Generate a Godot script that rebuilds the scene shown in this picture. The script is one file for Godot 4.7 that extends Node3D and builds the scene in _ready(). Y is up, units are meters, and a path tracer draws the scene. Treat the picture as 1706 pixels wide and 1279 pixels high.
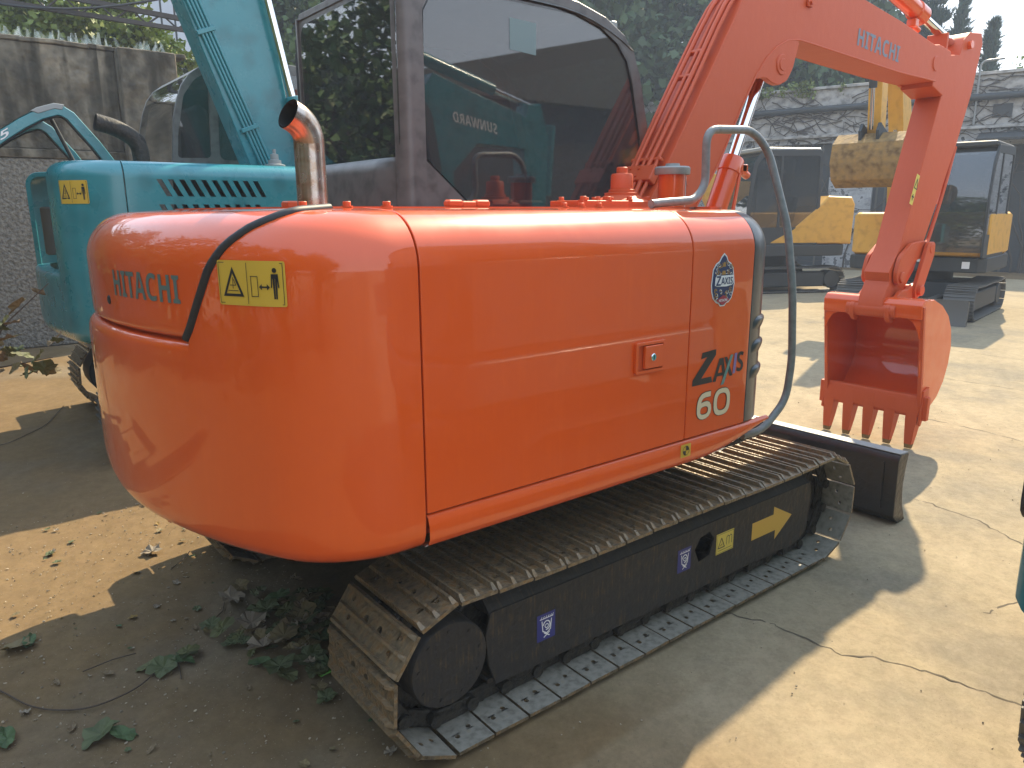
extends Node3D

var M := {}
var rng := RandomNumberGenerator.new()
const UPV := Vector3(0, 1, 0)

# ---------------------------------------------------------------- mesh collector
class MB:
	var v := PackedVector3Array()
	var n := PackedVector3Array()
	var uv := PackedVector2Array()
	var c := PackedColorArray()
	var col := Color(1, 1, 1)

	func tri(a: Vector3, b: Vector3, d: Vector3, na: Vector3, nb: Vector3, nd: Vector3, ua := Vector2.ZERO, ub := Vector2.ZERO, ud := Vector2.ZERO) -> void:
		if (b - a).cross(d - a).dot(na + nb + nd) > 0.0:
			v.append_array([a, d, b]); n.append_array([na, nd, nb]); uv.append_array([ua, ud, ub])
		else:
			v.append_array([a, b, d]); n.append_array([na, nb, nd]); uv.append_array([ua, ub, ud])
		c.append_array([col, col, col])

	func quad(a: Vector3, b: Vector3, d: Vector3, e: Vector3, nn: Vector3) -> void:
		tri(a, b, d, nn, nn, nn)
		tri(a, d, e, nn, nn, nn)

	func quadn(a: Vector3, b: Vector3, d: Vector3, e: Vector3, na: Vector3, nb: Vector3, nd: Vector3, ne: Vector3) -> void:
		tri(a, b, d, na, nb, nd)
		tri(a, d, e, na, nd, ne)

	func box(x: Transform3D, s: Vector3, bev := 0.0) -> void:
		var h := s * 0.5
		var b := minf(bev, minf(h.x, minf(h.y, h.z)) * 0.9)
		var ax := [Vector3(1, 0, 0), Vector3(0, 1, 0), Vector3(0, 0, 1)]
		for i in 3:
			var u: Vector3 = ax[(i + 1) % 3]
			var w: Vector3 = ax[(i + 2) % 3]
			var hu: float = h[(i + 1) % 3] - b
			var hw: float = h[(i + 2) % 3] - b
			for sg in [-1.0, 1.0]:
				var o: Vector3 = ax[i] * (h[i] * sg)
				quad(x * (o + u * hu + w * hw), x * (o - u * hu + w * hw), x * (o - u * hu - w * hw), x * (o + u * hu - w * hw), x.basis * (ax[i] * sg))
		if b <= 0.0:
			return
		for i in 3:   # edges along axis i
			var u: Vector3 = ax[(i + 1) % 3]
			var w: Vector3 = ax[(i + 2) % 3]
			var hi: float = h[i] - b
			var hu: float = h[(i + 1) % 3]
			var hw: float = h[(i + 2) % 3]
			for su in [-1.0, 1.0]:
				for sw in [-1.0, 1.0]:
					var p: Vector3 = u * (su * hu) + w * (sw * (hw - b))
					var q: Vector3 = u * (su * (hu - b)) + w * (sw * hw)
					var e: Vector3 = ax[i] * hi
					var nu: Vector3 = x.basis * (u * su)
					var nw: Vector3 = x.basis * (w * sw)
					quadn(x * (p + e), x * (p - e), x * (q - e), x * (q + e), nu, nu, nw, nw)
		for sx in [-1.0, 1.0]:
			for sy in [-1.0, 1.0]:
				for sz in [-1.0, 1.0]:
					tri(x * Vector3(sx * h.x, sy * (h.y - b), sz * (h.z - b)), x * Vector3(sx * (h.x - b), sy * h.y, sz * (h.z - b)), x * Vector3(sx * (h.x - b), sy * (h.y - b), sz * h.z), x.basis * Vector3(sx, 0, 0), x.basis * Vector3(0, sy, 0), x.basis * Vector3(0, 0, sz))

	func bx(a: Vector3, b: Vector3, bev := 0.0) -> void:
		box(Transform3D(Basis(), (a + b) * 0.5), (b - a).abs(), bev)

	static func tri2(outer: PackedVector2Array, hole: PackedVector2Array) -> Array:
		var pts := outer.duplicate()
		if hole.size() > 0:
			var hh := hole.duplicate()
			if Geometry2D.is_polygon_clockwise(hh) == Geometry2D.is_polygon_clockwise(outer):
				hh.reverse()
			var bi := 0
			var bj := 0
			var best := 1e9
			for i in outer.size():
				for j in hh.size():
					var dd := outer[i].distance_to(hh[j])
					if dd < best:
						best = dd; bi = i; bj = j
			pts = PackedVector2Array()
			for i in outer.size() + 1:
				pts.append(outer[(bi + i) % outer.size()])
			var dirv := (hh[bj] - outer[bi]).normalized().orthogonal() * 1e-5
			pts[pts.size() - 1] += dirv
			for j in hh.size() + 1:
				pts.append(hh[(bj + j) % hh.size()] + (dirv if j == 0 else Vector2.ZERO))
			var t := Geometry2D.triangulate_polygon(pts)
			if t.size() == 0:
				pts[pts.size() - hh.size() - 2] -= dirv * 2.0
				pts[pts.size() - hh.size() - 1] -= dirv * 2.0
				t = Geometry2D.triangulate_polygon(pts)
			if t.size() == 0:
				print("hole triangulation failed")
			return [pts, t]
		return [pts, Geometry2D.triangulate_polygon(pts)]

	static func inset(poly: PackedVector2Array, b: float) -> PackedVector2Array:
		var out := PackedVector2Array()
		var m := poly.size()
		var sg := 1.0 if not Geometry2D.is_polygon_clockwise(poly) else -1.0
		for i in m:
			var e0 := (poly[i] - poly[(i + m - 1) % m]).normalized()
			var e1 := (poly[(i + 1) % m] - poly[i]).normalized()
			var n0 := Vector2(e0.y, -e0.x) * sg
			var n1 := Vector2(e1.y, -e1.x) * sg
			out.append(poly[i] - (n0 + n1) / maxf(0.35, 1.0 + n0.dot(n1)) * b)
		return out

	func sides(poly: PackedVector2Array, z0: float, z1: float, x: Transform3D, outward := 1.0) -> void:
		var m := poly.size()
		var sg := (1.0 if not Geometry2D.is_polygon_clockwise(poly) else -1.0) * outward
		var en := []
		for i in m:
			var e := (poly[(i + 1) % m] - poly[i]).normalized()
			en.append(Vector2(e.y, -e.x) * sg)
		for i in m:
			var n0: Vector2 = en[i]
			var n1: Vector2 = en[i]
			var pv: Vector2 = en[(i + m - 1) % m]
			var nx: Vector2 = en[(i + 1) % m]
			if pv.dot(en[i]) > 0.8: n0 = (pv + en[i]).normalized()
			if nx.dot(en[i]) > 0.8: n1 = (nx + en[i]).normalized()
			var a := poly[i]
			var b := poly[(i + 1) % m]
			var w0 := x.basis * Vector3(n0.x, n0.y, 0)
			var w1 := x.basis * Vector3(n1.x, n1.y, 0)
			quadn(x * Vector3(a.x, a.y, z0), x * Vector3(b.x, b.y, z0), x * Vector3(b.x, b.y, z1), x * Vector3(a.x, a.y, z1), w0, w1, w1, w0)

	func prism(poly: PackedVector2Array, z0: float, z1: float, x := Transform3D(), bev := 0.0, hole := PackedVector2Array()) -> void:
		if z0 > z1:
			var k := z0; z0 = z1; z1 = k
		var cap := poly
		var caph := hole
		if bev > 0.0:
			cap = inset(poly, bev)
			if hole.size() > 0: caph = inset(hole, -bev)
			var m := poly.size()
			for sg in [0, 1]:
				var zo := (z0 + bev) if sg == 0 else (z1 - bev)
				var zc := z0 if sg == 0 else z1
				var zn := x.basis * Vector3(0, 0, -1.0 if sg == 0 else 1.0)
				var w := 1.0 if not Geometry2D.is_polygon_clockwise(poly) else -1.0
				for i in m:
					var j := (i + 1) % m
					var e := (poly[j] - poly[i]).normalized()
					var nn := x.basis * Vector3(e.y * w, -e.x * w, 0)
					quadn(x * Vector3(poly[i].x, poly[i].y, zo), x * Vector3(poly[j].x, poly[j].y, zo), x * Vector3(cap[j].x, cap[j].y, zc), x * Vector3(cap[i].x, cap[i].y, zc), nn, nn, zn, zn)
				if hole.size() > 0:
					var mh := hole.size()
					for i in mh:
						var j := (i + 1) % mh
						quad(x * Vector3(hole[i].x, hole[i].y, zo), x * Vector3(hole[j].x, hole[j].y, zo), x * Vector3(caph[j].x, caph[j].y, zc), x * Vector3(caph[i].x, caph[i].y, zc), zn)
		var r := tri2(cap, caph)
		var pts: PackedVector2Array = r[0]
		var t: PackedInt32Array = r[1]
		for k in range(0, t.size(), 3):
			for z in [z0, z1]:
				var nn := x.basis * Vector3(0, 0, -1.0 if z == z0 else 1.0)
				tri(x * Vector3(pts[t[k]].x, pts[t[k]].y, z), x * Vector3(pts[t[k + 1]].x, pts[t[k + 1]].y, z), x * Vector3(pts[t[k + 2]].x, pts[t[k + 2]].y, z), nn, nn, nn)
		sides(poly, z0 + bev, z1 - bev, x)
		if hole.size() > 0:
			sides(hole, z0 + bev, z1 - bev, x, -1.0)

	func flat(poly: PackedVector2Array, f: Callable, hole := PackedVector2Array(), strip := 0.0) -> void:   # a thin print: f maps (x, y) to [point, normal]
		if strip > 0.0:
			var lo := poly[0]
			var hi := poly[0]
			for p in poly:
				lo = lo.min(p); hi = hi.max(p)
			var x := lo.x
			while x < hi.x - 1e-6:
				var cell := PackedVector2Array([Vector2(x, lo.y - 1), Vector2(minf(x + strip, hi.x + 1e-5), lo.y - 1), Vector2(minf(x + strip, hi.x + 1e-5), hi.y + 1), Vector2(x, hi.y + 1)])
				for q in Geometry2D.intersect_polygons(poly, cell): flat(q, f)
				x += strip
			return
		var r := tri2(poly, hole)
		var t: PackedInt32Array = r[1]
		for k in range(0, t.size(), 3):
			var q := []
			for j in 3: q.append(f.call(r[0][t[k + j]]))
			tri(q[0][0], q[1][0], q[2][0], q[0][1], q[1][1], q[2][1])

	func tube(path: PackedVector3Array, rad, sides_n := 10, caps := true) -> void:
		var m := path.size()
		var t0 := (path[1] - path[0]).normalized()
		var u := t0.cross(UP if absf(t0.y) < 0.9 else Vector3(1, 0, 0)).normalized()
		var rings := []
		for i in m:
			var t := (path[mini(i + 1, m - 1)] - path[maxi(i - 1, 0)]).normalized()
			u = (u - t * u.dot(t)).normalized()
			var w := t.cross(u)
			var r: float = rad if (rad is float or rad is int) else rad[i]
			var ring := []
			for k in sides_n:
				var a := TAU * k / sides_n
				var nn := u * cos(a) + w * sin(a)
				ring.append([path[i] + nn * r, nn])
			rings.append(ring)
		for i in m - 1:
			for k in sides_n:
				var j := (k + 1) % sides_n
				quadn(rings[i][k][0], rings[i][j][0], rings[i + 1][j][0], rings[i + 1][k][0], rings[i][k][1], rings[i][j][1], rings[i + 1][j][1], rings[i + 1][k][1])
		if caps:
			for e in [0, m - 1]:
				var nn := (path[0] - path[1]).normalized() if e == 0 else (path[m - 1] - path[m - 2]).normalized()
				for k in range(1, sides_n - 1):
					tri(rings[e][0][0], rings[e][k][0], rings[e][k + 1][0], nn, nn, nn)

	const UP := Vector3(0, 1, 0)

	func cyl(a: Vector3, b: Vector3, r: float, sn := 16, bev := 0.0) -> void:
		var d := (b - a).normalized()
		if bev > 0.0:
			lathe([Vector2(0, 0), Vector2(r - bev, 0), Vector2(r, bev), Vector2(r, (b - a).length() - bev), Vector2(r - bev, (b - a).length()), Vector2(0, (b - a).length())], a, d, sn)
		else:
			lathe([Vector2(0, 0), Vector2(r, 0), Vector2(r, (b - a).length()), Vector2(0, (b - a).length())], a, d, sn)

	func lathe(prof: Array, o: Vector3, axis: Vector3, sn := 16) -> void:   # prof: (radius, height)
		var w := axis.normalized()
		var u := w.cross(UP if absf(w.y) < 0.9 else Vector3(1, 0, 0)).normalized()
		var q := w.cross(u)
		var m := prof.size()
		var en := []
		for i in m - 1:
			var e: Vector2 = (prof[i + 1] - prof[i]).normalized()
			en.append(Vector2(e.y, -e.x))
		for i in m - 1:
			var n0: Vector2 = en[i]
			var n1: Vector2 = en[i]
			if i > 0 and en[i - 1].dot(en[i]) > 0.75: n0 = (en[i - 1] + en[i]).normalized()
			if i < m - 2 and en[i + 1].dot(en[i]) > 0.75: n1 = (en[i + 1] + en[i]).normalized()
			for k in sn:
				var a0 := TAU * k / sn
				var a1 := TAU * (k + 1) / sn
				var d0 := u * cos(a0) + q * sin(a0)
				var d1 := u * cos(a1) + q * sin(a1)
				var p00: Vector3 = o + d0 * prof[i].x + w * prof[i].y
				var p01: Vector3 = o + d1 * prof[i].x + w * prof[i].y
				var p10: Vector3 = o + d0 * prof[i + 1].x + w * prof[i + 1].y
				var p11: Vector3 = o + d1 * prof[i + 1].x + w * prof[i + 1].y
				if prof[i].x > 1e-6:
					tri(p00, p01, p11, d0 * n0.x + w * n0.y, d1 * n0.x + w * n0.y, d1 * n1.x + w * n1.y)
				if prof[i + 1].x > 1e-6:
					tri(p00, p11, p10, d0 * n0.x + w * n0.y, d1 * n1.x + w * n1.y, d0 * n1.x + w * n1.y)

	func grid(p: Array, ref: Vector3) -> void:   # rows of points; ref is a direction that the outside roughly faces
		var a := p.size()
		var b: int = p[0].size()
		var nn := []
		var sum := Vector3.ZERO
		for i in a:
			var row := []
			for j in b:
				var g: Vector3 = (p[mini(i + 1, a - 1)][j] - p[maxi(i - 1, 0)][j]).cross(p[i][mini(j + 1, b - 1)] - p[i][maxi(j - 1, 0)]).normalized()
				row.append(g)
				sum += g
			nn.append(row)
		var s := -1.0 if sum.dot(ref) < 0.0 else 1.0
		for i in a - 1:
			for j in b - 1:
				quadn(p[i][j], p[i + 1][j], p[i + 1][j + 1], p[i][j + 1], nn[i][j] * s, nn[i + 1][j] * s, nn[i + 1][j + 1] * s, nn[i][j + 1] * s)

	func mesh(with_colors := false) -> ArrayMesh:
		var am := ArrayMesh.new()
		add_to(am, with_colors)
		return am

	func add_to(am: ArrayMesh, with_colors := false) -> void:
		var arr := []
		arr.resize(Mesh.ARRAY_MAX)
		arr[Mesh.ARRAY_VERTEX] = v
		arr[Mesh.ARRAY_NORMAL] = n
		arr[Mesh.ARRAY_TEX_UV] = uv
		if with_colors: arr[Mesh.ARRAY_COLOR] = c
		am.add_surface_from_arrays(Mesh.PRIMITIVE_TRIANGLES, arr)

# ---------------------------------------------------------------- scene helpers
var taken := {}

func numbered(called: String) -> String:
	if not taken.has(called):
		taken[called] = 0
		return called
	taken[called] += 1
	return "%s_%03d" % [called, taken[called]]

func thing(called: String, label: String, category: String, at := Vector3.ZERO, group := "") -> Node3D:
	var o := Node3D.new()
	o.name = numbered(called)
	add_child(o)
	o.position = at
	tag(o, label, category, group)
	return o

func tag(o: Node, label: String, category: String, group := "", kind := "") -> void:
	if label: o.set_meta("label", label)
	if category: o.set_meta("category", category)
	if group: o.set_meta("group", group)
	if kind: o.set_meta("kind", kind)

func part(parent: Node, called: String, b: MB, mat: Material, label := "", colors := false) -> MeshInstance3D:
	return put(parent, called, b.mesh(colors), mat, label)

func put(parent: Node, called: String, m: Mesh, mat: Material, label := "") -> MeshInstance3D:
	var o := MeshInstance3D.new()
	o.name = numbered(called) if parent == self else called
	o.mesh = m
	if mat: o.material_override = mat
	parent.add_child(o, true)
	if label: o.set_meta("label", label)
	return o

func lin(r: float, g: float, b: float, a := 1.0) -> Color:
	var k := Color(r, g, b).linear_to_srgb()
	k.a = a
	return k

func noise_tex(freq: float, oct: int, ramp: Array, size := 512, sd := 1, normal := false, bump := 4.0, kind := FastNoiseLite.TYPE_SIMPLEX_SMOOTH) -> NoiseTexture2D:
	var f := FastNoiseLite.new()
	f.noise_type = kind
	f.frequency = freq
	f.fractal_octaves = oct
	f.seed = sd
	var t := NoiseTexture2D.new()
	t.width = size
	t.height = size
	t.seamless = true
	t.noise = f
	t.as_normal_map = normal
	t.bump_strength = bump
	if ramp.size() > 0:
		var g := Gradient.new()
		g.offsets = PackedFloat32Array(ramp.map(func(k): return k[0]))
		g.colors = PackedColorArray(ramp.map(func(k): return k[1]))
		t.color_ramp = g
	return t

func grey(x: float) -> Color:
	return Color(x, x, x)

func mat(called: String, c: Color, rough := 0.6, metal := 0.0, spec := 0.5) -> StandardMaterial3D:
	var m := StandardMaterial3D.new()
	m.resource_name = called
	m.albedo_color = c
	m.roughness = rough
	m.metallic = metal
	m.metallic_specular = spec
	M[called] = m
	return m

func textured(m: StandardMaterial3D, scale: float, albedo: Texture2D = null, normal: Texture2D = null, ns := 0.5, rough: Texture2D = null) -> StandardMaterial3D:
	m.uv1_triplanar = true
	m.uv1_world_triplanar = true
	m.uv1_scale = Vector3.ONE * scale
	if albedo: m.albedo_texture = albedo
	if normal:
		m.normal_enabled = true
		m.normal_texture = normal
		m.normal_scale = ns
	if rough: m.roughness_texture = rough
	return m

func poly(a: Array) -> PackedVector2Array:
	var r := PackedVector2Array()
	for i in range(0, a.size(), 2): r.append(Vector2(a[i], a[i + 1]))
	return r

func path3(a: Array) -> PackedVector3Array:
	var r := PackedVector3Array()
	for i in range(0, a.size(), 3): r.append(Vector3(a[i], a[i + 1], a[i + 2]))
	return r

func rounded(p: PackedVector3Array, r: float, seg := 6) -> PackedVector3Array:
	var out := PackedVector3Array([p[0]])
	for i in range(1, p.size() - 1):
		var a := (p[i - 1] - p[i])
		var b := (p[i + 1] - p[i])
		var d := minf(r, minf(a.length(), b.length()) * 0.49)
		var p0 := p[i] + a.normalized() * d
		var p1 := p[i] + b.normalized() * d
		for k in seg + 1:
			var t := float(k) / seg
			out.append(p0.lerp(p[i], t).lerp(p[i].lerp(p1, t), t))
	out.append(p[p.size() - 1])
	return out

func rounded2(p: PackedVector2Array, r: float, seg := 5) -> PackedVector2Array:
	var out := PackedVector2Array()
	var m := p.size()
	for i in m:
		var a := (p[(i + m - 1) % m] - p[i])
		var b := (p[(i + 1) % m] - p[i])
		var d := minf(r, minf(a.length(), b.length()) * 0.49)
		var p0 := p[i] + a.normalized() * d
		var p1 := p[i] + b.normalized() * d
		for k in seg + 1:
			var t := float(k) / seg
			out.append(p0.lerp(p[i], t).lerp(p[i].lerp(p1, t), t))
	return out

func circle(cx: float, cy: float, r: float, n := 20) -> PackedVector2Array:
	var q := PackedVector2Array()
	for i in n: q.append(Vector2(cx + r * cos(TAU * i / n), cy + r * sin(TAU * i / n)))
	return q

func stroke2(p: PackedVector2Array, w: float) -> Array:   # a polyline as a list of quads
	var out := []
	for i in p.size() - 1:
		var d := (p[i + 1] - p[i]).normalized()
		var o := d.orthogonal() * w * 0.5
		out.append(PackedVector2Array([p[i] - d * w * 0.3 + o, p[i] - d * w * 0.3 - o, p[i + 1] + d * w * 0.3 - o, p[i + 1] + d * w * 0.3 + o]))
	return out

func ring2(p: PackedVector2Array, w: float) -> Array:
	var q := p.duplicate()
	q.append(p[0])
	return stroke2(q, w)

# basis helpers: prisms are drawn in x, y and run along z
func lie() -> Transform3D:        # (x, y, z) -> (X, Z, height Y)
	return Transform3D(Basis(Vector3(1, 0, 0), Vector3(0, 0, 1), Vector3(0, 1, 0)), Vector3.ZERO)

func cross_x() -> Transform3D:    # (x, y, z) -> (Z, Y, X)
	return Transform3D(Basis(Vector3(0, 0, 1), Vector3(0, 1, 0), Vector3(1, 0, 0)), Vector3.ZERO)

func on_z(z: float, x0 := 0.0, y0 := 0.0) -> Callable:
	return func(p: Vector2): return [Vector3(x0 + p.x, y0 + p.y, z), Vector3(0, 0, 1)]

var fonts := {}
func letters(s: String, h: float, w: float, bold := true, italic := false, fam := "Droid Sans") -> Array:   # flat triangles of the writing, scaled to w x h, as lists of three points
	var key := "%s%s%s" % [fam, bold, italic]
	if not fonts.has(key):
		var sf := SystemFont.new()
		sf.font_names = PackedStringArray([fam])
		sf.font_weight = 700 if bold else 400
		sf.font_italic = italic
		fonts[key] = sf
	var t := TextMesh.new()
	t.font = fonts[key]
	t.text = s
	t.font_size = 64
	t.pixel_size = 0.01
	t.depth = 0.0
	t.curve_step = 1.5
	var a := t.get_mesh_arrays() if t.get_surface_count() > 0 else []
	if a.size() == 0: return []
	var vs: PackedVector3Array = a[Mesh.ARRAY_VERTEX]
	var ns: PackedVector3Array = a[Mesh.ARRAY_NORMAL]
	var ix: PackedInt32Array = a[Mesh.ARRAY_INDEX] if a[Mesh.ARRAY_INDEX] != null else PackedInt32Array()
	if ix.size() == 0:
		for i in vs.size(): ix.append(i)
	var lo := Vector2(1e9, 1e9)
	var hi := -lo
	for p in vs:
		lo = lo.min(Vector2(p.x, p.y)); hi = hi.max(Vector2(p.x, p.y))
	var out := []
	for i in range(0, ix.size(), 3):
		if ns[ix[i]].z < 0.5: continue
		var q := PackedVector2Array()
		for j in 3:
			var p := vs[ix[i + j]]
			q.append(Vector2((p.x - lo.x) / (hi.x - lo.x) * w, (p.y - lo.y) / (hi.y - lo.y) * h))
		out.append(q)
	return out

func print_on(b: MB, tris: Array, f: Callable) -> void:
	for q in tris:
		var r := [f.call(q[0]), f.call(q[1]), f.call(q[2])]
		b.tri(r[0][0], r[1][0], r[2][0], r[0][1], r[1][1], r[2][1])

func shapes_on(b: MB, polys: Array, f: Callable) -> void:
	var i := 0
	for q in polys:      # strokes that cross each other must not share one plane
		var up := (i % 6) * 0.00025
		b.flat(q, func(p):
			var r = f.call(p)
			return [r[0] + r[1] * up, r[1]])
		i += 1

# ---------------------------------------------------------------- camera, sky, sun
func _ready() -> void:
	rng.seed = 7
	var cam := Camera3D.new()
	cam.name = "camera"
	add_child(cam)
	cam.fov = 54.71
	cam.near = 0.05
	cam.far = 400.0
	var yaw := deg_to_rad(51.69)
	var pit := deg_to_rad(-12.96)
	cam.position = Vector3(-2.036, 1.563, 2.565)
	cam.look_at(cam.position + Vector3(cos(pit) * cos(yaw), sin(pit), -cos(pit) * sin(yaw)), UPV)
	cam.rotate_object_local(Vector3(0, 0, 1), deg_to_rad(-0.28))

	var env := Environment.new()
	env.background_mode = Environment.BG_SKY
	var sm := ProceduralSkyMaterial.new()
	sm.sky_top_color = Color(0.70, 0.78, 0.88)
	sm.sky_horizon_color = Color(0.95, 0.96, 0.96)
	sm.sky_curve = 0.18
	sm.sky_energy_multiplier = 1.12
	sm.ground_bottom_color = Color(0.36, 0.33, 0.28)
	sm.ground_horizon_color = Color(0.70, 0.68, 0.62)
	sm.sun_angle_max = 40.0
	sm.sun_curve = 0.12
	var sky := Sky.new()
	sky.sky_material = sm
	env.sky = sky
	env.tonemap_mode = Environment.TONE_MAPPER_LINEAR
	env.tonemap_exposure = 2.05
	env.fog_enabled = true
	env.fog_density = 0.004
	env.fog_light_color = Color(0.88, 0.93, 1.0)
	env.sdfgi_enabled = true
	env.ssao_enabled = true
	env.ssil_enabled = true
	var we := WorldEnvironment.new()
	we.name = "environment"
	we.environment = env
	add_child(we)

	var sun := DirectionalLight3D.new()
	sun.name = "sun"
	sun.light_energy = 1.6
	sun.light_color = Color(1.0, 0.93, 0.80)
	sun.light_angular_distance = 0.55
	sun.shadow_enabled = true
	add_child(sun)
	sun.look_at(-Vector3(0.678, 0.682, -0.274), UPV)

	materials()
	build_ground()
	build_left_side()
	build_right_side()
	build_excavator()
	build_teal_machine()
	build_yard_machines()
	build_litter()
	print("done")

# ---------------------------------------------------------------- materials
func paint_dust() -> ImageTexture:      # faint dust, wiped streaks and specks on paint
	var f := FastNoiseLite.new(); f.seed = 15; f.frequency = 0.012; f.fractal_octaves = 4
	var r := RandomNumberGenerator.new()
	r.seed = 16
	var im := Image.create(1024, 1024, false, Image.FORMAT_RGB8)
	for y in 1024:
		for x in 1024:
			var u := TAU * x / 1024.0
			var v := TAU * y / 1024.0
			var a := f.get_noise_3d(cos(u) * 163.0, sin(u) * 163.0, cos(v) * 163.0 + sin(v) * 60.0)
			var b := f.get_noise_3d(cos(u) * 560.0, sin(u) * 560.0, sin(v) * 40.0)
			var d := clampf(0.35 * a + 0.30 * b + 0.02, 0.0, 1.0)
			if r.randf() < 0.0016: d += r.randf_range(0.05, 0.35)
			im.set_pixel(x, y, Color(0.97, 0.955, 0.945).lerp(Color(0.99, 1.0, 1.0), clampf(d * 2.0, 0.0, 1.0)))
	return ImageTexture.create_from_image(im)

func grit_image() -> Image:             # fine grain of trodden dust over concrete
	var f := FastNoiseLite.new(); f.seed = 111; f.frequency = 0.02; f.fractal_octaves = 3
	var g := FastNoiseLite.new(); g.seed = 114; g.frequency = 0.16; g.fractal_octaves = 3; g.noise_type = FastNoiseLite.TYPE_VALUE
	var r := RandomNumberGenerator.new()
	r.seed = 19
	var im := Image.create(1024, 1024, false, Image.FORMAT_RGB8)
	for y in 1024:
		for x in 1024:
			var k := 0.93 + 0.05 * f.get_noise_2d(x, y) + 0.05 * g.get_noise_2d(x, y) + r.randf_range(-0.035, 0.035)
			var t := r.randf()
			if t < 0.004: k -= r.randf_range(0.08, 0.3)
			elif t > 0.996: k += 0.06
			im.set_pixel(x, y, Color(k, k * 0.997, k * 0.99).clamp())
	return im

func materials() -> void:
	var wav := noise_tex(0.006, 2, [], 512, 3, true, 3.0)
	var mott := paint_dust()
	var smud := noise_tex(0.010, 5, [[0.0, grey(0.55)], [0.5, grey(0.8)], [1.0, grey(1.0)]], 512, 9)
	var o := mat("orange_paint", lin(0.77, 0.104, 0.012), 0.5, 0.0, 0.35)
	o.clearcoat_enabled = true
	o.clearcoat = 1.0
	o.clearcoat_roughness = 0.025
	textured(o, 1.1, mott, wav, 0.07, smud)
	var o2 := mat("orange_matt", lin(0.60, 0.092, 0.022), 0.5, 0.0, 0.5)
	textured(o2, 1.7, mott, noise_tex(0.02, 3, [], 256, 12, true, 2.0), 0.12)
	mat("rubber", lin(0.022, 0.023, 0.025), 0.55)
	var gp := mat("grey_panel", lin(0.055, 0.062, 0.07), 0.32, 0.0, 0.5)
	gp.clearcoat_enabled = true
	gp.clearcoat = 0.3
	gp.clearcoat_roughness = 0.2
	textured(gp, 2.0, noise_tex(0.03, 4, [[0.0, grey(0.8)], [1.0, grey(1.0)]], 256, 21), noise_tex(0.02, 3, [], 256, 22, true, 2.0), 0.15)
	var cg := mat("cab_grey", lin(0.135, 0.128, 0.12), 0.34, 0.0, 0.5)
	textured(cg, 2.2, noise_tex(0.02, 4, [[0.0, grey(0.75)], [0.5, grey(0.95)], [1.0, grey(1.0)]], 256, 31), noise_tex(0.02, 3, [], 256, 32, true, 2.0), 0.15)
	var gl := mat("glass", lin(0.04, 0.046, 0.05, 0.58), 0.02, 0.0, 0.7)
	gl.clearcoat_enabled = true
	gl.clearcoat = 1.0
	gl.clearcoat_roughness = 0.02
	gl.transparency = BaseMaterial3D.TRANSPARENCY_ALPHA
	var g2 := mat("bright_glass", lin(0.03, 0.04, 0.04, 0.25), 0.03, 0.0, 0.6)
	g2.transparency = BaseMaterial3D.TRANSPARENCY_ALPHA
	mat("soot", lin(0.015, 0.014, 0.013), 0.9)
	mat("interior", lin(0.03, 0.03, 0.032), 0.8)
	mat("seat", lin(0.022, 0.022, 0.025), 0.9)
	var bp := mat("black_paint", lin(0.022, 0.023, 0.026), 0.42, 0.0, 0.5)
	textured(bp, 1.6, noise_tex(0.014, 5, [[0.0, Color(1.0, 0.95, 0.9)], [0.42, Color(1, 1, 1)], [0.62, Color(1.0, 0.96, 0.9)], [1.0, Color(1.0, 0.9, 0.78)]], 512, 41), noise_tex(0.03, 4, [], 512, 42, true, 5.0), 0.35, noise_tex(0.015, 4, [[0.0, grey(0.7)], [1.0, grey(1.0)]], 256, 43))
	var fr := mat("frame_paint", lin(0.085, 0.078, 0.07), 0.62, 0.0, 0.5)
	var streak := FastNoiseLite.new()
	streak.seed = 45
	streak.frequency = 0.03
	streak.fractal_octaves = 4
	var im := Image.create(512, 512, false, Image.FORMAT_RGB8)
	for y in 512:
		for x in 512:
			var a := streak.get_noise_2d(x * 3.0, y * 0.22) * 0.9
			var b := streak.get_noise_2d(x * 0.5 + 900.0, y * 0.5)
			var k := clampf(0.42 + 0.55 * a + 0.35 * b, 0.0, 1.0)
			var q := clampf((a + b * 0.6 - 0.28) * 3.0, 0.0, 1.0)
			var cc := Color(0.46, 0.48, 0.52).lerp(Color(0.66, 0.62, 0.56), k)
			cc = cc.lerp(Color(1.0, 0.84, 0.62), q * 0.7)
			im.set_pixel(x, y, cc)
	textured(fr, 1.7, ImageTexture.create_from_image(im), noise_tex(0.03, 4, [], 512, 46, true, 6.0), 0.4)
	var st := mat("shoe_rust", lin(0.26, 0.212, 0.145), 0.5, 0.15, 0.5)
	textured(st, 3.2, noise_tex(0.016, 5, [[0.0, Color(0.58, 0.56, 0.54)], [0.40, Color(0.80, 0.77, 0.73)], [0.6, Color(0.92, 0.87, 0.80)], [0.75, Color(0.90, 0.78, 0.64)], [1.0, Color(1.0, 0.9, 0.74)]], 512, 51), noise_tex(0.035, 5, [], 512, 52, true, 8.0), 0.6, noise_tex(0.02, 4, [[0.0, grey(0.6)], [1.0, grey(1.0)]], 256, 53))
	var si := mat("shoe_inside", lin(0.27, 0.25, 0.21), 0.65, 0.0, 0.5)
	textured(si, 2.6, noise_tex(0.02, 5, [[0.0, Color(0.74, 0.72, 0.70)], [0.45, Color(0.93, 0.93, 0.92)], [0.7, Color(1, 1, 1)], [1.0, Color(1.0, 0.97, 0.91)]], 512, 54), noise_tex(0.03, 4, [], 256, 55, true, 4.0), 0.3)
	var gr := mat("greasy_steel", lin(0.035, 0.033, 0.03), 0.6, 0.2, 0.5)
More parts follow.
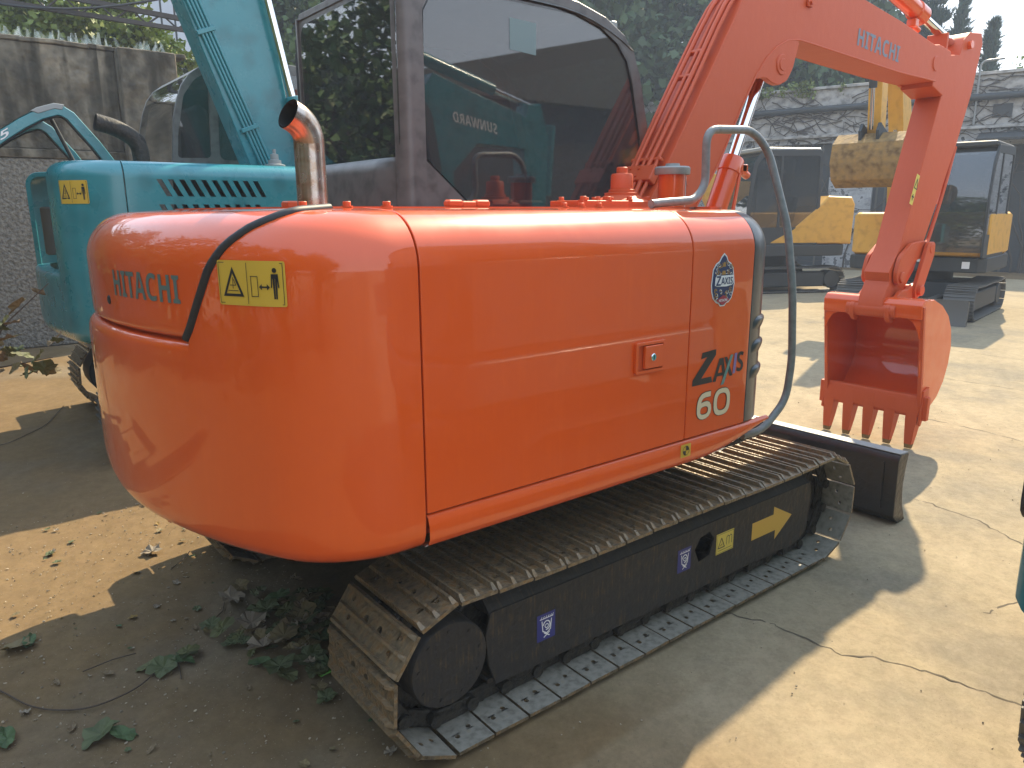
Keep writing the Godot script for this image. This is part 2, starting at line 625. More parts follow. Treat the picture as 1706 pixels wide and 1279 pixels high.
	textured(gr, 5.0, noise_tex(0.02, 4, [[0.0, grey(0.5)], [0.6, Color(1, 0.97, 0.9)], [1.0, Color(1.0, 0.9, 0.75)]], 256, 56), noise_tex(0.03, 4, [], 256, 57, true, 8.0), 0.7)
	mat("chrome", lin(0.75, 0.76, 0.78), 0.06, 1.0, 0.5)
	var ex := mat("exhaust_steel", lin(0.52, 0.50, 0.48), 0.30, 0.85, 0.5)
	textured(ex, 6.0, noise_tex(0.012, 4, [[0.0, Color(0.72, 0.58, 0.48)], [0.35, Color(0.9, 0.82, 0.75)], [0.55, Color(0.92, 0.9, 0.88)], [1.0, Color(1, 1, 1)]], 256, 61), null, 0.0, noise_tex(0.02, 4, [[0.0, grey(0.6)], [1.0, grey(1.0)]], 256, 62))
	var ra := mat("rail_grey", lin(0.27, 0.275, 0.265), 0.38, 0.0, 0.5)
	textured(ra, 5.0, noise_tex(0.02, 4, [[0.0, grey(0.8)], [1.0, grey(1.0)]], 256, 64), null)
	mat("cap_grey", lin(0.30, 0.31, 0.30), 0.5, 0.3)
	mat("sign_yellow", lin(0.60, 0.39, 0.045), 0.4)
	mat("sign_yellow_pale", lin(0.70, 0.55, 0.10), 0.4)
	mat("arrow_yellow", lin(0.62, 0.38, 0.06), 0.5)
	mat("print_black", lin(0.016, 0.016, 0.018), 0.45)
	mat("print_grey_green", lin(0.10, 0.155, 0.145), 0.4)
	mat("print_blue_grey", lin(0.17, 0.20, 0.24), 0.45)
	mat("print_white", lin(0.75, 0.75, 0.75), 0.4)
	mat("print_cream", lin(0.66, 0.56, 0.38), 0.4)
	mat("print_blue", lin(0.03, 0.035, 0.17), 0.4)
	mat("print_navy", lin(0.02, 0.035, 0.11), 0.4)
	mat("print_gold", lin(0.36, 0.20, 0.05), 0.4)
	mat("print_red", lin(0.34, 0.03, 0.05), 0.4)
	mat("print_teal", lin(0.11, 0.24, 0.22), 0.4)
	mat("print_lilac", lin(0.22, 0.16, 0.36), 0.4)
	mat("film_pale", lin(0.20, 0.30, 0.30, 0.75), 0.3).transparency = BaseMaterial3D.TRANSPARENCY_ALPHA
	var te := mat("teal_paint", lin(0.030, 0.225, 0.258), 0.38, 0.0, 0.5)
	te.clearcoat_enabled = true
	te.clearcoat = 0.5
	te.clearcoat_roughness = 0.12
	textured(te, 1.2, noise_tex(0.012, 4, [[0.0, grey(0.85)], [0.5, grey(1.0)], [1.0, Color(1.0, 1.0, 1.0)]], 256, 71), wav, 0.05, smud)
	var ye := mat("yellow_paint", lin(0.60, 0.32, 0.045), 0.5, 0.0, 0.5)
	textured(ye, 1.5, noise_tex(0.014, 5, [[0.0, grey(0.86)], [0.5, grey(1.0)], [1.0, grey(1.0)]], 256, 73), null)
	var rb := mat("rusty_bucket", lin(0.34, 0.25, 0.13), 0.75, 0.1, 0.4)
	textured(rb, 1.8, noise_tex(0.016, 5, [[0.0, Color(0.55, 0.48, 0.42)], [0.5, Color(0.85, 0.8, 0.72)], [1.0, Color(1.0, 0.9, 0.7)]], 256, 74), noise_tex(0.03, 4, [], 256, 75, true, 6.0), 0.5)
	mat("far_steel", lin(0.10, 0.095, 0.085), 0.6, 0.2)
	mat("far_black", lin(0.03, 0.034, 0.036), 0.6)
	mat("bark", lin(0.07, 0.05, 0.035), 0.9)
	for q in [["leaf_bright", 0.16, 0.20, 0.035], ["leaf_mid", 0.07, 0.12, 0.03], ["leaf_dark", 0.052, 0.095, 0.035], ["needle", 0.035, 0.07, 0.045]]:
		var l := mat(q[0], lin(q[1], q[2], q[3]), 0.5, 0.0, 0.4)
		l.vertex_color_use_as_albedo = true
		l.cull_mode = BaseMaterial3D.CULL_DISABLED
		l.backlight_enabled = true
		l.backlight = lin(q[1] * 0.8, q[2] * 0.9, q[3] * 0.5)
	var fl := mat("fallen_leaf", Color(1, 1, 1), 0.65, 0.0, 0.4)
	fl.vertex_color_use_as_albedo = true
	fl.cull_mode = BaseMaterial3D.CULL_DISABLED

# ---------------------------------------------------------------- ground
var hn := FastNoiseLite.new()
var hn2 := FastNoiseLite.new()
func ground_y(x: float, z: float) -> float:
	if absf(x) > 6.0 or absf(z) > 6.0: return 0.0
	return (hn.get_noise_2d(x, z) - 0.6) * 0.006 + (hn2.get_noise_2d(x, z) - 0.5) * 0.004

func build_ground() -> void:
	var g := mat("ground", Color(1, 1, 1), 0.97, 0.0, 0.15)
	var size := 1024
	var span := 28.0
	var f1 := FastNoiseLite.new(); f1.seed = 101; f1.frequency = 0.012; f1.fractal_octaves = 5
	var f2 := FastNoiseLite.new(); f2.seed = 102; f2.frequency = 0.05; f2.fractal_octaves = 4
	var im := Image.create(size, size, false, Image.FORMAT_RGB8)
	for y in size:
		for x in size:
			var wx := (float(x) / size - 0.5) * span + 4.0
			var wz := (float(y) / size - 0.5) * span - 1.0
			var a := f1.get_noise_2d(x, y)
			var b := f2.get_noise_2d(x, y)
			# tyre and track sweeps: fine arcs of scraped dust
			var r1 := Vector2(wx - 9.0, wz - 7.0).length()
			var r2 := Vector2(wx + 3.0, wz + 7.0).length()
			var sw := f2.get_noise_2d(r1 * 190.0, a * 30.0) * 0.5 + f2.get_noise_2d(r2 * 150.0, 300.0 + a * 30.0) * 0.4
			# earth by the wall side and behind the machine, bare concrete to the front right
			var dirt := clampf(0.5 + (-0.75 - wx) * 0.9 + a * 0.9 + (0.25 if wz < 1.2 else 0.0), 0.0, 1.0)
			var pale := Color(0.355, 0.29, 0.193)
			var earth := Color(0.20, 0.138, 0.074)
			var cc := pale.lerp(earth, dirt)
			var k := 1.0 + 0.16 * a + 0.10 * b + 0.17 * sw
			cc = Color(cc.r * k, cc.g * k, cc.b * k)
			var gy := clampf((-a - b * 0.5 - 0.12) * 2.2, 0.0, 1.0) * (1.0 - dirt * 0.5)
			cc = cc.lerp(Color(0.22, 0.20, 0.165), gy * 0.4)
			im.set_pixel(x, y, cc.clamp().linear_to_srgb())
	g.albedo_texture = ImageTexture.create_from_image(im)
	g.uv1_scale = Vector3.ONE
	g.detail_enabled = true
	g.detail_blend_mode = BaseMaterial3D.BLEND_MODE_MUL
	g.detail_uv_layer = BaseMaterial3D.DETAIL_UV_2
	var gi := grit_image()
	g.detail_albedo = ImageTexture.create_from_image(gi)
	var wm := Image.create(4, 4, false, Image.FORMAT_RGB8)
	wm.fill(Color(1, 1, 1))
	g.detail_mask = ImageTexture.create_from_image(wm)
	g.normal_enabled = true
	g.normal_texture = noise_tex(0.5, 1, [], 64, 113, true, 0.5)
	g.normal_scale = 0.0
	var bump: Image = gi.duplicate()
	bump.convert(Image.FORMAT_L8)
	bump.resize(512, 512, Image.INTERPOLATE_LANCZOS)
	bump.convert(Image.FORMAT_RGBA8)
	bump.bump_map_to_normal_map(5.0)
	g.detail_normal = ImageTexture.create_from_image(bump)
	g.uv2_scale = Vector3.ONE
	# fine mesh near the camera, one wide sheet around it
	hn.seed = 120; hn.frequency = 1.6; hn.fractal_octaves = 4
	hn2.seed = 121; hn2.frequency = 9.0; hn2.fractal_octaves = 3
	var xs := [-60.0, -20.0, -9.0]
	var zs := [-60.0, -20.0, -9.0]
	var q := -6.0
	while q < 6.01:
		xs.append(q); zs.append(q); q += 0.04
	xs.append_array([9.0, 14.0, 24.0, 60.0])
	zs.append_array([9.0, 14.0, 24.0, 60.0])
	var st := SurfaceTool.new()
	st.begin(Mesh.PRIMITIVE_TRIANGLES)
	for x in xs:
		for z in zs:
			var y := ground_y(x, z)
			st.set_uv(Vector2((x - 4.0) / span + 0.5, (z + 1.0) / span + 0.5))
			st.set_uv2(Vector2(x, z) * 0.55)
			st.add_vertex(Vector3(x, y, z))
	var nz := zs.size()
	for i in xs.size() - 1:
		for j in nz - 1:
			var a := i * nz + j
			st.add_index(a); st.add_index(a + nz); st.add_index(a + 1)
			st.add_index(a + 1); st.add_index(a + nz); st.add_index(a + nz + 1)
	st.generate_normals()
	st.generate_tangents()
	var o := put(self, "ground", st.commit(), g)
	tag(o, "dusty pale concrete and trodden earth of the yard", "ground", "", "structure")

# ---------------------------------------------------------------- the orange excavator
var PL := PackedVector2Array()      # outline of the upper house seen from above (X, Z), right front round the tail to left front
var PN := PackedVector2Array()
var PS := PackedFloat32Array()

func make_plan() -> void:
	var R := 1.617
	var rf := 0.34
	var zc := 0.956 - rf
	var xc := -sqrt((R - rf) * (R - rf) - zc * zc)
	var th := atan2(zc, xc)
	var half := PackedVector2Array()
	for i in 13:
		var a := PI / 2 * i / 12.0
		half.append(Vector2(0.38 + 0.2 * cos(a), 0.756 + 0.2 * sin(a)))
	for i in range(1, 51):
		half.append(Vector2(lerpf(0.38, xc, i / 50.0), 0.956))
	for i in range(1, 25):
		var a := lerpf(PI / 2, th, i / 24.0)
		half.append(Vector2(xc + rf * cos(a), zc + rf * sin(a)))
	for i in range(1, 41):
		var a := lerpf(th, PI, i / 40.0)
		half.append(Vector2(R * cos(a), R * sin(a)))
	PL = half.duplicate()
	for i in range(half.size() - 2, -1, -1):
		PL.append(Vector2(half[i].x, -half[i].y))
	PS.append(0.0)
	for i in range(1, PL.size()): PS.append(PS[i - 1] + PL[i].distance_to(PL[i - 1]))
	for i in PL.size():
		var t := (PL[mini(i + 1, PL.size() - 1)] - PL[maxi(i - 1, 0)]).normalized()
		PN.append(Vector2(t.y, -t.x) * 1.0)
	for i in PN.size():
		if PN[i].dot(PL[i] - Vector2(-0.4, 0)) < 0.0: PN[i] = -PN[i]

func at_s(s: float) -> Array:      # [point, outward normal] on the outline
	var lo := 0
	var hi := PS.size() - 1
	s = clampf(s, 0.0, PS[hi])
	while hi - lo > 1:
		var m := (lo + hi) / 2
		if PS[m] <= s: lo = m
		else: hi = m
	var t := (s - PS[lo]) / maxf(1e-6, PS[hi] - PS[lo])
	return [PL[lo].lerp(PL[hi], t), PN[lo].lerp(PN[hi], t).normalized()]

func sx(X: float) -> float:        # distance along the outline of a point of the straight right side
	return PS[12] + (0.38 - X)

func bulge(s: float) -> float:
	return 0.02 * smoothstep(2.35, 2.75, minf(s, PS[PS.size() - 1] - s))

func on_body(s: float, y: float, lift := 0.0015, low := false) -> Array:
	var q := at_s(s)
	var o := (bulge(s) if low else 0.0) + lift
	return [Vector3(q[0].x + q[1].x * o, y, q[0].y + q[1].y * o), Vector3(q[1].x, 0, q[1].y)]

func body_patch(b: MB, prof: Array, sl: Callable, sr: Callable, low := 0.0, step := 0.03, edges := [true, true, true, true]) -> void:
	# prof: (inset, height) from the bottom up; edges: bottom, top, right (sl), left (sr) get a folded rim
	var m := prof.size()
	var pn := []
	for i in m:
		var t: Vector2 = (prof[mini(i + 1, m - 1)] - prof[maxi(i - 1, 0)]).normalized()
		pn.append(Vector2(t.y, t.x))     # (outward, up); inset grows inward
	var cols := 2
	for i in m: cols = maxi(cols, int(ceil(absf(sr.call(prof[i].y) - sl.call(prof[i].y)) / step)) + 1)
	var P := []
	var N := []
	for i in m:
		var rp := []
		var rn := []
		for j in cols:
			var s: float = lerpf(sl.call(prof[i].y), sr.call(prof[i].y), float(j) / (cols - 1))
			var q := at_s(s)
			var ins: float = prof[i].x - bulge(s) * low * (1.0 if prof[i].y > 0.8 and prof[i].y < 1.2 else smoothstep(0.66, 0.8, prof[i].y) * (1.0 - smoothstep(1.2, 1.26, prof[i].y) * 0.6))
			rp.append(Vector3(q[0].x - q[1].x * ins, prof[i].y, q[0].y - q[1].y * ins))
			rn.append(Vector3(q[1].x * pn[i].x, pn[i].y, q[1].y * pn[i].x).normalized())
		P.append(rp)
		N.append(rn)
	for i in m - 1:
		for j in cols - 1:
			b.quadn(P[i][j], P[i + 1][j], P[i + 1][j + 1], P[i][j + 1], N[i][j], N[i + 1][j], N[i + 1][j + 1], N[i][j + 1])
	# rims: a small rounded lip, then a fold inward
	var borders := [[], [], [], []]
	for j in cols:
		borders[0].append([P[0][j], N[0][j], (P[0][j] - P[1][j]).normalized()])
		borders[1].append([P[m - 1][j], N[m - 1][j], (P[m - 1][j] - P[m - 2][j]).normalized()])
	for i in m:
		borders[2].append([P[i][0], N[i][0], (P[i][0] - P[i][1]).normalized()])
		borders[3].append([P[i][cols - 1], N[i][cols - 1], (P[i][cols - 1] - P[i][cols - 2]).normalized()])
	for e in 4:
		if not edges[e]: continue
		for k in borders[e].size() - 1:
			var A: Array = borders[e][k]
			var B: Array = borders[e][k + 1]
			var a1: Vector3 = A[0] + A[2] * 0.003 - A[1] * 0.003
			var b1: Vector3 = B[0] + B[2] * 0.003 - B[1] * 0.003
			b.quadn(A[0], B[0], b1, a1, A[1], B[1], B[2], A[2])
			b.quadn(a1, b1, b1 - B[1] * 0.03, a1 - A[1] * 0.03, A[2], B[2], B[2], A[2])

func fillet(top_in := 0.30) -> Array:
	var a := []
	var r := 0.145
	for i in 13:
		var t := PI / 2 * i / 12.0
		a.append(Vector2(r - r * cos(t), 1.572 - r + r * sin(t)))
	a.append(Vector2(0.2, 1.576))
	a.append(Vector2(top_in, 1.581))
	return a

func up_to(y0: float, y1: float, n: int) -> Array:
	var a := []
	for i in n: a.append(Vector2(0, lerpf(y0, y1, float(i) / n)))
	return a

func keep_out_sign(parent: Node, f: Callable, w: float, h: float) -> void:    # yellow plate: triangle with a crushed figure, box, arrow, standing figure
	var p := MB.new()
	p.flat(rounded2(poly([0, 0, w, 0, w, h, 0, h]), h * 0.06), f, PackedVector2Array(), 0.02)
	var plate := part(parent, "warning_sign", p, M.sign_yellow, "yellow keep clear sign with black pictograms")
	var g := func(q: Vector2):
		var r = f.call(q)
		return [r[0] + r[1] * 0.0012, r[1]]
	var k := MB.new()
	var L := []
	L.append_array(ring2(poly([w * .03, h * .05, w * .97, h * .05, w * .97, h * .95, w * .03, h * .95]), h * 0.014))
	L.append_array(stroke2(poly([w * .475, h * .05, w * .475, h * .95]), h * 0.014))
	var tri := poly([w * .08, h * .2, w * .41, h * .2, w * .245, h * .86])
	var ti := MB.inset(tri, h * 0.06)
	k.flat(tri, g, ti)
	L.append_array(stroke2(poly([w * .17, h * .33, w * .33, h * .33]), h * 0.016))
	L.append_array(stroke2(poly([w * .20, h * .45, w * .29, h * .45, w * .26, h * .58]), h * 0.018))
	L.append_array(stroke2(poly([w * .245, h * .38, w * .25, h * .62]), h * 0.018))
	L.append_array(ring2(poly([w * .53, h * .22, w * .63, h * .22, w * .63, h * .66, w * .53, h * .66]), h * 0.016))
	L.append_array(stroke2(poly([w * .66, h * .43, w * .78, h * .43]), h * 0.035))
	L.append(poly([w * .645, h * .43, w * .685, h * .36, w * .685, h * .50]))
	L.append(poly([w * .795, h * .43, w * .755, h * .36, w * .755, h * .50]))
	L.append(circle(w * .865, h * .80, h * .055, 12))
	L.append(poly([w * .82, h * .72, w * .91, h * .72, w * .92, h * .42, w * .905, h * .42, w * .895, h * .62, w * .835, h * .62, w * .825, h * .42, w * .81, h * .42]))
	L.append(poly([w * .835, h * .62, w * .862, h * .62, w * .862, h * .17, w * .842, h * .17]))
	L.append(poly([w * .868, h * .62, w * .895, h * .62, w * .888, h * .17, w * .868, h * .17]))
	shapes_on(k, L, g)
	part(plate, "pictogram", k, M.print_black)

func hex_bolt(b: MB, at: Vector3, up: Vector3, r: float, h: float) -> void:
	b.lathe([Vector2(0, 0), Vector2(r * 1.5, 0), Vector2(r * 1.5, h * 0.25), Vector2(r, h * 0.25), Vector2(r, h * 0.9), Vector2(r * 0.85, h), Vector2(0, h)], at, up, 6)

func shoe_mesh(w: float, pitch: float) -> ArrayMesh:      # x along the track, y outward, z across
	var am := ArrayMesh.new()
	var o := MB.new()
	var inn := MB.new()
	var L := pitch - 0.009
	var t := 0.011
	var hx := L * 0.5
	var holes := []
	for sz in [-1.0, 1.0]:
		holes.append([-0.022, sz * w * 0.30, 0.0085])
		holes.append([0.030, sz * w * 0.35, 0.0085])
		holes.append([0.008, sz * w * 0.10, 0.013])
	# plate in strips across z; a strip that holds a bolt hole is drawn round it
	var cuts := [-w * 0.5]
	for h in holes:
		cuts.append(h[1] - h[2] * 1.5)
		cuts.append(h[1] + h[2] * 1.5)
	cuts.append(w * 0.5)
	cuts.sort()
	for i in cuts.size() - 1:
		var za: float = cuts[i]
		var zb: float = cuts[i + 1]
		if zb - za < 1e-5: continue
		var hit = null
		for h in holes:
			if h[1] > za and h[1] < zb: hit = h
		for lay in [[o, t, Vector3(0, 1, 0)], [inn, 0.0, Vector3(0, -1, 0)]]:
			var b: MB = lay[0]
			var y: float = lay[1]
			if hit == null:
				b.quad(Vector3(-hx, y, za), Vector3(hx, y, za), Vector3(hx, y, zb), Vector3(-hx, y, zb), lay[2])
			else:
				var r: float = hit[2]
				var xa: float = hit[0] - r * 1.5
				var xb: float = hit[0] + r * 1.5
				b.quad(Vector3(-hx, y, za), Vector3(xa, y, za), Vector3(xa, y, zb), Vector3(-hx, y, zb), lay[2])
				b.quad(Vector3(xb, y, za), Vector3(hx, y, za), Vector3(hx, y, zb), Vector3(xb, y, zb), lay[2])
				for k in 8:
					var a0 := TAU * (k + 0.5) / 8
					var a1 := TAU * (k + 1.5) / 8
					var s0 := Vector2(cos(a0), sin(a0))
					var s1 := Vector2(cos(a1), sin(a1))
					var e0 := s0 / maxf(absf(s0.x), absf(s0.y)) * r * 1.5
					var e1 := s1 / maxf(absf(s1.x), absf(s1.y)) * r * 1.5
					var c := Vector3(hit[0], y, hit[1])
					b.quad(c + Vector3(s0.x, 0, s0.y) * r, c + Vector3(s1.x, 0, s1.y) * r, c + Vector3(e1.x, 0, e1.y), c + Vector3(e0.x, 0, e0.y), lay[2])
					if absf(e0.x) < r * 1.49 and absf(e1.y) < r * 1.49 or absf(e0.y) < r * 1.49 and absf(e1.x) < r * 1.49:
						var corner := c + Vector3(signf(s0.x + s1.x), 0, signf(s0.y + s1.y)) * r * 1.5
						b.tri(c + Vector3(e0.x, 0, e0.y), c + Vector3(e1.x, 0, e1.y), corner, lay[2], lay[2], lay[2])
					if y == 0.0:
						o.quad(c + Vector3(s0.x, 0, s0.y) * r, c + Vector3(s1.x, 0, s1.y) * r, c + Vector3(s1.x * r, t, s1.y * r), c + Vector3(s0.x * r, t, s0.y * r), Vector3(-s0.x - s1.x, 0, -s0.y - s1.y).normalized())
	for sg in [-1.0, 1.0]:
		o.quad(Vector3(sg * hx, 0, -w / 2), Vector3(sg * hx, t, -w / 2), Vector3(sg * hx, t, w / 2), Vector3(sg * hx, 0, w / 2), Vector3(sg, 0, 0))
		o.quad(Vector3(-hx, 0, sg * w / 2), Vector3(hx, 0, sg * w / 2), Vector3(hx, t, sg * w / 2), Vector3(-hx, t, sg * w / 2), Vector3(0, 0, sg))
	# three ribs across the plate, worn low, their ends sloped
	for rib in [[-hx + 0.007, 0.016], [-0.004, 0.014], [hx - 0.008, 0.016]]:
		var x: float = rib[0]
		var hh: float = t + rib[1]
		var a := 0.0075
		var c2 := 0.0042
		var z0 := -w / 2 + 0.004
		var z1 := w / 2 - 0.004
		var zi := 0.018
		var bl := [Vector3(x - a, t, z0), Vector3(x + a, t, z0), Vector3(x + a, t, z1), Vector3(x - a, t, z1)]
		var tl := [Vector3(x - c2, hh, z0 + zi), Vector3(x + c2, hh, z0 + zi), Vector3(x + c2, hh, z1 - zi), Vector3(x - c2, hh, z1 - zi)]
		o.quad(tl[0], tl[1], tl[2], tl[3], Vector3(0, 1, 0))
		o.quad(bl[1], bl[2], tl[2], tl[1], Vector3(1, 0.3, 0).normalized())
		o.quad(bl[0], bl[3], tl[3], tl[0], Vector3(-1, 0.3, 0).normalized())
		o.quad(bl[0], bl[1], tl[1], tl[0], Vector3(0, 0.7, -0.7))
		o.quad(bl[2], bl[3], tl[3], tl[2], Vector3(0, 0.7, 0.7))
	o.add_to(am)
	am.surface_set_material(0, M.shoe_rust)
	inn.add_to(am)
	am.surface_set_material(1, M.shoe_inside)
	return am

func loop_point(d: float, xr: float, xf: float, yc: float, r: float) -> Array:    # a point of the track loop at distance d: [point, outward]
	var straight := xf - xr
	var arc := PI * r
	var total := 2 * straight + 2 * arc
	d = fposmod(d, total)
	if d < straight:                                    # along the top, towards the front, sagging a little
		var t := d / straight
		var sag := -0.012 * sin(t * PI) - 0.006 * sin(t * TAU * 1.5)
		return [Vector2(xr + d, yc + r + sag), Vector2(0.02 * cos(t * PI), 1).normalized()]
	d -= straight
	if d < arc:
		var a := PI / 2 - d / r
		return [Vector2(xf + r * cos(a), yc + r * sin(a)), Vector2(cos(a), sin(a))]
	d -= arc
	if d < straight:
		return [Vector2(xf - d, yc - r), Vector2(0, -1)]
	d -= straight
	var a2 := -PI / 2 - d / r
	return [Vector2(xr + r * cos(a2), yc + r * sin(a2)), Vector2(cos(a2), sin(a2))]

func build_track(root: Node3D, zc: float, side: float, shoe: ArrayMesh) -> void:
	var xr := -0.965
	var xf := 0.985
	var yc := 0.262
	var r := 0.232
	var n := 40
	var total := 2 * (xf - xr) + TAU * r
	var tr := Node3D.new()
	tr.name = "track"
	root.add_child(tr, true)
	tr.set_meta("label", "steel crawler track with ribbed shoes, %s" % ("worn and rusty at the rear bend" if side > 0 else "far side"))
	for i in n:
		var q := loop_point((i + 0.35) * total / n, xr, xf, yc, r)
		var o := MeshInstance3D.new()
		o.name = "shoe"
		o.mesh = shoe
		var out := Vector3(q[1].x, q[1].y, 0)
		var along := out.cross(Vector3(0, 0, 1))
		var wob := rng.randf_range(-0.02, 0.02)
		o.transform = Transform3D(Basis(along, out, along.cross(out)).rotated(Vector3(0, 0, 1), wob), Vector3(q[0].x, q[0].y, zc))
		tr.add_child(o, true)
	var ch := MB.new()
	for i in n:
		var q := loop_point((i + 0.35) * total / n, xr, xf, yc, r)
		var out := Vector3(q[1].x, q[1].y, 0)
		var along := out.cross(Vector3(0, 0, 1))
		var base := Vector3(q[0].x, q[0].y, zc)
		for sz in [-0.055, 0.055]:
			ch.box(Transform3D(Basis(along, out, along.cross(out)), base - out * 0.030 + Vector3(0, 0, sz + (0.009 if i % 2 == 0 else -0.009))), Vector3(0.15, 0.056, 0.018), 0.006)
		ch.cyl(base - out * 0.034 + along * 0.066 + Vector3(0, 0, -0.085), base - out * 0.034 + along * 0.066 + Vector3(0, 0, 0.085), 0.022, 10)
	part(tr, "chain", ch, M.greasy_steel)
	# side frame
	var fr := MB.new()
	var k := side
	var hexh := poly([0.17, 0.285, 0.20, 0.325, 0.26, 0.335, 0.29, 0.30, 0.265, 0.235, 0.20, 0.225])
	var face := poly([-0.80, 0.12, 0.90, 0.10, 0.98, 0.14, 1.00, 0.33, 0.985, 0.375, -0.82, 0.375, -0.84, 0.30, -0.83, 0.20])
	var zo := zc + k * 0.115
	fr.prism(face, zo - 0.012, zo, Transform3D(), 0.003, hexh)
	# sloping shoulder and top, underside, ends
	var sec := poly([zo - k * 0.002, 0.372, zo - k * 0.055, 0.425, zo - k * 0.22, 0.44, zo - k * 0.25, 0.42, zo - k * 0.25, 0.14, zo - k * 0.20, 0.125, zo - k * 0.014, 0.125, zo - k * 0.014, 0.14, zo - k * 0.19, 0.15, zo - k * 0.19, 0.36, zo - k * 0.014, 0.362])
	fr.prism(sec, -0.825, 0.98, cross_x(), 0.004)
	part(root, "track_frame", fr, M.frame_paint)
	for x in [-0.66, -0.38, -0.10, 0.18, 0.46, 0.72]:
		var ro := MB.new()
		ro.lathe([Vector2(0, 0), Vector2(0.05, 0), Vector2(0.065, 0.012), Vector2(0.065, 0.05), Vector2(0.05, 0.06), Vector2(0.05, 0.11), Vector2(0.065, 0.12), Vector2(0.065, 0.158), Vector2(0.05, 0.17), Vector2(0, 0.17)], Vector3(x, 0.125, zc - 0.085), Vector3(0, 0, 1), 18)
		part(root, "bottom_roller", ro, M.greasy_steel)
	var up := MB.new()
	up.cyl(Vector3(0.04, 0.445, zc - 0.06), Vector3(0.04, 0.445, zc + 0.09), 0.04, 16, 0.004)
	part(root, "carrier_roller", up, M.greasy_steel)
	var sp := MB.new()
	var teeth := PackedVector2Array()
	for i in 42:
		var a := TAU * i / 42.0
		teeth.append(Vector2(xr + cos(a) * (0.205 if i % 2 == 0 else 0.18), yc + sin(a) * (0.205 if i % 2 == 0 else 0.18)))
	sp.prism(teeth, zc - 0.015, zc + 0.015, Transform3D(), 0.003)
	part(root, "sprocket", sp, M.greasy_steel)
	var mo := MB.new()
	mo.lathe([Vector2(0, 0), Vector2(0.14, 0), Vector2(0.14, 0.10), Vector2(0.135, 0.104), Vector2(0.133, 0.19), Vector2(0.128, 0.196), Vector2(0.05, 0.1975), Vector2(0, 0.1975)], Vector3(-0.99, 0.285, zc - k * 0.05), Vector3(0, 0, k), 40)
	for i in 9:
		var a := TAU * i / 9.0 + 0.2
		mo.cyl(Vector3(-0.99 + cos(a) * 0.108, 0.285 + sin(a) * 0.108, zc + k * 0.146), Vector3(-0.99 + cos(a) * 0.108, 0.285 + sin(a) * 0.108, zc + k * 0.1495), 0.006, 6)
	var motor := part(root, "travel_motor_cover", mo, M.frame_paint)
	motor.set_meta("label", "round travel motor cover inside the rear bend of the track")
	var idl := MB.new()
	idl.lathe([Vector2(0, 0), Vector2(0.10, 0), Vector2(0.10, 0.02), Vector2(0.175, 0.03), Vector2(0.19, 0.05), Vector2(0.19, 0.09), Vector2(0.175, 0.11), Vector2(0.10, 0.12), Vector2(0.10, 0.14), Vector2(0, 0.14)], Vector3(xf, yc, zc - 0.07), Vector3(0, 0, 1), 28)
	part(root, "front_idler", idl, M.greasy_steel)
	# prints on the side frame
	if k > 0:
		var zf := zo + 0.0012
		var ar := MB.new()
		ar.flat(poly([0.545, 0.215, 0.545, 0.292, 0.70, 0.292, 0.70, 0.328, 0.845, 0.255, 0.72, 0.172, 0.72, 0.215]), on_z(zf))
		part(root, "arrow_mark", ar, M.arrow_yellow, "yellow forward arrow on the track frame")
		for p in [[-0.635, 0.20], [0.065, 0.218]]:
			var bl := MB.new()
			bl.flat(poly([0, 0, 0.078, 0, 0.078, 0.095, 0, 0.095]), on_z(zf, p[0], p[1]))
			var sg := part(root, "tie_down_mark", bl, M.print_blue, "blue tie-down mark with white hook")
			var wh := MB.new()
			var pts := PackedVector2Array()
			for i in 15:
				var a := lerpf(PI * 0.05, PI * 1.55, i / 14.0)
				pts.append(Vector2(0.040 - 0.014 * cos(a) * 1.0, 0.052 + 0.016 * sin(a)))
			var L := stroke2(pts, 0.004)
			L.append_array(ring2(circle(0.040, 0.050, 0.007, 10), 0.003))
			L.append_array(stroke2(poly([0.012, 0.078, 0.068, 0.078]), 0.003))
			for i in 6: L.append_array(stroke2(poly([0.014 + i * 0.010, 0.078, 0.020 + i * 0.010, 0.086]), 0.0022))
			L.append_array(stroke2(poly([0.020, 0.070, 0.024, 0.034, 0.040, 0.024, 0.056, 0.034, 0.060, 0.070]), 0.0035))
			L.append_array(stroke2(poly([0.028, 0.012, 0.052, 0.026]), 0.0035))
			L.append_array(stroke2(poly([0.052, 0.012, 0.030, 0.026]), 0.0035))
			shapes_on(wh, L, on_z(zf + 0.001, p[0], p[1]))
			part(sg, "pictogram", wh, M.print_white)
		var ys := MB.new()
		ys.flat(poly([0, 0, 0.115, 0, 0.115, 0.088, 0, 0.088]), on_z(zf, 0.302, 0.222))
		var yp := part(root, "manual_sign", ys, M.sign_yellow_pale, "yellow read-the-manual sign on the track frame")
		var yb := MB.new()
		var L2 := []
		L2.append_array(ring2(poly([0.004, 0.004, 0.111, 0.004, 0.111, 0.084, 0.004, 0.084]), 0.0015))
		L2.append_array(ring2(poly([0.012, 0.026, 0.052, 0.026, 0.032, 0.066]), 0.004))
		L2.append_array(stroke2(poly([0.026, 0.034, 0.038, 0.040]), 0.003))
		L2.append_array(stroke2(poly([0.066, 0.03, 0.066, 0.062, 0.074, 0.068, 0.083, 0.062, 0.092, 0.068, 0.1, 0.062, 0.1, 0.03]), 0.003))
		L2.append_array(stroke2(poly([0.083, 0.03, 0.083, 0.062]), 0.003))
		L2.append_array(stroke2(poly([0.012, 0.015, 0.10, 0.015]), 0.002))
		shapes_on(yb, L2, on_z(zf + 0.001, 0.302, 0.222))
		part(yp, "pictogram", yb, M.print_black)

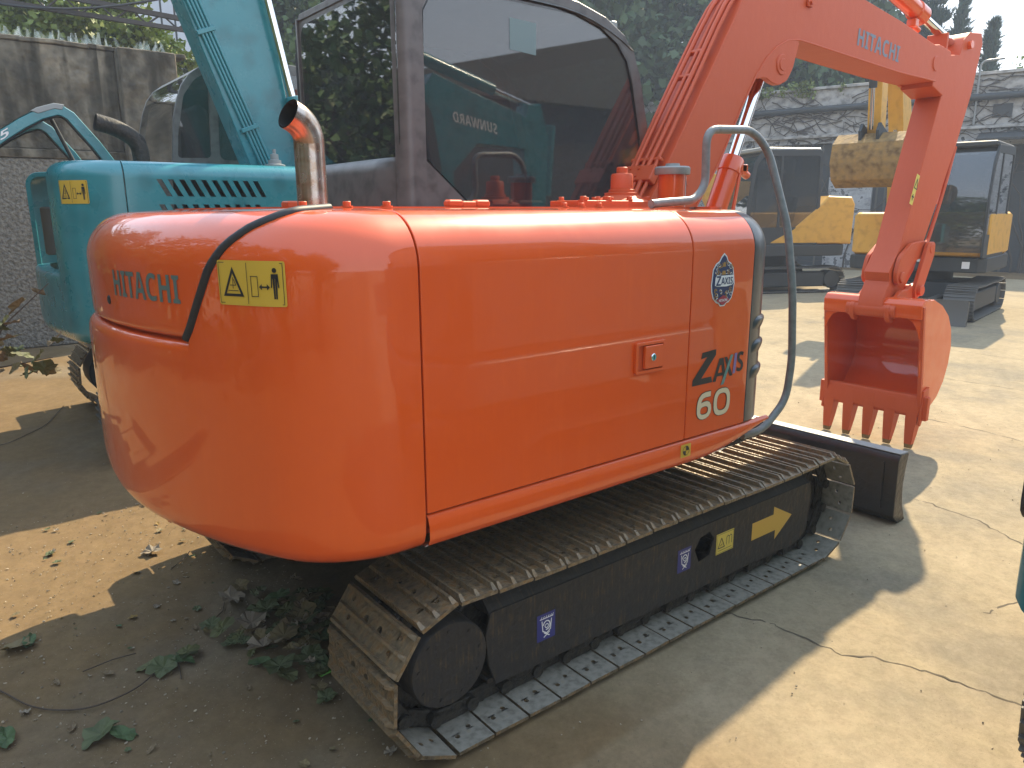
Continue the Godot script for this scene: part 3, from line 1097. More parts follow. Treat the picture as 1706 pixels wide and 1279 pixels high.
func build_excavator() -> void:
	make_plan()
	var S := PS[PS.size() - 1]
	var root := thing("excavator", "large glossy orange excavator with black cab, nearest and biggest machine in the yard", "excavator", Vector3.ZERO, "")
	# ---------- undercarriage
	var shoe := shoe_mesh(0.40, 0.1355)
	build_track(root, 0.80, 1.0, shoe)
	build_track(root, -0.80, -1.0, shoe)
	var ca := MB.new()
	ca.bx(Vector3(-0.55, 0.28, -0.62), Vector3(0.55, 0.52, 0.62), 0.03)
	ca.cyl(Vector3(0, 0.5, 0), Vector3(0, 0.68, 0), 0.42, 40, 0.01)
	part(root, "car_body", ca, M.black_paint)
	var bl := MB.new()
	bl.prism(rounded2(poly([1.665, 0.045, 1.655, 0.345, 1.675, 0.378, 1.765, 0.372, 1.745, 0.29, 1.735, 0.2, 1.75, 0.1, 1.80, 0.0, 1.72, 0.0]), 0.012, 3), -1.0, 1.0, Transform3D(), 0.004)
	for z in [-0.93, 0.93]:
		bl.bx(Vector3(1.657, 0.08, z - 0.004), Vector3(1.649, 0.33, z + 0.004))
	var blade := part(root, "dozer_blade", bl, M.black_paint, "black dozer blade in front of the tracks")
	var edge := MB.new()
	edge.prism(poly([1.672, 0.3785, 1.764, 0.3725, 1.764, 0.3755, 1.672, 0.3815]), -0.995, 0.995)
	part(blade, "grey_top_edge", edge, M.cap_grey)  # even lighter grey strip along the top of the black blade
	for z in [-0.42, 0.42]:
		var am := MB.new()
		am.prism(poly([0.5, 0.30, 0.5, 0.42, 1.3, 0.36, 1.66, 0.28, 1.66, 0.12, 1.3, 0.2]), z - 0.06, z + 0.06, Transform3D(), 0.006)
		part(blade, "lift_arm", am, M.black_paint)
	# ---------- house: shell, panels
	var lin_ := MB.new()
	body_patch(lin_, [Vector2(0.06, 0.70), Vector2(0.028, 0.74), Vector2(0.024, 1.2), Vector2(0.024, 1.40), Vector2(0.04, 1.48), Vector2(0.08, 1.52), Vector2(0.16, 1.536), Vector2(0.31, 1.545)], func(_y): return 0.02, func(_y): return S - 0.02, 0.0, 0.05, [false, false, false, false])
	part(root, "inner_shell", lin_, M.orange_matt)
	var deck := PackedVector2Array()
	var belly := PackedVector2Array()
	for i in range(0, PL.size(), 2):
		deck.append(PL[i] - PN[i] * (0.29 if PL[i].x < 0.3 else 0.17))
		belly.append(PL[i] - PN[i] * 0.07)
	var dk := MB.new()
	dk.prism(deck, 1.54, 1.583, lie())
	part(root, "top_deck", dk, M.orange_matt)
	var be := MB.new()
	be.prism(belly, 0.69, 0.72, lie())
	part(root, "belly_plate", be, M.black_paint)
	var s_seam := sx(-1.058)
	var s_fr := sx(0.018)
	var s_gr := sx(0.372)
	# side sill, its lower edge swept up at the front
	var sk := MB.new()
	var sill_prof := [Vector2(0.05, 0.668), Vector2(0.02, 0.671), Vector2(0.005, 0.680), Vector2(-0.004, 0.70), Vector2(-0.004, 0.735), Vector2(0.002, 0.760), Vector2(0.012, 0.7665)]
	var rows := []
	var lo := sx(0.535)
	var cols := 40
	for i in sill_prof.size():
		var row := []
		for j in cols + 1:
			var s := lerpf(s_seam - 0.004, lo, float(j) / cols)
			var q := at_s(s)
			var X: float = q[0].x
			var rise := 0.092 * pow(clampf((X - 0.10) / 0.43, 0.0, 1.0), 1.8)
			var y: float = maxf(sill_prof[i].y, 0.668 + rise + (sill_prof[i].y - 0.668) * (1.0 - rise / 0.105))
			var z: float = 0.956 - sill_prof[i].x
			row.append(Vector3(-1.054 + (0.535 + 1.054) * float(j) / cols, y, z))
		rows.append(row)
	sk.grid(rows, Vector3(0, 0, 1))
	var sill := part(root, "side_sill", sk, M.orange_paint)
	var cap := MB.new()
	cap.bx(Vector3(-1.05, 0.69, 0.88), Vector3(0.5, 0.765, 0.90))
	part(sill, "backing_strip", cap, M.orange_matt)
	var cgm := MB.new()
	cgm.flat(rounded2(poly([0, 0, 0.055, 0, 0.055, 0.048, 0, 0.048]), 0.004), on_z(0.9615, -0.006, 0.7085))
	var cm := part(sill, "lifting_mark", cgm, M.sign_yellow, "small yellow balance point mark on the sill")
	var cb := MB.new()
	for a in [0, 2]:
		var w := PackedVector2Array([Vector2(0.0275, 0.024)])
		for i in 7: w.append(Vector2(0.0275, 0.024) + Vector2.from_angle(PI / 2 * (a + i / 6.0)) * 0.017)
		cb.flat(w, on_z(0.9625, -0.006, 0.7085))
	shapes_on(cb, ring2(circle(0.0275, 0.024, 0.017, 18), 0.002), on_z(0.9625, -0.006, 0.7085))
	part(cm, "pictogram", cb, M.print_black)
	# door panel
	var dr := MB.new()
	var full := up_to(0.776, 1.427, 8) + fillet()
	body_patch(dr, full, func(_y): return s_fr + 0.005, func(_y): return s_seam - 0.005, 0.0, 0.06)
	var door := part(root, "engine_door", dr, M.orange_paint)
	var hp := MB.new()
	hp.prism(rounded2(poly([-0.262, 1.048, -0.118, 1.048, -0.118, 1.152, -0.262, 1.152]), 0.008), 0.9555, 0.9680, Transform3D(), 0.002, rounded2(poly([-0.250, 1.058, -0.130, 1.058, -0.130, 1.142, -0.250, 1.142]), 0.006))
	var latch := part(door, "latch_surround", hp, M.orange_paint)
	var hd := MB.new()
	hd.bx(Vector3(-0.250, 1.058, 0.956), Vector3(-0.130, 1.142, 0.9566))
	part(latch, "latch_recess", hd, M.orange_matt)
	var hb := MB.new()
	hb.bx(Vector3(-0.222, 1.062, 0.9567), Vector3(-0.132, 1.139, 0.972), 0.004)
	part(latch, "latch_paddle", hb, M.orange_paint)
	var hk := MB.new()
	hk.cyl(Vector3(-0.186, 1.10, 0.9715), Vector3(-0.186, 1.10, 0.9775), 0.0125, 20, 0.002)
	part(latch, "key_lock", hk, M.chrome)
	var kh := MB.new()
	kh.bx(Vector3(-0.188, 1.093, 0.9774), Vector3(-0.184, 1.107, 0.9780))
	part(latch, "key_slot", kh, M.print_black)
	# front side panel
	var fp := MB.new()
	body_patch(fp, full, func(_y): return s_gr + 0.003, func(_y): return s_fr - 0.005, 0.0, 0.04)
	var fpan := part(root, "side_panel", fp, M.orange_paint)
	side_prints(fpan)
	# dark corner panel with raised louvres
	var gc := MB.new()
	body_patch(gc, full, func(_y): return 0.0, func(_y): return s_gr - 0.003, 0.0, 0.025)
	var corner := part(root, "corner_panel", gc, M.grey_panel, "dark grey front corner panel with louvre bulges")
	for y in [1.175, 1.085, 0.985]:
		var lv := MB.new()
		var rws := []
		for i in 9:
			var rr := []
			var t := i / 8.0
			for j in 15:
				var s := lerpf(s_gr - 0.018, 0.06, j / 14.0)
				var e := sin(PI * clampf(j / 2.5, 0.0, 1.0) * 0.5) * sin(PI * clampf((14.0 - j) / 2.5, 0.0, 1.0) * 0.5)
				var bump := 0.011 * e * (sin(PI * 0.5 * clampf(t / 0.8, 0, 1)) if t < 0.8 else cos(PI * 0.5 * (t - 0.8) / 0.2))
				var q := on_body(s, y - 0.045 + 0.05 * t * (0.6 + 0.4 * e), bump + 0.0005)
				rr.append(q[0])
			rws.append(rr)
		lv.grid(rws, Vector3(0.5, 0, 1))
		part(corner, "louvre", lv, M.grey_panel)
	# front bulkhead
	var fb := MB.new()
	fb.bx(Vector3(0.50, 0.72, 0.32), Vector3(0.565, 1.52, 0.78), 0.01)
	fb.bx(Vector3(0.50, 0.72, -0.90), Vector3(0.565, 1.52, 0.02), 0.01)
	part(root, "front_bulkhead", fb, M.orange_matt)
	# counterweight: low body round the tail, and the two ears beside the hood
	var strip_y := [1.244, 1.28, 1.358, 1.432, 1.49, 1.535, 1.560, 1.572, 1.585]
	var strip_s := [2.420, 2.393, 2.347, 2.303, 2.254, 2.192, 2.132, 2.09, 1.98]
	var ear := func(y: float):
		for i in strip_y.size() - 1:
			if y <= strip_y[i + 1]:
				return lerpf(strip_s[i], strip_s[i + 1], clampf((y - strip_y[i]) / (strip_y[i + 1] - strip_y[i]), 0.0, 1.0))
		return strip_s[strip_s.size() - 1]
	var cw := MB.new()
	var lowp := [Vector2(0.10, 0.662), Vector2(0.055, 0.666), Vector2(0.028, 0.675), Vector2(0.010, 0.692), Vector2(0.002, 0.715), Vector2(0.0, 0.75)]
	for y in [0.80, 0.87, 0.94, 1.01, 1.08, 1.14, 1.19]: lowp.append(Vector2(0, y))
	var rearp := lowp.duplicate()
	rearp.append_array([Vector2(0.0, 1.215), Vector2(0.003, 1.228), Vector2(0.010, 1.237), Vector2(0.022, 1.242), Vector2(0.05, 1.244)])
	body_patch(cw, rearp, func(_y): return 2.420, func(_y): return S - 2.420, 1.0, 0.03, [false, false, false, false])
	var earp := lowp + up_to(1.216, 1.427, 6) + fillet()
	body_patch(cw, earp, func(_y): return s_seam + 0.005, func(y): return 2.420 if y < 1.245 else ear.call(y), 1.0, 0.03, [true, true, true, false])
	body_patch(cw, earp, func(y): return S - (2.420 if y < 1.245 else ear.call(y)), func(_y): return S - s_seam - 0.005, 1.0, 0.03, [true, true, false, true])
	var cwo := part(root, "counterweight", cw, M.orange_paint, "rounded orange counterweight round the tail")
	var tow := MB.new()
	tow.bx(Vector3(-1.55, 0.645, 0.20), Vector3(-1.42, 0.668, 0.26), 0.006)
	tow.bx(Vector3(-1.50, 0.650, -0.30), Vector3(-1.40, 0.668, -0.24), 0.006)
	part(cwo, "jack_lug", tow, M.orange_matt)
	keep_out_sign(cwo, func(p): return on_body(2.281 - p.x, 1.348 + p.y, 0.002), 0.198, 0.108)
	# engine hood with the maker's name
	var hood := MB.new()
	var hprof := [Vector2(0.012, 1.2505), Vector2(0.003, 1.256), Vector2(0.0, 1.266)] + up_to(1.29, 1.427, 4) + fillet()
	body_patch(hood, hprof, func(y): return ear.call(y) + 0.022, func(y): return S - ear.call(y) - 0.022, 0.0, 0.03)
	var hoodo := part(root, "engine_hood", hood, M.orange_paint, "orange engine hood at the tail with grey lettering")
	var strip := PackedVector3Array()
	for i in 33:
		var y := lerpf(1.25, 1.427, i / 20.0) if i <= 20 else 0.0
		var s: float
		var ins := 0.0
		if i > 20:
			var t := PI / 2 * (i - 20) / 12.0
			ins = 0.145 - 0.145 * cos(t)
			y = 1.427 + 0.145 * sin(t)
		s = ear.call(y) + 0.011
		var q := at_s(s)
		strip.append(Vector3(q[0].x - q[1].x * (ins + 0.002), y, q[0].y - q[1].y * (ins + 0.002)))
	var q2 := at_s(2.0)
	strip.append(Vector3(q2[0].x - q2[1].x * 0.24, 1.578, q2[0].y - q2[1].y * 0.24))
	var sb := MB.new()
	sb.tube(strip, 0.0125, 10)
	part(hoodo, "rubber_seal", sb, M.rubber)
	var hl := MB.new()
	print_on(hl, letters("HITACHI", 0.074, 0.366), func(p): return on_body(2.797 - p.x, 1.340 + p.y, 0.0015))
	part(hoodo, "lettering", hl, M.print_grey_green)
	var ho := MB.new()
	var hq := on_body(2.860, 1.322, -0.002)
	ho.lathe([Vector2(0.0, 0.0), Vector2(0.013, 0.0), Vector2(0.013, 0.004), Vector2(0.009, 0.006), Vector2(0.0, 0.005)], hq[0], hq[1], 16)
	part(hoodo, "latch_hole_disc", ho, M.rubber)  # raised dark disc: the shade of an open latch hole put into colour
	# ---------- things on the deck
	var bolts := [[-1.20, 0.60], [-1.10, 0.66], [-1.0, 0.70], [-0.30, 0.655], [-0.22, 0.655], [-0.14, 0.66]]
	for p in bolts:
		var hbm := MB.new()
		hex_bolt(hbm, Vector3(p[0], 1.581, p[1]), UPV, 0.011, 0.016)
		part(root, "deck_bolt", hbm, M.orange_matt)
	var bend := PackedVector3Array([Vector3(-1.105, 1.555, 0.45), Vector3(-1.105, 1.66, 0.45), Vector3(-1.105, 1.74, 0.45)])
	for i in 13:
		var a := deg_to_rad(66.0) * i / 12.0
		bend.append(Vector3(-1.183 + 0.078 * cos(a), 1.758 + 0.078 * sin(a), 0.45 + 0.012 * i / 12.0))
	bend.append(bend[bend.size() - 1] + Vector3(-0.0165, 0.0075, 0.003))
	var exh := MB.new()
	exh.tube(bend, 0.0435, 28, false)
	var pipe := part(root, "exhaust_pipe", exh, M.exhaust_steel, "bent bare steel exhaust pipe on the hood")
	var exi := MB.new()
	exi.tube(bend.slice(2), 0.040, 28, false)
	part(pipe, "sooty_bore", exi, M.soot)
	var hg := MB.new()
	hg.bx(Vector3(-0.66, 1.582, 0.46), Vector3(-0.60, 1.607, 0.50), 0.008)
	hg.bx(Vector3(-0.605, 1.582, 0.462), Vector3(-0.545, 1.603, 0.498), 0.006)
	hg.bx(Vector3(-0.55, 1.582, 0.46), Vector3(-0.49, 1.607, 0.50), 0.008)
	part(root, "hood_hinge", hg, M.orange_matt)
	var hg2 := MB.new()
	hg2.bx(Vector3(-1.08, 1.582, 0.14), Vector3(-1.02, 1.605, 0.20), 0.006)
	hg2.bx(Vector3(-1.02, 1.582, 0.14), Vector3(-0.94, 1.601, 0.20), 0.006)
	part(root, "hood_hinge", hg2, M.orange_matt)
	# tank cover plate with bolts and the breather on its flange
	var tc := MB.new()
	tc.bx(Vector3(-0.14, 1.581, 0.40), Vector3(0.10, 1.607, 0.58), 0.003)
	var tank := part(root, "tank_cover", tc, M.orange_matt)
	for p in [[-0.125, 0.565, 0.012], [-0.10, 0.42, 0.010], [-0.05, 0.565, 0.008], [0.0, 0.565, 0.012], [0.03, 0.42, 0.01], [0.085, 0.50, 0.01]]:
		var tb := MB.new()
		hex_bolt(tb, Vector3(p[0], 1.606, p[1]), UPV, p[2], 0.016)
		part(tank, "bolt", tb, M.orange_matt)
	var fl := MB.new()
	fl.lathe([Vector2(0, 0), Vector2(0.125, 0), Vector2(0.125, 0.022), Vector2(0.112, 0.030), Vector2(0.085, 0.036), Vector2(0.068, 0.048), Vector2(0.068, 0.058), Vector2(0.052, 0.060), Vector2(0.052, 0.07), Vector2(0.045, 0.072)], Vector3(0.215, 1.582, 0.43), UPV, 30)
	fl.lathe([Vector2(0.045, 0), Vector2(0.044, 0.052), Vector2(0.040, 0.06), Vector2(0.022, 0.062), Vector2(0.022, 0.082), Vector2(0.018, 0.086), Vector2(0, 0.086)], Vector3(0.215, 1.654, 0.43), UPV, 24)
	var flo := part(root, "tank_breather", fl, M.orange_matt, "orange stepped tank breather with hexagon top")
	for i in 7:
		var tb := MB.new()
		hex_bolt(tb, Vector3(0.215 + 0.108 * cos(TAU * i / 7 + 0.3), 1.609, 0.43 + 0.108 * sin(TAU * i / 7 + 0.3)), UPV, 0.011, 0.016)
		part(flo, "bolt", tb, M.orange_matt)
	var rc := MB.new()
	rc.cyl(Vector3(0.437, 1.56, 0.50), Vector3(0.437, 1.715, 0.50), 0.056, 28)
	var res := part(root, "filler_tank", rc, M.orange_paint, "orange filler neck with grey cap and white label")
	var rcc := MB.new()
	rcc.lathe([Vector2(0, 0), Vector2(0.070, 0), Vector2(0.072, 0.006), Vector2(0.072, 0.026), Vector2(0.066, 0.032), Vector2(0.03, 0.034), Vector2(0.028, 0.044), Vector2(0, 0.046)], Vector3(0.437, 1.713, 0.50), UPV, 28)
	part(res, "cap", rcc, M.cap_grey)
	var curl := func(p: Vector2, lift: float):
		var a := PI * 0.34 - p.x / 0.056
		return [Vector3(0.437 + (0.056 + lift) * cos(a), 1.575 + p.y, 0.50 + (0.056 + lift) * sin(a)), Vector3(cos(a), 0, sin(a))]
	var lb := MB.new()
	for i in 4: lb.flat(poly([-0.005 + i * 0.01, 0, 0.005 + i * 0.01, 0, 0.005 + i * 0.01, 0.13, -0.005 + i * 0.01, 0.13]), func(p): return curl.call(p, 0.001))
	var lab := part(res, "caution_label", lb, M.print_white)
	var lt := MB.new()
	var LL := []
	for y in [0.015, 0.025, 0.035, 0.045]: LL.append_array(stroke2(poly([0.0, y, 0.026, y]), 0.003))
	LL.append_array(stroke2(poly([-0.004, 0.055, 0.034, 0.055]), 0.002))
	LL.append_array(stroke2(poly([-0.004, 0.082, 0.034, 0.082]), 0.002))
	LL.append(poly([0.0, 0.061, 0.012, 0.061, 0.006, 0.073]))
	LL.append(poly([0.02, 0.073, 0.03, 0.073, 0.025, 0.061]))
	for x in [0.0, 0.008, 0.017, 0.024]: LL.append_array(stroke2(poly([x, 0.098, x + 0.005, 0.112]), 0.004))
	shapes_on(lt, LL, func(p): return curl.call(p, 0.002))
	part(lab, "print", lt, M.print_black)
	# hand rail
	var rl := MB.new()
	rl.tube(rounded(path3([0.03, 1.592, 0.75, 0.10, 1.598, 0.75, 0.27, 1.607, 0.75, 0.330, 1.66, 0.75, 0.322, 1.862, 0.75, 0.600, 1.876, 0.755, 0.690, 1.80, 0.775, 0.725, 1.506, 0.862, 0.727, 1.258, 0.905, 0.742, 0.968, 0.918, 0.720, 0.80, 0.918, 0.57, 0.695, 0.915, 0.45, 0.69, 0.90]), 0.06, 7), 0.0155, 14)
	part(root, "hand_rail", rl, M.rail_grey, "bent grey tube hand rail at the front corner")
	build_cab(root)
	build_front(root)

func side_prints(p: Node) -> void:
	var z := 0.9575
	# model name: heavy Z, small caps after it, one stroke of the X teal, the I lilac
	var bk := MB.new()
	var L := []
	L.append(poly([0.093, 1.078, 0.172, 1.083, 0.172, 1.062, 0.094, 0.985, 0.152, 0.985, 0.158, 0.963, 0.044, 0.963, 0.046, 0.985, 0.122, 1.060, 0.088, 1.056]))
	L.append(poly([0.160, 0.962, 0.178, 0.962, 0.200, 1.020, 0.208, 1.020, 0.222, 0.965, 0.240, 0.965, 0.218, 1.046, 0.194, 1.046]))
	L.append(poly([0.183, 0.980, 0.219, 0.980, 0.216, 0.992, 0.188, 0.992]))
	L.append(poly([0.222, 1.047, 0.240, 1.047, 0.278, 0.972, 0.260, 0.972]))
	shapes_on(bk, L, on_z(z))
	print_on(bk, letters("S", 0.075, 0.040, true), on_z(z, 0.302, 0.982))
	var nm := part(p, "model_lettering", bk, M.print_black, "black model lettering with teal and lilac strokes")
	var tl := MB.new()
	tl.flat(poly([0.208, 0.944, 0.226, 0.946, 0.276, 1.052, 0.260, 1.052]), on_z(z + 0.001))
	part(nm, "teal_stroke", tl, M.print_teal)
	var ll := MB.new()
	ll.flat(poly([0.277, 0.978, 0.292, 0.979, 0.300, 1.055, 0.284, 1.055]), on_z(z + 0.001))
	part(nm, "lilac_stroke", ll, M.print_lilac)
	var six := poly([0.153, 0.931, 0.122, 0.931, 0.102, 0.927, 0.088, 0.916, 0.0795, 0.900, 0.0765, 0.880, 0.0775, 0.858, 0.084, 0.844, 0.096, 0.835, 0.112, 0.831, 0.130, 0.832, 0.146, 0.838, 0.157, 0.850, 0.160, 0.865, 0.157, 0.880, 0.148, 0.891, 0.134, 0.8965, 0.116, 0.8965, 0.1, 0.893, 0.103, 0.902, 0.111, 0.909, 0.124, 0.912, 0.153, 0.912])
	var six_in := PackedVector2Array()
	var zero := PackedVector2Array()
	var zero_in := PackedVector2Array()
	for i in 28:
		var a := TAU * i / 28.0
		var d := Vector2(signf(cos(a)) * pow(absf(cos(a)), 0.75), signf(sin(a)) * pow(absf(sin(a)), 0.75))
		six_in.append(Vector2(0.119, 0.8635) + d * Vector2(0.0225, 0.0150))
		zero.append(Vector2(0.222, 0.881) + d * Vector2(0.049, 0.051))
		zero_in.append(Vector2(0.222, 0.881) + d * Vector2(0.030, 0.033))
	var n6 := MB.new()
	n6.flat(six, on_z(z + 0.001), six_in)
	n6.flat(zero, on_z(z + 0.001), zero_in)
	var num := part(p, "number_lettering", n6, M.print_cream, "cream number 60")
	var sh := MB.new()
	sh.flat(MB.inset(six, -0.0022), on_z(z), MB.inset(six_in, 0.0022))
	sh.flat(MB.inset(zero, -0.0022), on_z(z), MB.inset(zero_in, 0.0022))
	part(num, "dark_outline", sh, M.print_black)
	# tall crest sticker
	var out := poly([0.187, 1.424, 0.203, 1.412, 0.213, 1.395, 0.232, 1.386, 0.244, 1.370, 0.250, 1.345, 0.256, 1.315, 0.251, 1.285, 0.243, 1.262, 0.227, 1.248, 0.214, 1.246, 0.203, 1.236, 0.178, 1.236, 0.167, 1.246, 0.153, 1.250, 0.134, 1.266, 0.124, 1.290, 0.120, 1.315, 0.124, 1.345, 0.126, 1.368, 0.142, 1.388, 0.160, 1.396, 0.172, 1.412])
	var cw := MB.new()
	cw.flat(out, on_z(z))
	var crest := part(p, "crest_sticker", cw, M.print_white, "tall crest-shaped sticker with ornament and name band")
	var cd := MB.new()
	cd.flat(MB.inset(out, 0.005), on_z(z + 0.001))
	part(crest, "dark_field", cd, M.print_navy)
	var go := MB.new()
	var wo := MB.new()
	L = []
	var W := []
	var r2 := RandomNumberGenerator.new()
	r2.seed = 5
	for i in 30:
		for sg in [-1.0, 1.0]:
			var t := i / 30.0
			var cx: float = 0.188 + sg * r2.randf_range(0.010, 0.048)
			var cy := lerpf(1.262, 1.395, fposmod(t * 7.3, 1.0))
			if cy > 1.300 and cy < 1.345: continue
			if absf(cx - 0.188) > 0.03 and cy > 1.378: continue
			var arc := PackedVector2Array()
			var a0 := r2.randf() * TAU
			for k in 7: arc.append(Vector2(cx, cy) + Vector2.from_angle(a0 + sg * k * 0.75) * (0.0095 - k * 0.001))
			if i % 3 == 0: W.append_array(stroke2(arc, 0.002))
			else: L.append_array(stroke2(arc, 0.0026))
	L.append(poly([0.180, 1.362, 0.196, 1.362, 0.200, 1.348, 0.176, 1.348]))
	L.append(poly([0.183, 1.392, 0.193, 1.392, 0.198, 1.376, 0.178, 1.376]))
	shapes_on(go, L, on_z(z + 0.002))
	shapes_on(wo, W, on_z(z + 0.002))
	part(crest, "gold_ornament", go, M.print_gold).set_meta("kind", "stuff")
	var band := poly([0.140, 1.340, 0.150, 1.349, 0.170, 1.345, 0.242, 1.345, 0.246, 1.318, 0.238, 1.310, 0.205, 1.306, 0.150, 1.308, 0.138, 1.312])
	wo.flat(band, on_z(z + 0.003))
	part(crest, "white_ornament", wo, M.print_white)
	var bt := MB.new()
	print_on(bt, letters("Z", 0.034, 0.026), on_z(z + 0.004, 0.145, 1.3105))
	print_on(bt, letters("AXIS", 0.025, 0.066), on_z(z + 0.004, 0.173, 1.3135))
	part(crest, "band_lettering", bt, M.print_navy)
	var rd := MB.new()
	rd.flat(poly([0.150, 1.258, 0.190, 1.276, 0.230, 1.258, 0.190, 1.240]), on_z(z + 0.003))
	var dia := part(crest, "red_diamond", rd, M.print_red)
	var dt := MB.new()
	print_on(dt, letters("HITACHI", 0.009, 0.048), on_z(z + 0.004, 0.166, 1.2535))
	dia.set_meta("label", "red diamond at the foot of the crest")
	part(crest, "small_lettering", dt, M.print_white)

func build_cab(root: Node3D) -> void:
	var cab := Node3D.new()
	cab.name = "cab"
	root.add_child(cab, true)
	cab.set_meta("label", "dark grey driver's cab with tinted panes")
	var zr := 0.02
	var zl := -0.93
	var side := poly([-0.50, 1.45, -0.50, 2.36, -0.47, 2.43, -0.40, 2.455, 0.10, 2.472, 0.35, 2.450, 0.52, 2.412, 0.645, 2.352, 0.715, 2.28, 0.755, 2.18, 0.80, 2.0, 0.845, 1.85, 0.862, 1.70, 0.865, 1.45])
	var hole := poly([-0.452, 1.775, -0.440, 2.30, -0.40, 2.365, -0.30, 2.392, 0.10, 2.428, 0.34, 2.400, 0.49, 2.366, 0.60, 2.312, 0.665, 2.245, 0.700, 2.16, 0.752, 1.98, 0.795, 1.83, 0.812, 1.70, 0.815, 1.50, -0.13, 1.50, -0.21, 1.575])
	for zz in [zr, zl + 0.035]:
		var f := MB.new()
		f.prism(side, zz - 0.035, zz, Transform3D(), 0.006, hole)
		part(cab, "side_frame", f, M.cab_grey)
		var g := MB.new()
		g.prism(MB.inset(hole, -0.008), zz - 0.014, zz - 0.010)
		var pane := part(cab, "side_window", g, M.glass, "tinted side window mirroring the machine opposite" if zz == zr else "")
		if zz == zr:
			var gk := MB.new()
			gk.sides(MB.inset(hole, 0.006), zz - 0.010, zz - 0.004, Transform3D(), -1.0)
			part(pane, "rubber_gasket", gk, M.rubber)
			var fi := MB.new()
			fi.flat(poly([-0.022, 2.214, 0.118, 2.206, 0.118, 2.330, -0.022, 2.334]), on_z(zz - 0.0085))
			part(pane, "paper_sticker", fi, M.film_pale, "pale square sheet stuck on the side window")
	# rear: frame with pane, round corner posts, lower panel with a ledge
	var back := poly([zl + 0.02, 1.45, zl + 0.02, 2.38, zl + 0.06, 2.44, zr - 0.06, 2.44, zr - 0.02, 2.38, zr - 0.02, 1.45])
	var bh := rounded2(poly([zl + 0.10, 1.80, zl + 0.10, 2.365, zr - 0.045, 2.365, zr - 0.045, 1.795]), 0.05)
	var rf := MB.new()
	rf.prism(back, -0.535, -0.505, cross_x(), 0.004, bh)
	part(cab, "rear_frame", rf, M.cab_grey)
	var rg := MB.new()
	rg.prism(MB.inset(bh, -0.02), -0.541, -0.537, cross_x())
	var rp := part(cab, "rear_window", rg, M.glass, "tinted rear window mirroring trees")
	var gk2 := MB.new()
	gk2.prism(MB.inset(bh, -0.021), -0.5375, -0.5355, cross_x(), 0.0, MB.inset(bh, -0.012))
	part(rp, "rubber_gasket", gk2, M.rubber)
	for zz in [[zr - 0.075, 1.0], [zl + 0.075, -1.0]]:
		var pp := PackedVector2Array([Vector2(-0.44, zz[0] + zz[1] * 0.075), Vector2(-0.44, zz[0] + zz[1] * 0.02), Vector2(-0.515, zz[0] + zz[1] * 0.02), Vector2(-0.545, zz[0] + zz[1] * 0.02)])
		for i in 8:
			var a := PI / 2 * i / 7.0
			pp.append(Vector2(-0.49 - 0.055 * cos(a), zz[0] + zz[1] * (0.024 + 0.055 * sin(a))))
		var post := MB.new()
		post.prism(pp, 1.45, 2.42, lie(), 0.003)
		part(cab, "corner_post", post, M.cab_grey)
	var lp := MB.new()
	var rows := []
	var pr := [[-0.536, 1.778], [-0.552, 1.774], [-0.572, 1.755], [-0.580, 1.72], [-0.580, 1.60], [-0.578, 1.50]]
	for q in pr:
		var row := []
		for j in 21:
			var t := j / 20.0
			var e := smoothstep(0.0, 0.1, t) * smoothstep(0.0, 0.1, 1.0 - t)
			row.append(Vector3(lerpf(-0.536, q[0], e), q[1], lerpf(zl + 0.06, zr - 0.055, t)))
		rows.append(row)
	lp.grid(rows, Vector3(-1, 0, 0))
	part(cab, "rear_panel", lp, M.cab_grey)
	var roof := MB.new()
	var rr := []
	for i in 15:
		var t := i / 14.0
		var row := []
		for j in 21:
			var u := j / 20.0
			var x := lerpf(-0.54, 0.70, t)
			var z := lerpf(zl - 0.005, zr + 0.005, u)
			var e := minf(1.0, minf(t, 1.0 - t) * 7.0)
			var e2 := minf(1.0, minf(u, 1.0 - u) * 9.0)
			var top := 2.41 + 0.065 * sqrt(1.0 - pow(1.0 - e, 2)) * sqrt(1.0 - pow(1.0 - e2, 2)) - 0.12 * pow(maxf(0, t - 0.6) / 0.4, 2)
			row.append(Vector3(x, top, z))
		rr.append(row)
	roof.grid(rr, UPV)
	roof.bx(Vector3(-0.50, 2.395, zl + 0.01), Vector3(0.42, 2.41, zr - 0.01))
	part(cab, "roof", roof, M.cab_grey)
	# front: pillars and windscreen
	for zz in [zl, zr - 0.035]:
		var fs := MB.new()
		fs.prism(poly([0.80, 1.45, 0.865, 1.45, 0.862, 1.70, 0.845, 1.85, 0.755, 2.18, 0.70, 2.30, 0.64, 2.34, 0.70, 2.16, 0.795, 1.80]), zz + 0.002, zz + 0.033)
		part(cab, "front_pillar", fs, M.cab_grey)
	var ws := MB.new()
	var wr := []
	for q in [[0.858, 1.47], [0.856, 1.70], [0.838, 1.85], [0.748, 2.18], [0.69, 2.30], [0.62, 2.36]]:
		wr.append([Vector3(q[0], q[1], zl + 0.03), Vector3(q[0], q[1], zr - 0.03)])
	ws.grid(wr, Vector3(1, 0.2, 0))
	part(cab, "windscreen", ws, M.glass)
	# outside left: dark door rail beside the rear window
	var dr := MB.new()
	dr.bx(Vector3(-0.52, 1.50, zl - 0.055), Vector3(-0.46, 2.30, zl - 0.015), 0.012)
	dr.bx(Vector3(-0.52, 2.28, zl - 0.045), Vector3(-0.48, 2.36, zl - 0.005), 0.012)
	part(cab, "door_rail", dr, M.rubber)
	var lamp := MB.new()
	lamp.bx(Vector3(0.62, 2.372, -0.10), Vector3(0.66, 2.425, -0.04), 0.008)
	part(cab, "work_lamp", lamp, M.cap_grey)
	var hk := MB.new()
	hk.cyl(Vector3(0.835, 1.93, 0.02), Vector3(0.835, 1.93, 0.07), 0.008, 10)
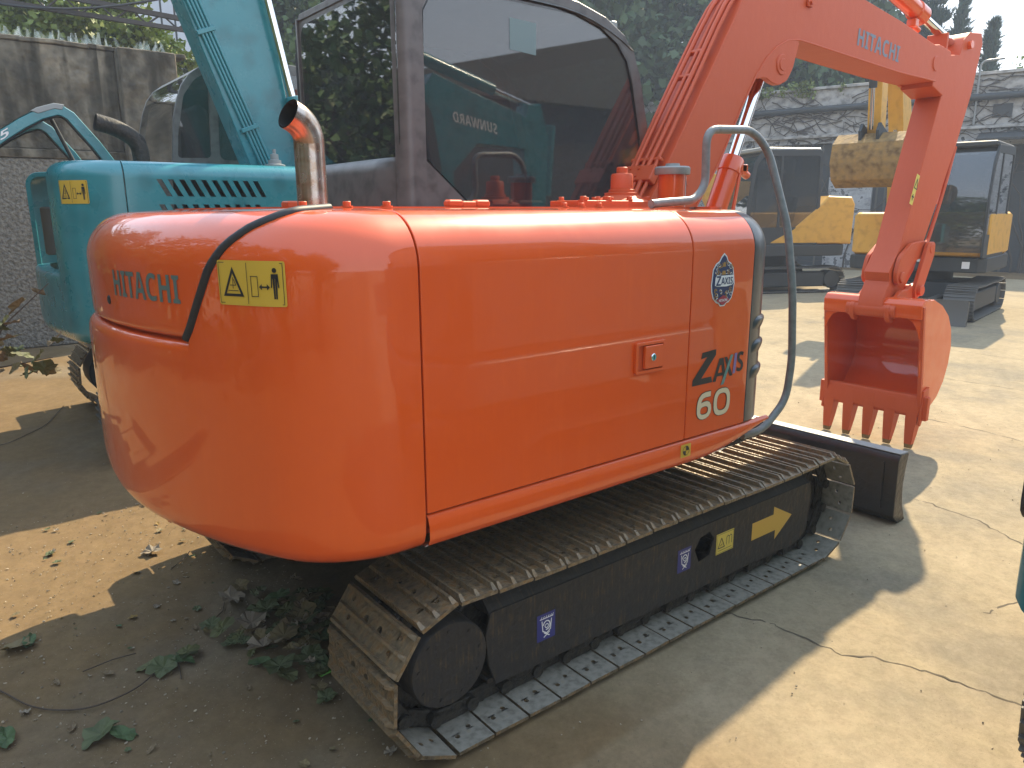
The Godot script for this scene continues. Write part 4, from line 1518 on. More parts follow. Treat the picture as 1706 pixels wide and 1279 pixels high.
	hk.bx(Vector3(0.822, 1.92, 0.02), Vector3(0.85, 1.97, 0.026), 0.002)
	part(cab, "window_catch", hk, M.cap_grey)
	# inside
	var fl := MB.new()
	fl.bx(Vector3(-0.49, 1.42, zl + 0.03), Vector3(0.84, 1.45, zr - 0.03))
	part(cab, "cab_floor", fl, M.interior)
	var se := MB.new()
	se.box(Transform3D(Basis(Vector3(0, 0, 1), 0.18), Vector3(-0.30, 1.78, -0.45)), Vector3(0.12, 0.62, 0.46), 0.05)
	se.box(Transform3D(Basis(), Vector3(-0.08, 1.50, -0.45)), Vector3(0.46, 0.10, 0.46), 0.03)
	se.box(Transform3D(Basis(Vector3(0, 0, 1), 0.15), Vector3(-0.36, 2.14, -0.45)), Vector3(0.09, 0.20, 0.28), 0.04)
	part(cab, "seat", se, M.seat)
	var co := MB.new()
	co.bx(Vector3(-0.30, 1.46, -0.17), Vector3(0.25, 1.62, -0.06), 0.02)
	co.tube(path3([0.18, 1.62, -0.12, 0.20, 1.74, -0.13]), 0.014, 8)
	co.bx(Vector3(0.55, 1.46, -0.70), Vector3(0.62, 1.75, -0.60), 0.02)
	part(cab, "console", co, M.interior)

func build_front(root: Node3D) -> void:
	var zc := 0.165
	var z0 := 0.06
	var z1 := 0.27
	# boom: side plates with flanges, nose, lug for the lift cylinder
	var bo := PackedVector2Array([Vector2(0.42, 1.06), Vector2(0.28, 1.06), Vector2(0.22, 1.16), Vector2(0.26, 1.28), Vector2(0.395, 1.345), Vector2(0.823, 2.0), Vector2(1.17, 2.535), Vector2(1.28, 2.66), Vector2(1.42, 2.755), Vector2(1.60, 2.805), Vector2(1.80, 2.80), Vector2(2.21, 2.715), Vector2(2.75, 2.655), Vector2(3.18, 2.59)])
	for i in 8:
		var a := lerpf(1.25, -1.45, i / 7.0)
		bo.append(Vector2(3.235 + 0.115 * cos(a), 2.48 + 0.108 * sin(a)))
	bo.append_array([Vector2(2.75, 2.375), Vector2(2.2, 2.395), Vector2(1.78, 2.412), Vector2(1.66, 2.415), Vector2(1.56, 2.40), Vector2(1.47, 2.36), Vector2(1.39, 2.30), Vector2(1.31, 2.21), Vector2(1.21, 2.06), Vector2(1.06, 1.80), Vector2(0.875, 1.555), Vector2(0.66, 1.26), Vector2(0.52, 1.10)])
	var b := MB.new()
	b.prism(bo, z0, z1, Transform3D(), 0.004)
	var boom := part(root, "boom", b, M.orange_matt, "bent orange boom with grey lettering")
	var inner := MB.inset(bo, 0.004)
	var wp := MB.new()
	for zz in [z1, z0]:
		var s := 1.0 if zz == z1 else -1.0
		var run := PackedVector3Array()
		for i in range(21, 33): run.append(Vector3(inner[i].x, inner[i].y, zz + s * 0.0005))
		wp.tube(run, 0.0055, 6)
	part(boom, "weld_bead", wp, M.orange_matt)
	for zz in [[z1 - 0.03, z1 + 0.004], [z0 - 0.004, z0 + 0.03]]:
		var lg := MB.new()
		lg.prism(rounded2(poly([1.30, 2.195, 1.385, 2.212, 1.43, 2.195, 1.50, 2.185, 1.575, 2.215, 1.62, 2.28, 1.66, 2.415, 1.56, 2.41, 1.45, 2.36, 1.36, 2.28]), 0.02, 3), zz[0], zz[1], Transform3D(), 0.004)
		lg.cyl(Vector3(1.515, 2.285, zz[0] - 0.004), Vector3(1.515, 2.285, zz[1] + 0.006), 0.05, 24, 0.004)
		part(boom, "cylinder_lug", lg, M.orange_matt)
	var pn := MB.new()
	pn.cyl(Vector3(1.515, 2.285, z0 - 0.01), Vector3(1.515, 2.285, z1 + 0.014), 0.03, 18, 0.003)
	part(boom, "lug_pin", pn, M.orange_matt)
	var nose := MB.new()
	nose.prism(circle(3.235, 2.48, 0.118, 28), z0 - 0.006, z0 + 0.02, Transform3D(), 0.003)
	nose.cyl(Vector3(3.235, 2.48, z0 - 0.02), Vector3(3.235, 2.48, z1 + 0.006), 0.045, 20, 0.003)
	part(boom, "nose_boss", nose, M.orange_matt)
	var tx := MB.new()
	var ca := cos(-0.07)
	var sa := sin(-0.07)
	print_on(tx, letters("HITACHI", 0.092, 0.50), func(p): return [Vector3(2.235 + p.x * ca - p.y * sa, 2.465 + p.x * sa + p.y * ca, z1 + 0.0015), Vector3(0, 0, 1)])
	part(boom, "lettering", tx, M.print_blue_grey)
	for q in [[0.79, 1.70], [1.72, 2.60]]:
		var nb := MB.new()
		nb.bx(Vector3(q[0] - 0.022, q[1] - 0.018, z1), Vector3(q[0] + 0.022, q[1] + 0.018, z1 + 0.014), 0.003)
		nb.cyl(Vector3(q[0], q[1], z1 + 0.012), Vector3(q[0], q[1], z1 + 0.026), 0.010, 6)
		part(boom, "clip_block", nb, M.orange_matt)
	# pipes and hoses along the back of the boom
	var dirv := (Vector2(1.17, 2.535) - Vector2(0.395, 1.345)).normalized()
	var nrm := Vector2(-dirv.y, dirv.x)
	var start := Vector2(0.395, 1.345)
	var k := 0
	for zz in [0.095, 0.125, 0.165, 0.205, 0.235]:
		var pt := PackedVector3Array()
		for i in 13:
			var d := -0.05 + i * 0.13
			var bend := maxf(0.0, d - 1.35)
			var q := start + dirv * d + nrm * (0.026 + (0.006 if k % 2 == 0 else 0.012)) + Vector2(bend * 0.15, -bend * 0.12)
			pt.append(Vector3(q.x, q.y, zz + 0.004 * sin(d * 5.0 + k)))
		var h := MB.new()
		h.tube(pt, [0.0085, 0.011, 0.0095, 0.012, 0.009][k], 8)
		part(boom, "hydraulic_pipe", h, M.orange_matt)
		k += 1
	for d in [0.44, 0.52, 0.98, 1.12]:
		var q: Vector2 = start + dirv * d + nrm * 0.026
		var cl := MB.new()
		var wide := 0.085 if d < 0.5 else 0.022
		cl.box(Transform3D(Basis(Vector3(dirv.x, dirv.y, 0), Vector3(nrm.x, nrm.y, 0), Vector3(0, 0, 1)), Vector3(q.x, q.y, 0.165)), Vector3(wide, 0.05 if d < 0.5 else 0.03, 0.185 if d < 0.6 else 0.11), 0.008)
		if d < 0.5:
			for e in [[-0.02, -0.05], [0.02, -0.05], [-0.02, 0.0], [0.02, 0.0]]:
				var w: Vector2 = start + dirv * (d + e[0]) + nrm * 0.051
				cl.cyl(Vector3(w.x, w.y, 0.165 + e[1]), Vector3(w.x + nrm.x * 0.006, w.y + nrm.y * 0.006, 0.165 + e[1]), 0.006, 6)
		part(boom, "pipe_clamp", cl, M.orange_matt)
	# lift cylinder
	var lc := MB.new()
	var foot := Vector3(0.98, 1.12, zc)
	var eye := Vector3(1.515, 2.285, zc)
	var ax := (eye - foot).normalized()
	lc.lathe([Vector2(0, 0), Vector2(0.054, 0), Vector2(0.054, 0.70), Vector2(0.060, 0.705), Vector2(0.060, 0.775), Vector2(0.054, 0.782), Vector2(0.03, 0.784)], foot, ax, 28)
	lc.bx(Vector3(1.30, 1.76, zc + 0.02), Vector3(1.36, 1.80, zc + 0.06), 0.006)
	var cy := part(root, "lift_cylinder", lc, M.orange_paint)
	var cr := MB.new()
	cr.cyl(foot + ax * 0.77, eye, 0.030, 24)
	part(cy, "rod", cr, M.chrome)
	var fit := MB.new()
	fit.cyl(Vector3(1.335, 1.77, zc + 0.03), Vector3(1.395, 1.745, zc + 0.03), 0.020, 12, 0.002)
	fit.bx(Vector3(1.31, 1.745, zc + 0.0), Vector3(1.35, 1.80, zc + 0.06), 0.006)
	fit.tube(rounded(path3([1.305, 1.76, zc + 0.05, 1.22, 1.45, zc + 0.062, 1.15, 1.2, zc + 0.062]), 0.05), 0.009, 8)
	part(cy, "port_fitting", fit, M.orange_paint)
	var br := MB.new()
	br.prism(poly([0.50, 0.74, 1.02, 0.80, 1.10, 1.0, 1.06, 1.18, 0.94, 1.2, 0.80, 1.0, 0.50, 1.1]), zc - 0.14, zc - 0.10, Transform3D(), 0.004)
	br.prism(poly([0.50, 0.74, 1.02, 0.80, 1.10, 1.0, 1.06, 1.18, 0.94, 1.2, 0.80, 1.0, 0.50, 1.1]), zc + 0.10, zc + 0.14, Transform3D(), 0.004)
	br.prism(poly([0.20, 0.72, 0.58, 0.72, 0.58, 1.30, 0.20, 1.30]), zc - 0.155, zc - 0.12, Transform3D(), 0.004)
	br.prism(poly([0.20, 0.72, 0.58, 0.72, 0.58, 1.30, 0.20, 1.30]), zc + 0.12, zc + 0.155, Transform3D(), 0.004)
	br.cyl(Vector3(0.98, 1.12, zc - 0.145), Vector3(0.98, 1.12, zc + 0.145), 0.03, 16)
	part(root, "boom_bracket", br, M.orange_matt)
	# arm cylinder above the boom
	var ac := MB.new()
	var a0 := Vector3(2.02, 3.03, zc)
	var a1 := Vector3(3.74, 2.655, zc)
	var ax2 := (a1 - a0).normalized()
	ac.lathe([Vector2(0, 0), Vector2(0.050, 0), Vector2(0.052, 0.01), Vector2(0.052, 1.10), Vector2(0.060, 1.106), Vector2(0.060, 1.205), Vector2(0.050, 1.215), Vector2(0.028, 1.217)], a0, ax2, 28)
	var acp := part(root, "arm_cylinder", ac, M.orange_paint)
	var ar := MB.new()
	ar.cyl(a0 + ax2 * 1.2, a1 - ax2 * 0.03, 0.028, 22)
	part(acp, "rod", ar, M.chrome)
	var ae := MB.new()
	ae.cyl(a1 - Vector3(0, 0, 0.045), a1 + Vector3(0, 0, 0.045), 0.048, 22, 0.004)
	ae.cyl(a1 - Vector3(0, 0, 0.11), a1 + Vector3(0, 0, 0.11), 0.026, 18, 0.002)
	part(acp, "rod_eye", ae, M.orange_paint)
	var af := MB.new()
	var fp := a0 + ax2 * 1.12
	af.bx(fp + Vector3(-0.05, -0.10, -0.03), fp + Vector3(0.0, -0.05, 0.03), 0.006)
	af.cyl(fp + Vector3(-0.02, -0.085, 0.0), fp + Vector3(0.06, -0.105, 0.0), 0.018, 10, 0.002)
	part(acp, "port_fitting", af, M.orange_paint)
	var ab := MB.new()
	for zz in [-0.09, 0.06]:
		ab.prism(poly([1.90, 2.75, 2.20, 2.70, 2.08, 3.06, 1.98, 3.09, 1.92, 3.0]), zc + zz, zc + zz + 0.03, Transform3D(), 0.004)
	part(acp, "base_lug", ab, M.orange_matt)
	# arm
	var y0 := 0.082
	var y1 := 0.250
	var arm_p := PackedVector2Array([Vector2(3.425, 2.33), Vector2(3.36, 2.40), Vector2(3.45, 2.56), Vector2(3.62, 2.58), Vector2(3.66, 2.68), Vector2(3.74, 2.735), Vector2(3.93, 2.755), Vector2(3.965, 2.69), Vector2(3.88, 2.35), Vector2(3.735, 2.0), Vector2(3.60, 1.73), Vector2(3.44, 1.42), Vector2(3.30, 1.16), Vector2(3.10, 0.96), Vector2(3.02, 0.885), Vector2(2.95, 0.875), Vector2(2.905, 0.92), Vector2(2.915, 1.01), Vector2(2.975, 1.11), Vector2(2.95, 1.17), Vector2(3.075, 1.345), Vector2(3.16, 1.60), Vector2(3.27, 1.90)])
	var am := MB.new()
	am.prism(arm_p, y0, y1, Transform3D(), 0.005)
	var arm := part(root, "arm", am, M.orange_matt, "orange dipper arm reaching down to the bucket")
	var web := MB.new()
	web.prism(poly([3.235, 2.345, 3.40, 2.30, 3.46, 2.42, 3.45, 2.58, 3.28, 2.60, 3.20, 2.59]), z0, z1 - 0.004, Transform3D(), 0.006)
	part(arm, "pivot_web", web, M.orange_matt)
	var ear := MB.new()
	ear.bx(Vector3(3.45, 2.56, 0.10), Vector3(3.475, 2.70, 0.23), 0.003)
	part(arm, "stop_plate", ear, M.orange_matt)
	var dc := MB.new()
	var dpt := poly([3.19, 1.803, 3.235, 1.79, 3.17, 1.60, 3.125, 1.613])
	dc.flat(dpt, on_z(y1 + 0.0015))
	var dec := part(arm, "warning_sign", dc, M.sign_yellow_pale, "slim yellow warning sign on the arm")
	var di := MB.new()
	var L := ring2(poly([3.168, 1.715, 3.21, 1.702, 3.205, 1.77]), 0.007)
	L.append_array(stroke2(poly([3.150, 1.66, 3.175, 1.652]), 0.010))
	L.append_array(stroke2(poly([3.155, 1.635, 3.165, 1.67]), 0.008))
	shapes_on(di, L, on_z(y1 + 0.0025))
	part(dec, "pictogram", di, M.print_black)
	var hp := MB.new()
	hp.tube(rounded(path3([3.76, 2.0, 0.235, 3.735, 1.93, 0.235, 3.69, 1.80, 0.236, 3.62, 1.62, 0.236, 3.50, 1.36, 0.236, 3.44, 1.335, 0.236, 3.42, 1.36, 0.236]), 0.04), 0.013, 10)
	part(arm, "bucket_pipe", hp, M.orange_matt)
	# bucket cylinder behind the arm and the linkage
	var bc := MB.new()
	bc.cyl(Vector3(3.98, 2.42, zc), Vector3(3.64, 1.62, zc), 0.045, 20, 0.004)
	var bcy := part(root, "bucket_cylinder", bc, M.orange_paint)
	var bcr := MB.new()
	bcr.cyl(Vector3(3.66, 1.66, zc), Vector3(3.40, 1.30, zc), 0.024, 16)
	part(bcy, "rod", bcr, M.chrome)
	var lk := MB.new()
	for zz in [[0.255, 0.285], [0.045, 0.075]]:
		lk.prism(rounded2(poly([2.985, 1.155, 3.02, 1.27, 3.16, 1.355, 3.36, 1.37, 3.43, 1.33, 3.40, 1.26, 3.25, 1.24, 3.13, 1.13, 3.08, 1.08, 3.01, 1.09]), 0.03, 4), zz[0], zz[1], Transform3D(), 0.005)
	lk.cyl(Vector3(3.385, 1.315, 0.02), Vector3(3.385, 1.315, 0.325), 0.034, 18, 0.004)
	lk.cyl(Vector3(3.055, 1.135, 0.03), Vector3(3.055, 1.135, 0.30), 0.036, 18, 0.004)
	part(root, "link_arm", lk, M.orange_matt)
	for zz in [[0.292, 0.32], [0.01, 0.038]]:
		var l2 := MB.new()
		l2.prism(rounded2(poly([3.33, 1.36, 3.43, 1.36, 3.44, 1.28, 3.30, 1.0, 3.22, 0.98, 3.20, 1.05]), 0.03, 4), zz[0], zz[1], Transform3D(), 0.005)
		part(root, "link_rod", l2, M.orange_matt)
	# bucket
	var bk := Node3D.new()
	bk.name = "bucket"
	root.add_child(bk, true)
	bk.set_meta("label", "orange digging bucket with five teeth, mouth towards the machine")
	var k0 := -0.155
	var k1 := 0.487
	var outp := PackedVector2Array([Vector2(3.085, 0.235), Vector2(3.20, 0.265), Vector2(3.30, 0.325), Vector2(3.375, 0.42), Vector2(3.42, 0.54), Vector2(3.432, 0.66), Vector2(3.40, 0.78), Vector2(3.33, 0.88), Vector2(3.22, 0.955), Vector2(3.08, 1.005), Vector2(2.97, 1.0), Vector2(2.925, 0.965)])
	var shell := outp.duplicate()
	var ins := PackedVector2Array()
	for i in range(outp.size() - 1, -1, -1):
		var c := Vector2(3.05, 0.60)
		ins.append(outp[i] + (c - outp[i]).normalized() * 0.018)
	shell.append_array(ins)
	var bs := MB.new()
	bs.prism(shell, k0 + 0.002, k1 - 0.002)
	part(bk, "shell", bs, M.orange_paint)
	var plate := outp.duplicate()
	plate.append_array([Vector2(2.945, 0.90), Vector2(2.975, 0.70), Vector2(3.01, 0.50), Vector2(3.05, 0.33)])
	for zz in [[k0 - 0.012, k0 + 0.004], [k1 - 0.004, k1 + 0.012]]:
		var sp := MB.new()
		sp.prism(plate, zz[0], zz[1], Transform3D(), 0.003)
		part(bk, "side_plate", sp, M.orange_paint)
		var rim := MB.new()
		rim.prism(poly([2.928, 0.965, 2.955, 0.965, 3.075, 0.29, 3.050, 0.275]), zz[0] - 0.004, zz[1] + 0.006, Transform3D(), 0.003)
		part(bk, "side_rim", rim, M.orange_matt)
		var cut := MB.new()
		var oz: float = zz[1] if zz[0] > 0 else zz[0]
		var sg := 1.0 if zz[0] > 0 else -1.0
		cut.prism(poly([3.055, 0.40, 3.13, 0.42, 3.14, 0.30, 3.06, 0.16, 3.04, 0.17]), oz, oz + sg * 0.016, Transform3D(), 0.003)
		cut.bx(Vector3(3.06, 0.20, oz), Vector3(3.10, 0.36, oz + sg * 0.045), 0.004)
		for y in [0.29, 0.35]: cut.cyl(Vector3(3.105, y, oz), Vector3(3.105, y, oz + sg * 0.03), 0.012, 6)
		part(bk, "side_cutter", cut, M.orange_matt)
	var tp := MB.new()
	tp.prism(rounded2(poly([2.918, 0.975, 2.925, 0.885, 2.95, 0.885, 3.06, 0.99, 3.02, 1.012, 2.95, 1.008]), 0.01, 3), k0 - 0.01, k1 + 0.01, Transform3D(), 0.003)
	part(bk, "top_lip", tp, M.orange_paint)
	for s in [[k1, -1.0], [k0, 1.0]]:
		var gus := MB.new()
		gus.prism(poly([s[0], 0.89, s[0] + s[1] * 0.10, 0.89, s[0] + s[1] * 0.05, 0.865, s[0] + s[1] * 0.02, 0.82, s[0], 0.76]), 2.945, 2.96, cross_x())
		part(bk, "corner_gusset", gus, M.orange_paint)
	var lip := MB.new()
	lip.prism(rounded2(poly([3.04, 0.235, 3.055, 0.215, 3.10, 0.222, 3.11, 0.26, 3.075, 0.37, 3.055, 0.36]), 0.006, 2), k0 - 0.012, k1 + 0.012, Transform3D(), 0.002)
	part(bk, "cutting_lip", lip, M.orange_matt)
	for i in 5:
		var z := lerpf(k0 + 0.03, k1 - 0.03, i / 4.0)
		var t := MB.new()
		t.prism(poly([3.050, 0.335, 3.105, 0.34, 3.12, 0.20, 3.035, 0.20]), z - 0.030, z + 0.030, Transform3D(), 0.004)
		var rows := []
		var sec := [[0.245, 0.036, 3.078, 0.042], [0.20, 0.036, 3.075, 0.040], [0.10, 0.029, 3.062, 0.030], [0.03, 0.024, 3.05, 0.018], [0.0, 0.022, 3.045, 0.008]]
		for q in sec:
			var row := []
			for e in [[-1, -1], [1, -1], [1, 1], [-1, 1], [-1, -1]]:
				row.append(Vector3(q[2] + e[1] * q[3], q[0], z + e[0] * q[1]))
			rows.append(row)
		var tip := MB.new()
		for r in rows.size() - 1:
			for j in 4:
				var n: Vector3 = [Vector3(-1, 0, 0), Vector3(0, 0, 1), Vector3(1, 0, 0), Vector3(0, 0, -1)][j]
				(t if r < 3 else tip).quad(rows[r][j], rows[r][j + 1], rows[r + 1][j + 1], rows[r + 1][j], n)
		tip.quad(rows[4][0], rows[4][1], rows[4][2], rows[4][3], Vector3(0, -1, 0))
		part(bk, "tooth", t, M.orange_matt)
		part(bk, "worn_tip", tip, M.rusty_bucket)
	for zz in [[0.268, 0.300], [0.030, 0.062]]:
		var e := MB.new()
		e.prism(rounded2(poly([2.90, 0.96, 2.90, 0.87, 2.96, 0.83, 3.05, 0.94, 3.22, 0.94, 3.30, 1.02, 3.30, 1.08, 3.24, 1.09, 3.14, 1.05, 3.05, 1.05, 2.97, 0.99]), 0.03, 4), zz[0], zz[1], Transform3D(), 0.005)
		part(bk, "hinge_ear", e, M.orange_matt)
	var pins := MB.new()
	pins.cyl(Vector3(3.255, 1.04, -0.01), Vector3(3.255, 1.04, 0.345), 0.036, 20, 0.004)
	part(bk, "hinge_pin", pins, M.orange_matt)
	pins = MB.new()
	pins.cyl(Vector3(2.955, 0.925, 0.0), Vector3(2.955, 0.925, 0.33), 0.052, 22, 0.004)
	part(bk, "hinge_pin", pins, M.orange_matt)

# ---------------------------------------------------------------- plants
func crown_mesh(n: int, rad: Vector3, leaf: float, sd: int, clumps := 40, narrow := 0.45) -> ArrayMesh:
	var r := RandomNumberGenerator.new()
	r.seed = sd
	var b := MB.new()
	var cs := []
	for i in clumps:
		var d := Vector3(r.randfn(), r.randfn(), r.randfn()).normalized() * pow(r.randf(), 0.4)
		cs.append([d * rad, r.randf_range(0.16, 0.34) * rad.length() * 0.6, r.randf_range(0.75, 1.25)])
	for i in n:
		var c: Array = cs[r.randi() % clumps]
		var p: Vector3 = c[0] + Vector3(r.randfn(), r.randfn() * 0.75, r.randfn()) * c[1] * 0.55
		var out := (p / rad).normalized()
		var dir := (Vector3(r.randfn(), r.randfn() - 0.35, r.randfn()) + out * 0.8).normalized()
		var w := dir.cross(Vector3(r.randfn(), r.randfn(), r.randfn())).normalized()
		var up := w.cross(dir)
		var l := leaf * r.randf_range(0.6, 1.25)
		var hw := l * narrow
		var k: float = c[2] * r.randf_range(0.7, 1.3)
		b.col = Color(k * r.randf_range(0.9, 1.15), k, k * r.randf_range(0.8, 1.1))
		var m := p + dir * l * 0.5
		var tip := p + dir * l - up * l * 0.15
		b.tri(p, m + w * hw + up * hw * 0.3, tip, up, up, up)
		b.tri(p, tip, m - w * hw + up * hw * 0.3, up, up, up)
	return b.mesh(true)

func branch_mesh(h: float, spread: Vector3, sd: int, limbs := 9, r0 := 0.12) -> MB:
	var r := RandomNumberGenerator.new()
	r.seed = sd
	var b := MB.new()
	var p := PackedVector3Array()
	var q := Vector3.ZERO
	var rr := []
	for i in 7:
		p.append(q)
		rr.append(r0 * (1.0 - 0.75 * i / 6.0))
		q += Vector3(r.randfn() * 0.05, h / 6.0, r.randfn() * 0.05)
	b.tube(p, rr, 9)
	for i in limbs:
		var t := r.randf_range(0.35, 0.95)
		var s := p[0].lerp(p[6], t)
		var a := r.randf() * TAU
		var e := s + Vector3(cos(a) * spread.x, spread.y * r.randf_range(0.1, 0.5), sin(a) * spread.z) * r.randf_range(0.5, 0.9)
		b.tube(PackedVector3Array([s, s.lerp(e, 0.5) + Vector3(0, -0.1 * spread.y, 0), e]), [r0 * 0.4, r0 * 0.22, r0 * 0.06], 6)
	return b

var crowns := {}
func tree(called: String, label: String, group: String, at: Vector3, trunk: float, rad: Vector3, leaf_mat: String, n: int, leaf: float, sd: int, narrow := 0.45, clumps := 40) -> Node3D:
	var t := thing(called, label, "tree", at, group)
	t.rotation.y = sd * 1.7
	part(t, "trunk", branch_mesh(trunk + rad.y * 0.6, rad, sd, 10, 0.05 + 0.03 * rad.y), M.bark)
	var c := put(t, "crown", crown_mesh(n, rad, leaf, sd, clumps, narrow), M[leaf_mat])
	c.position.y = trunk + rad.y * 0.75
	return t

func conifer(label: String, at: Vector3, h: float, w: float, sd: int, n := 5200) -> void:
	var t := thing("conifer", label, "tree", at, "pointed conifers behind the vine wall")
	var tr := MB.new()
	tr.tube(path3([0, 0, 0, 0, h * 0.5, 0, 0, h * 0.97, 0]), [0.16, 0.09, 0.015], 8)
	part(t, "trunk", tr, M.bark)
	var r := RandomNumberGenerator.new()
	r.seed = sd
	var b := MB.new()
	var tufts := []
	for i in 130:
		var y := r.randf()
		var a := r.randf() * TAU
		tufts.append([y, a, pow(1.0 - y, 1.25) * w * r.randf_range(0.5, 1.15) + 0.03])
	for i in n:
		var tf: Array = tufts[r.randi() % tufts.size()]
		var f := pow(r.randf(), 0.6)
		var p: Vector3 = Vector3(cos(tf[1]) * tf[2] * f, 0.6 + (h - 0.6) * tf[0] + f * tf[2] * 0.55, sin(tf[1]) * tf[2] * f) + Vector3(r.randfn(), r.randfn(), r.randfn()) * (0.04 + 0.12 * (1.0 - tf[0]))
		var d: Vector3 = (Vector3(cos(tf[1]), 1.3, sin(tf[1])) + Vector3(r.randfn(), r.randfn(), r.randfn()) * 0.5).normalized()
		var s := d.cross(Vector3(r.randfn(), r.randfn(), r.randfn())).normalized()
		var l := r.randf_range(0.14, 0.34)
		var k := r.randf_range(0.65, 1.35)
		b.col = Color(k, k, k)
		var nn := s.cross(d)
		b.tri(p - s * 0.035, p + s * 0.035, p + d * l, nn, nn, nn)
	put(t, "crown", b.mesh(true), M.needle)

# ---------------------------------------------------------------- left background
func build_left_side() -> void:
	var cn := mat("plaster_wall", lin(0.29, 0.265, 0.225), 0.95, 0.0, 0.3)
	var f := FastNoiseLite.new(); f.seed = 201; f.frequency = 0.01; f.fractal_octaves = 5
	var f2 := FastNoiseLite.new(); f2.seed = 202; f2.frequency = 0.04; f2.fractal_octaves = 4
	var im := Image.create(512, 512, false, Image.FORMAT_RGB8)
	for y in 512:
		for x in 512:
			var a := f.get_noise_2d(x * 1.6, y * 0.7)
			var b := f2.get_noise_2d(x, y)
			var c := f.get_noise_2d(x * 3.0 + 700.0, y * 0.35)
			var k := 0.72 + 0.42 * a + 0.20 * b
			var cc := Color(1.0, 0.97, 0.92) * k
			var soot := clampf((c + b * 0.4 - 0.05) * 2.2, 0.0, 1.0)
			cc = cc.lerp(Color(0.34, 0.33, 0.30), soot * 0.75)
			im.set_pixel(x, y, cc.clamp())
	textured(cn, 0.22, ImageTexture.create_from_image(im), noise_tex(0.02, 6, [], 512, 203, true, 10.0), 0.7)
	var rs := mat("rubble_stone", lin(0.27, 0.245, 0.21), 0.95, 0.0, 0.3)
	textured(rs, 0.7, noise_tex(0.05, 5, [[0.0, grey(0.62)], [0.5, grey(0.86)], [1.0, grey(1.0)]], 512, 205), noise_tex(0.05, 5, [], 512, 206, true, 12.0), 0.7)
	var w := thing("yard_wall", "tall stained plastered wall topped with broken glass", "wall", Vector3(-8, 0, -8))
	var u := MB.new()
	u.bx(Vector3(-8, 2.32, -0.25), Vector3(8.19, 3.50, 0), 0.02)
	part(w, "plaster_face", u, M.plaster_wall)
	var lo := MB.new()
	lo.bx(Vector3(-8, 0, -0.3), Vector3(8.21, 2.22, 0.03), 0.02)
	part(w, "rubble_base", lo, M.rubble_stone)
	var st := MB.new()
	st.bx(Vector3(-8, 2.22, -0.3), Vector3(8.23, 2.32, 0.05), 0.01)
	part(w, "string_course", st, M.plaster_wall)
	var pi := MB.new()
	pi.bx(Vector3(8.19, 0, -0.45), Vector3(8.86, 3.53, 0.16), 0.02)
	part(w, "end_pier", pi, M.plaster_wall, "pier at the end of the wall, standing proud of it")
	var cp := MB.new()
	var r := RandomNumberGenerator.new()
	r.seed = 31
	var x := -8.0
	while x < 8.8:
		var l := r.randf_range(0.15, 0.4)
		cp.box(Transform3D(Basis(Vector3(0, 0, 1), r.randf_range(-0.05, 0.05)), Vector3(x + l / 2, 3.515 + r.randf() * 0.012, -0.12)), Vector3(l + 0.02, 0.05, 0.30), 0.012)
		x += l
	part(w, "mortar_cap", cp, M.plaster_wall)
	var gl := MB.new()
	for i in 330:
		var p := Vector3(r.randf_range(3.5, 8.8), 3.53, r.randf_range(-0.24, 0.02))
		var h := r.randf_range(0.04, 0.16)
		var a := r.randf() * TAU
		var d := Vector3(cos(a), 0, sin(a)) * r.randf_range(0.02, 0.05)
		var n := Vector3(-sin(a), 0.1, cos(a)).normalized()
		var t := p + Vector3(r.randfn() * 0.03, h, r.randfn() * 0.03)
		gl.tri(p - d, p + d, t, n, n, n)
		gl.tri(p + d, t + d * 0.6, t, n, n, n)
	var gm := mat("shard_glass", lin(0.40, 0.46, 0.42, 0.3), 0.05, 0.0, 0.6)
	gm.transparency = BaseMaterial3D.TRANSPARENCY_ALPHA
	var sh := part(w, "glass_shards", gl, gm)
	sh.set_meta("kind", "stuff")
	# pale building and its ladder
	mat("white_wall", lin(0.52, 0.55, 0.60), 0.8)
	var bd := thing("white_building", "plain pale grey-white building behind the wall, ladder on its face", "building", Vector3(2.05, 0, -13.4))
	var bb := MB.new()
	bb.bx(Vector3(0, 0, -6), Vector3(1.9, 7.6, 0), 0.02)
	part(bd, "wall", bb, M.white_wall)
	var bc := MB.new()
	bc.bx(Vector3(-0.15, 7.6, -6.15), Vector3(2.05, 7.75, 0.15), 0.02)
	part(bd, "parapet", bc, M.white_wall)
	var ld := thing("ladder", "thin rusty steel ladder fixed to the pale building", "ladder", Vector3(2.16, 0, -13.2))
	for s in [0.0, 0.24]:
		var lr := MB.new()
		lr.tube(path3([s, 0.0, 0, s, 5.6, 0]), 0.018, 6)
		part(ld, "rail", lr, M.far_black)
	for i in 20:
		var rg := MB.new()
		rg.tube(path3([0.0, 0.25 + i * 0.26, 0, 0.24, 0.25 + i * 0.26, 0]), 0.012, 6)
		part(ld, "rung", rg, M.far_black)
	# lattice girder
	mat("girder_steel", lin(0.06, 0.05, 0.045), 0.7, 0.3)
	var tg := thing("lattice_girder", "dark steel lattice girder crossing above the wall", "girder", Vector3(-5.0, 4.05, -9.0))
	for q in [[0.55, 0.06, 0.30], [0.12, 0.05, 0.0]]:
		var ch := MB.new()
		ch.prism(poly([0, q[2] + 0.16, 7.3, q[2] + 0.02 if q[2] < 0.1 else 0.14, 7.3, q[2] - 0.03 if q[2] < 0.1 else 0.08, 0, q[2] + 0.10]), -0.03, 0.03)
		part(tg, "chord", ch, M.girder_steel)
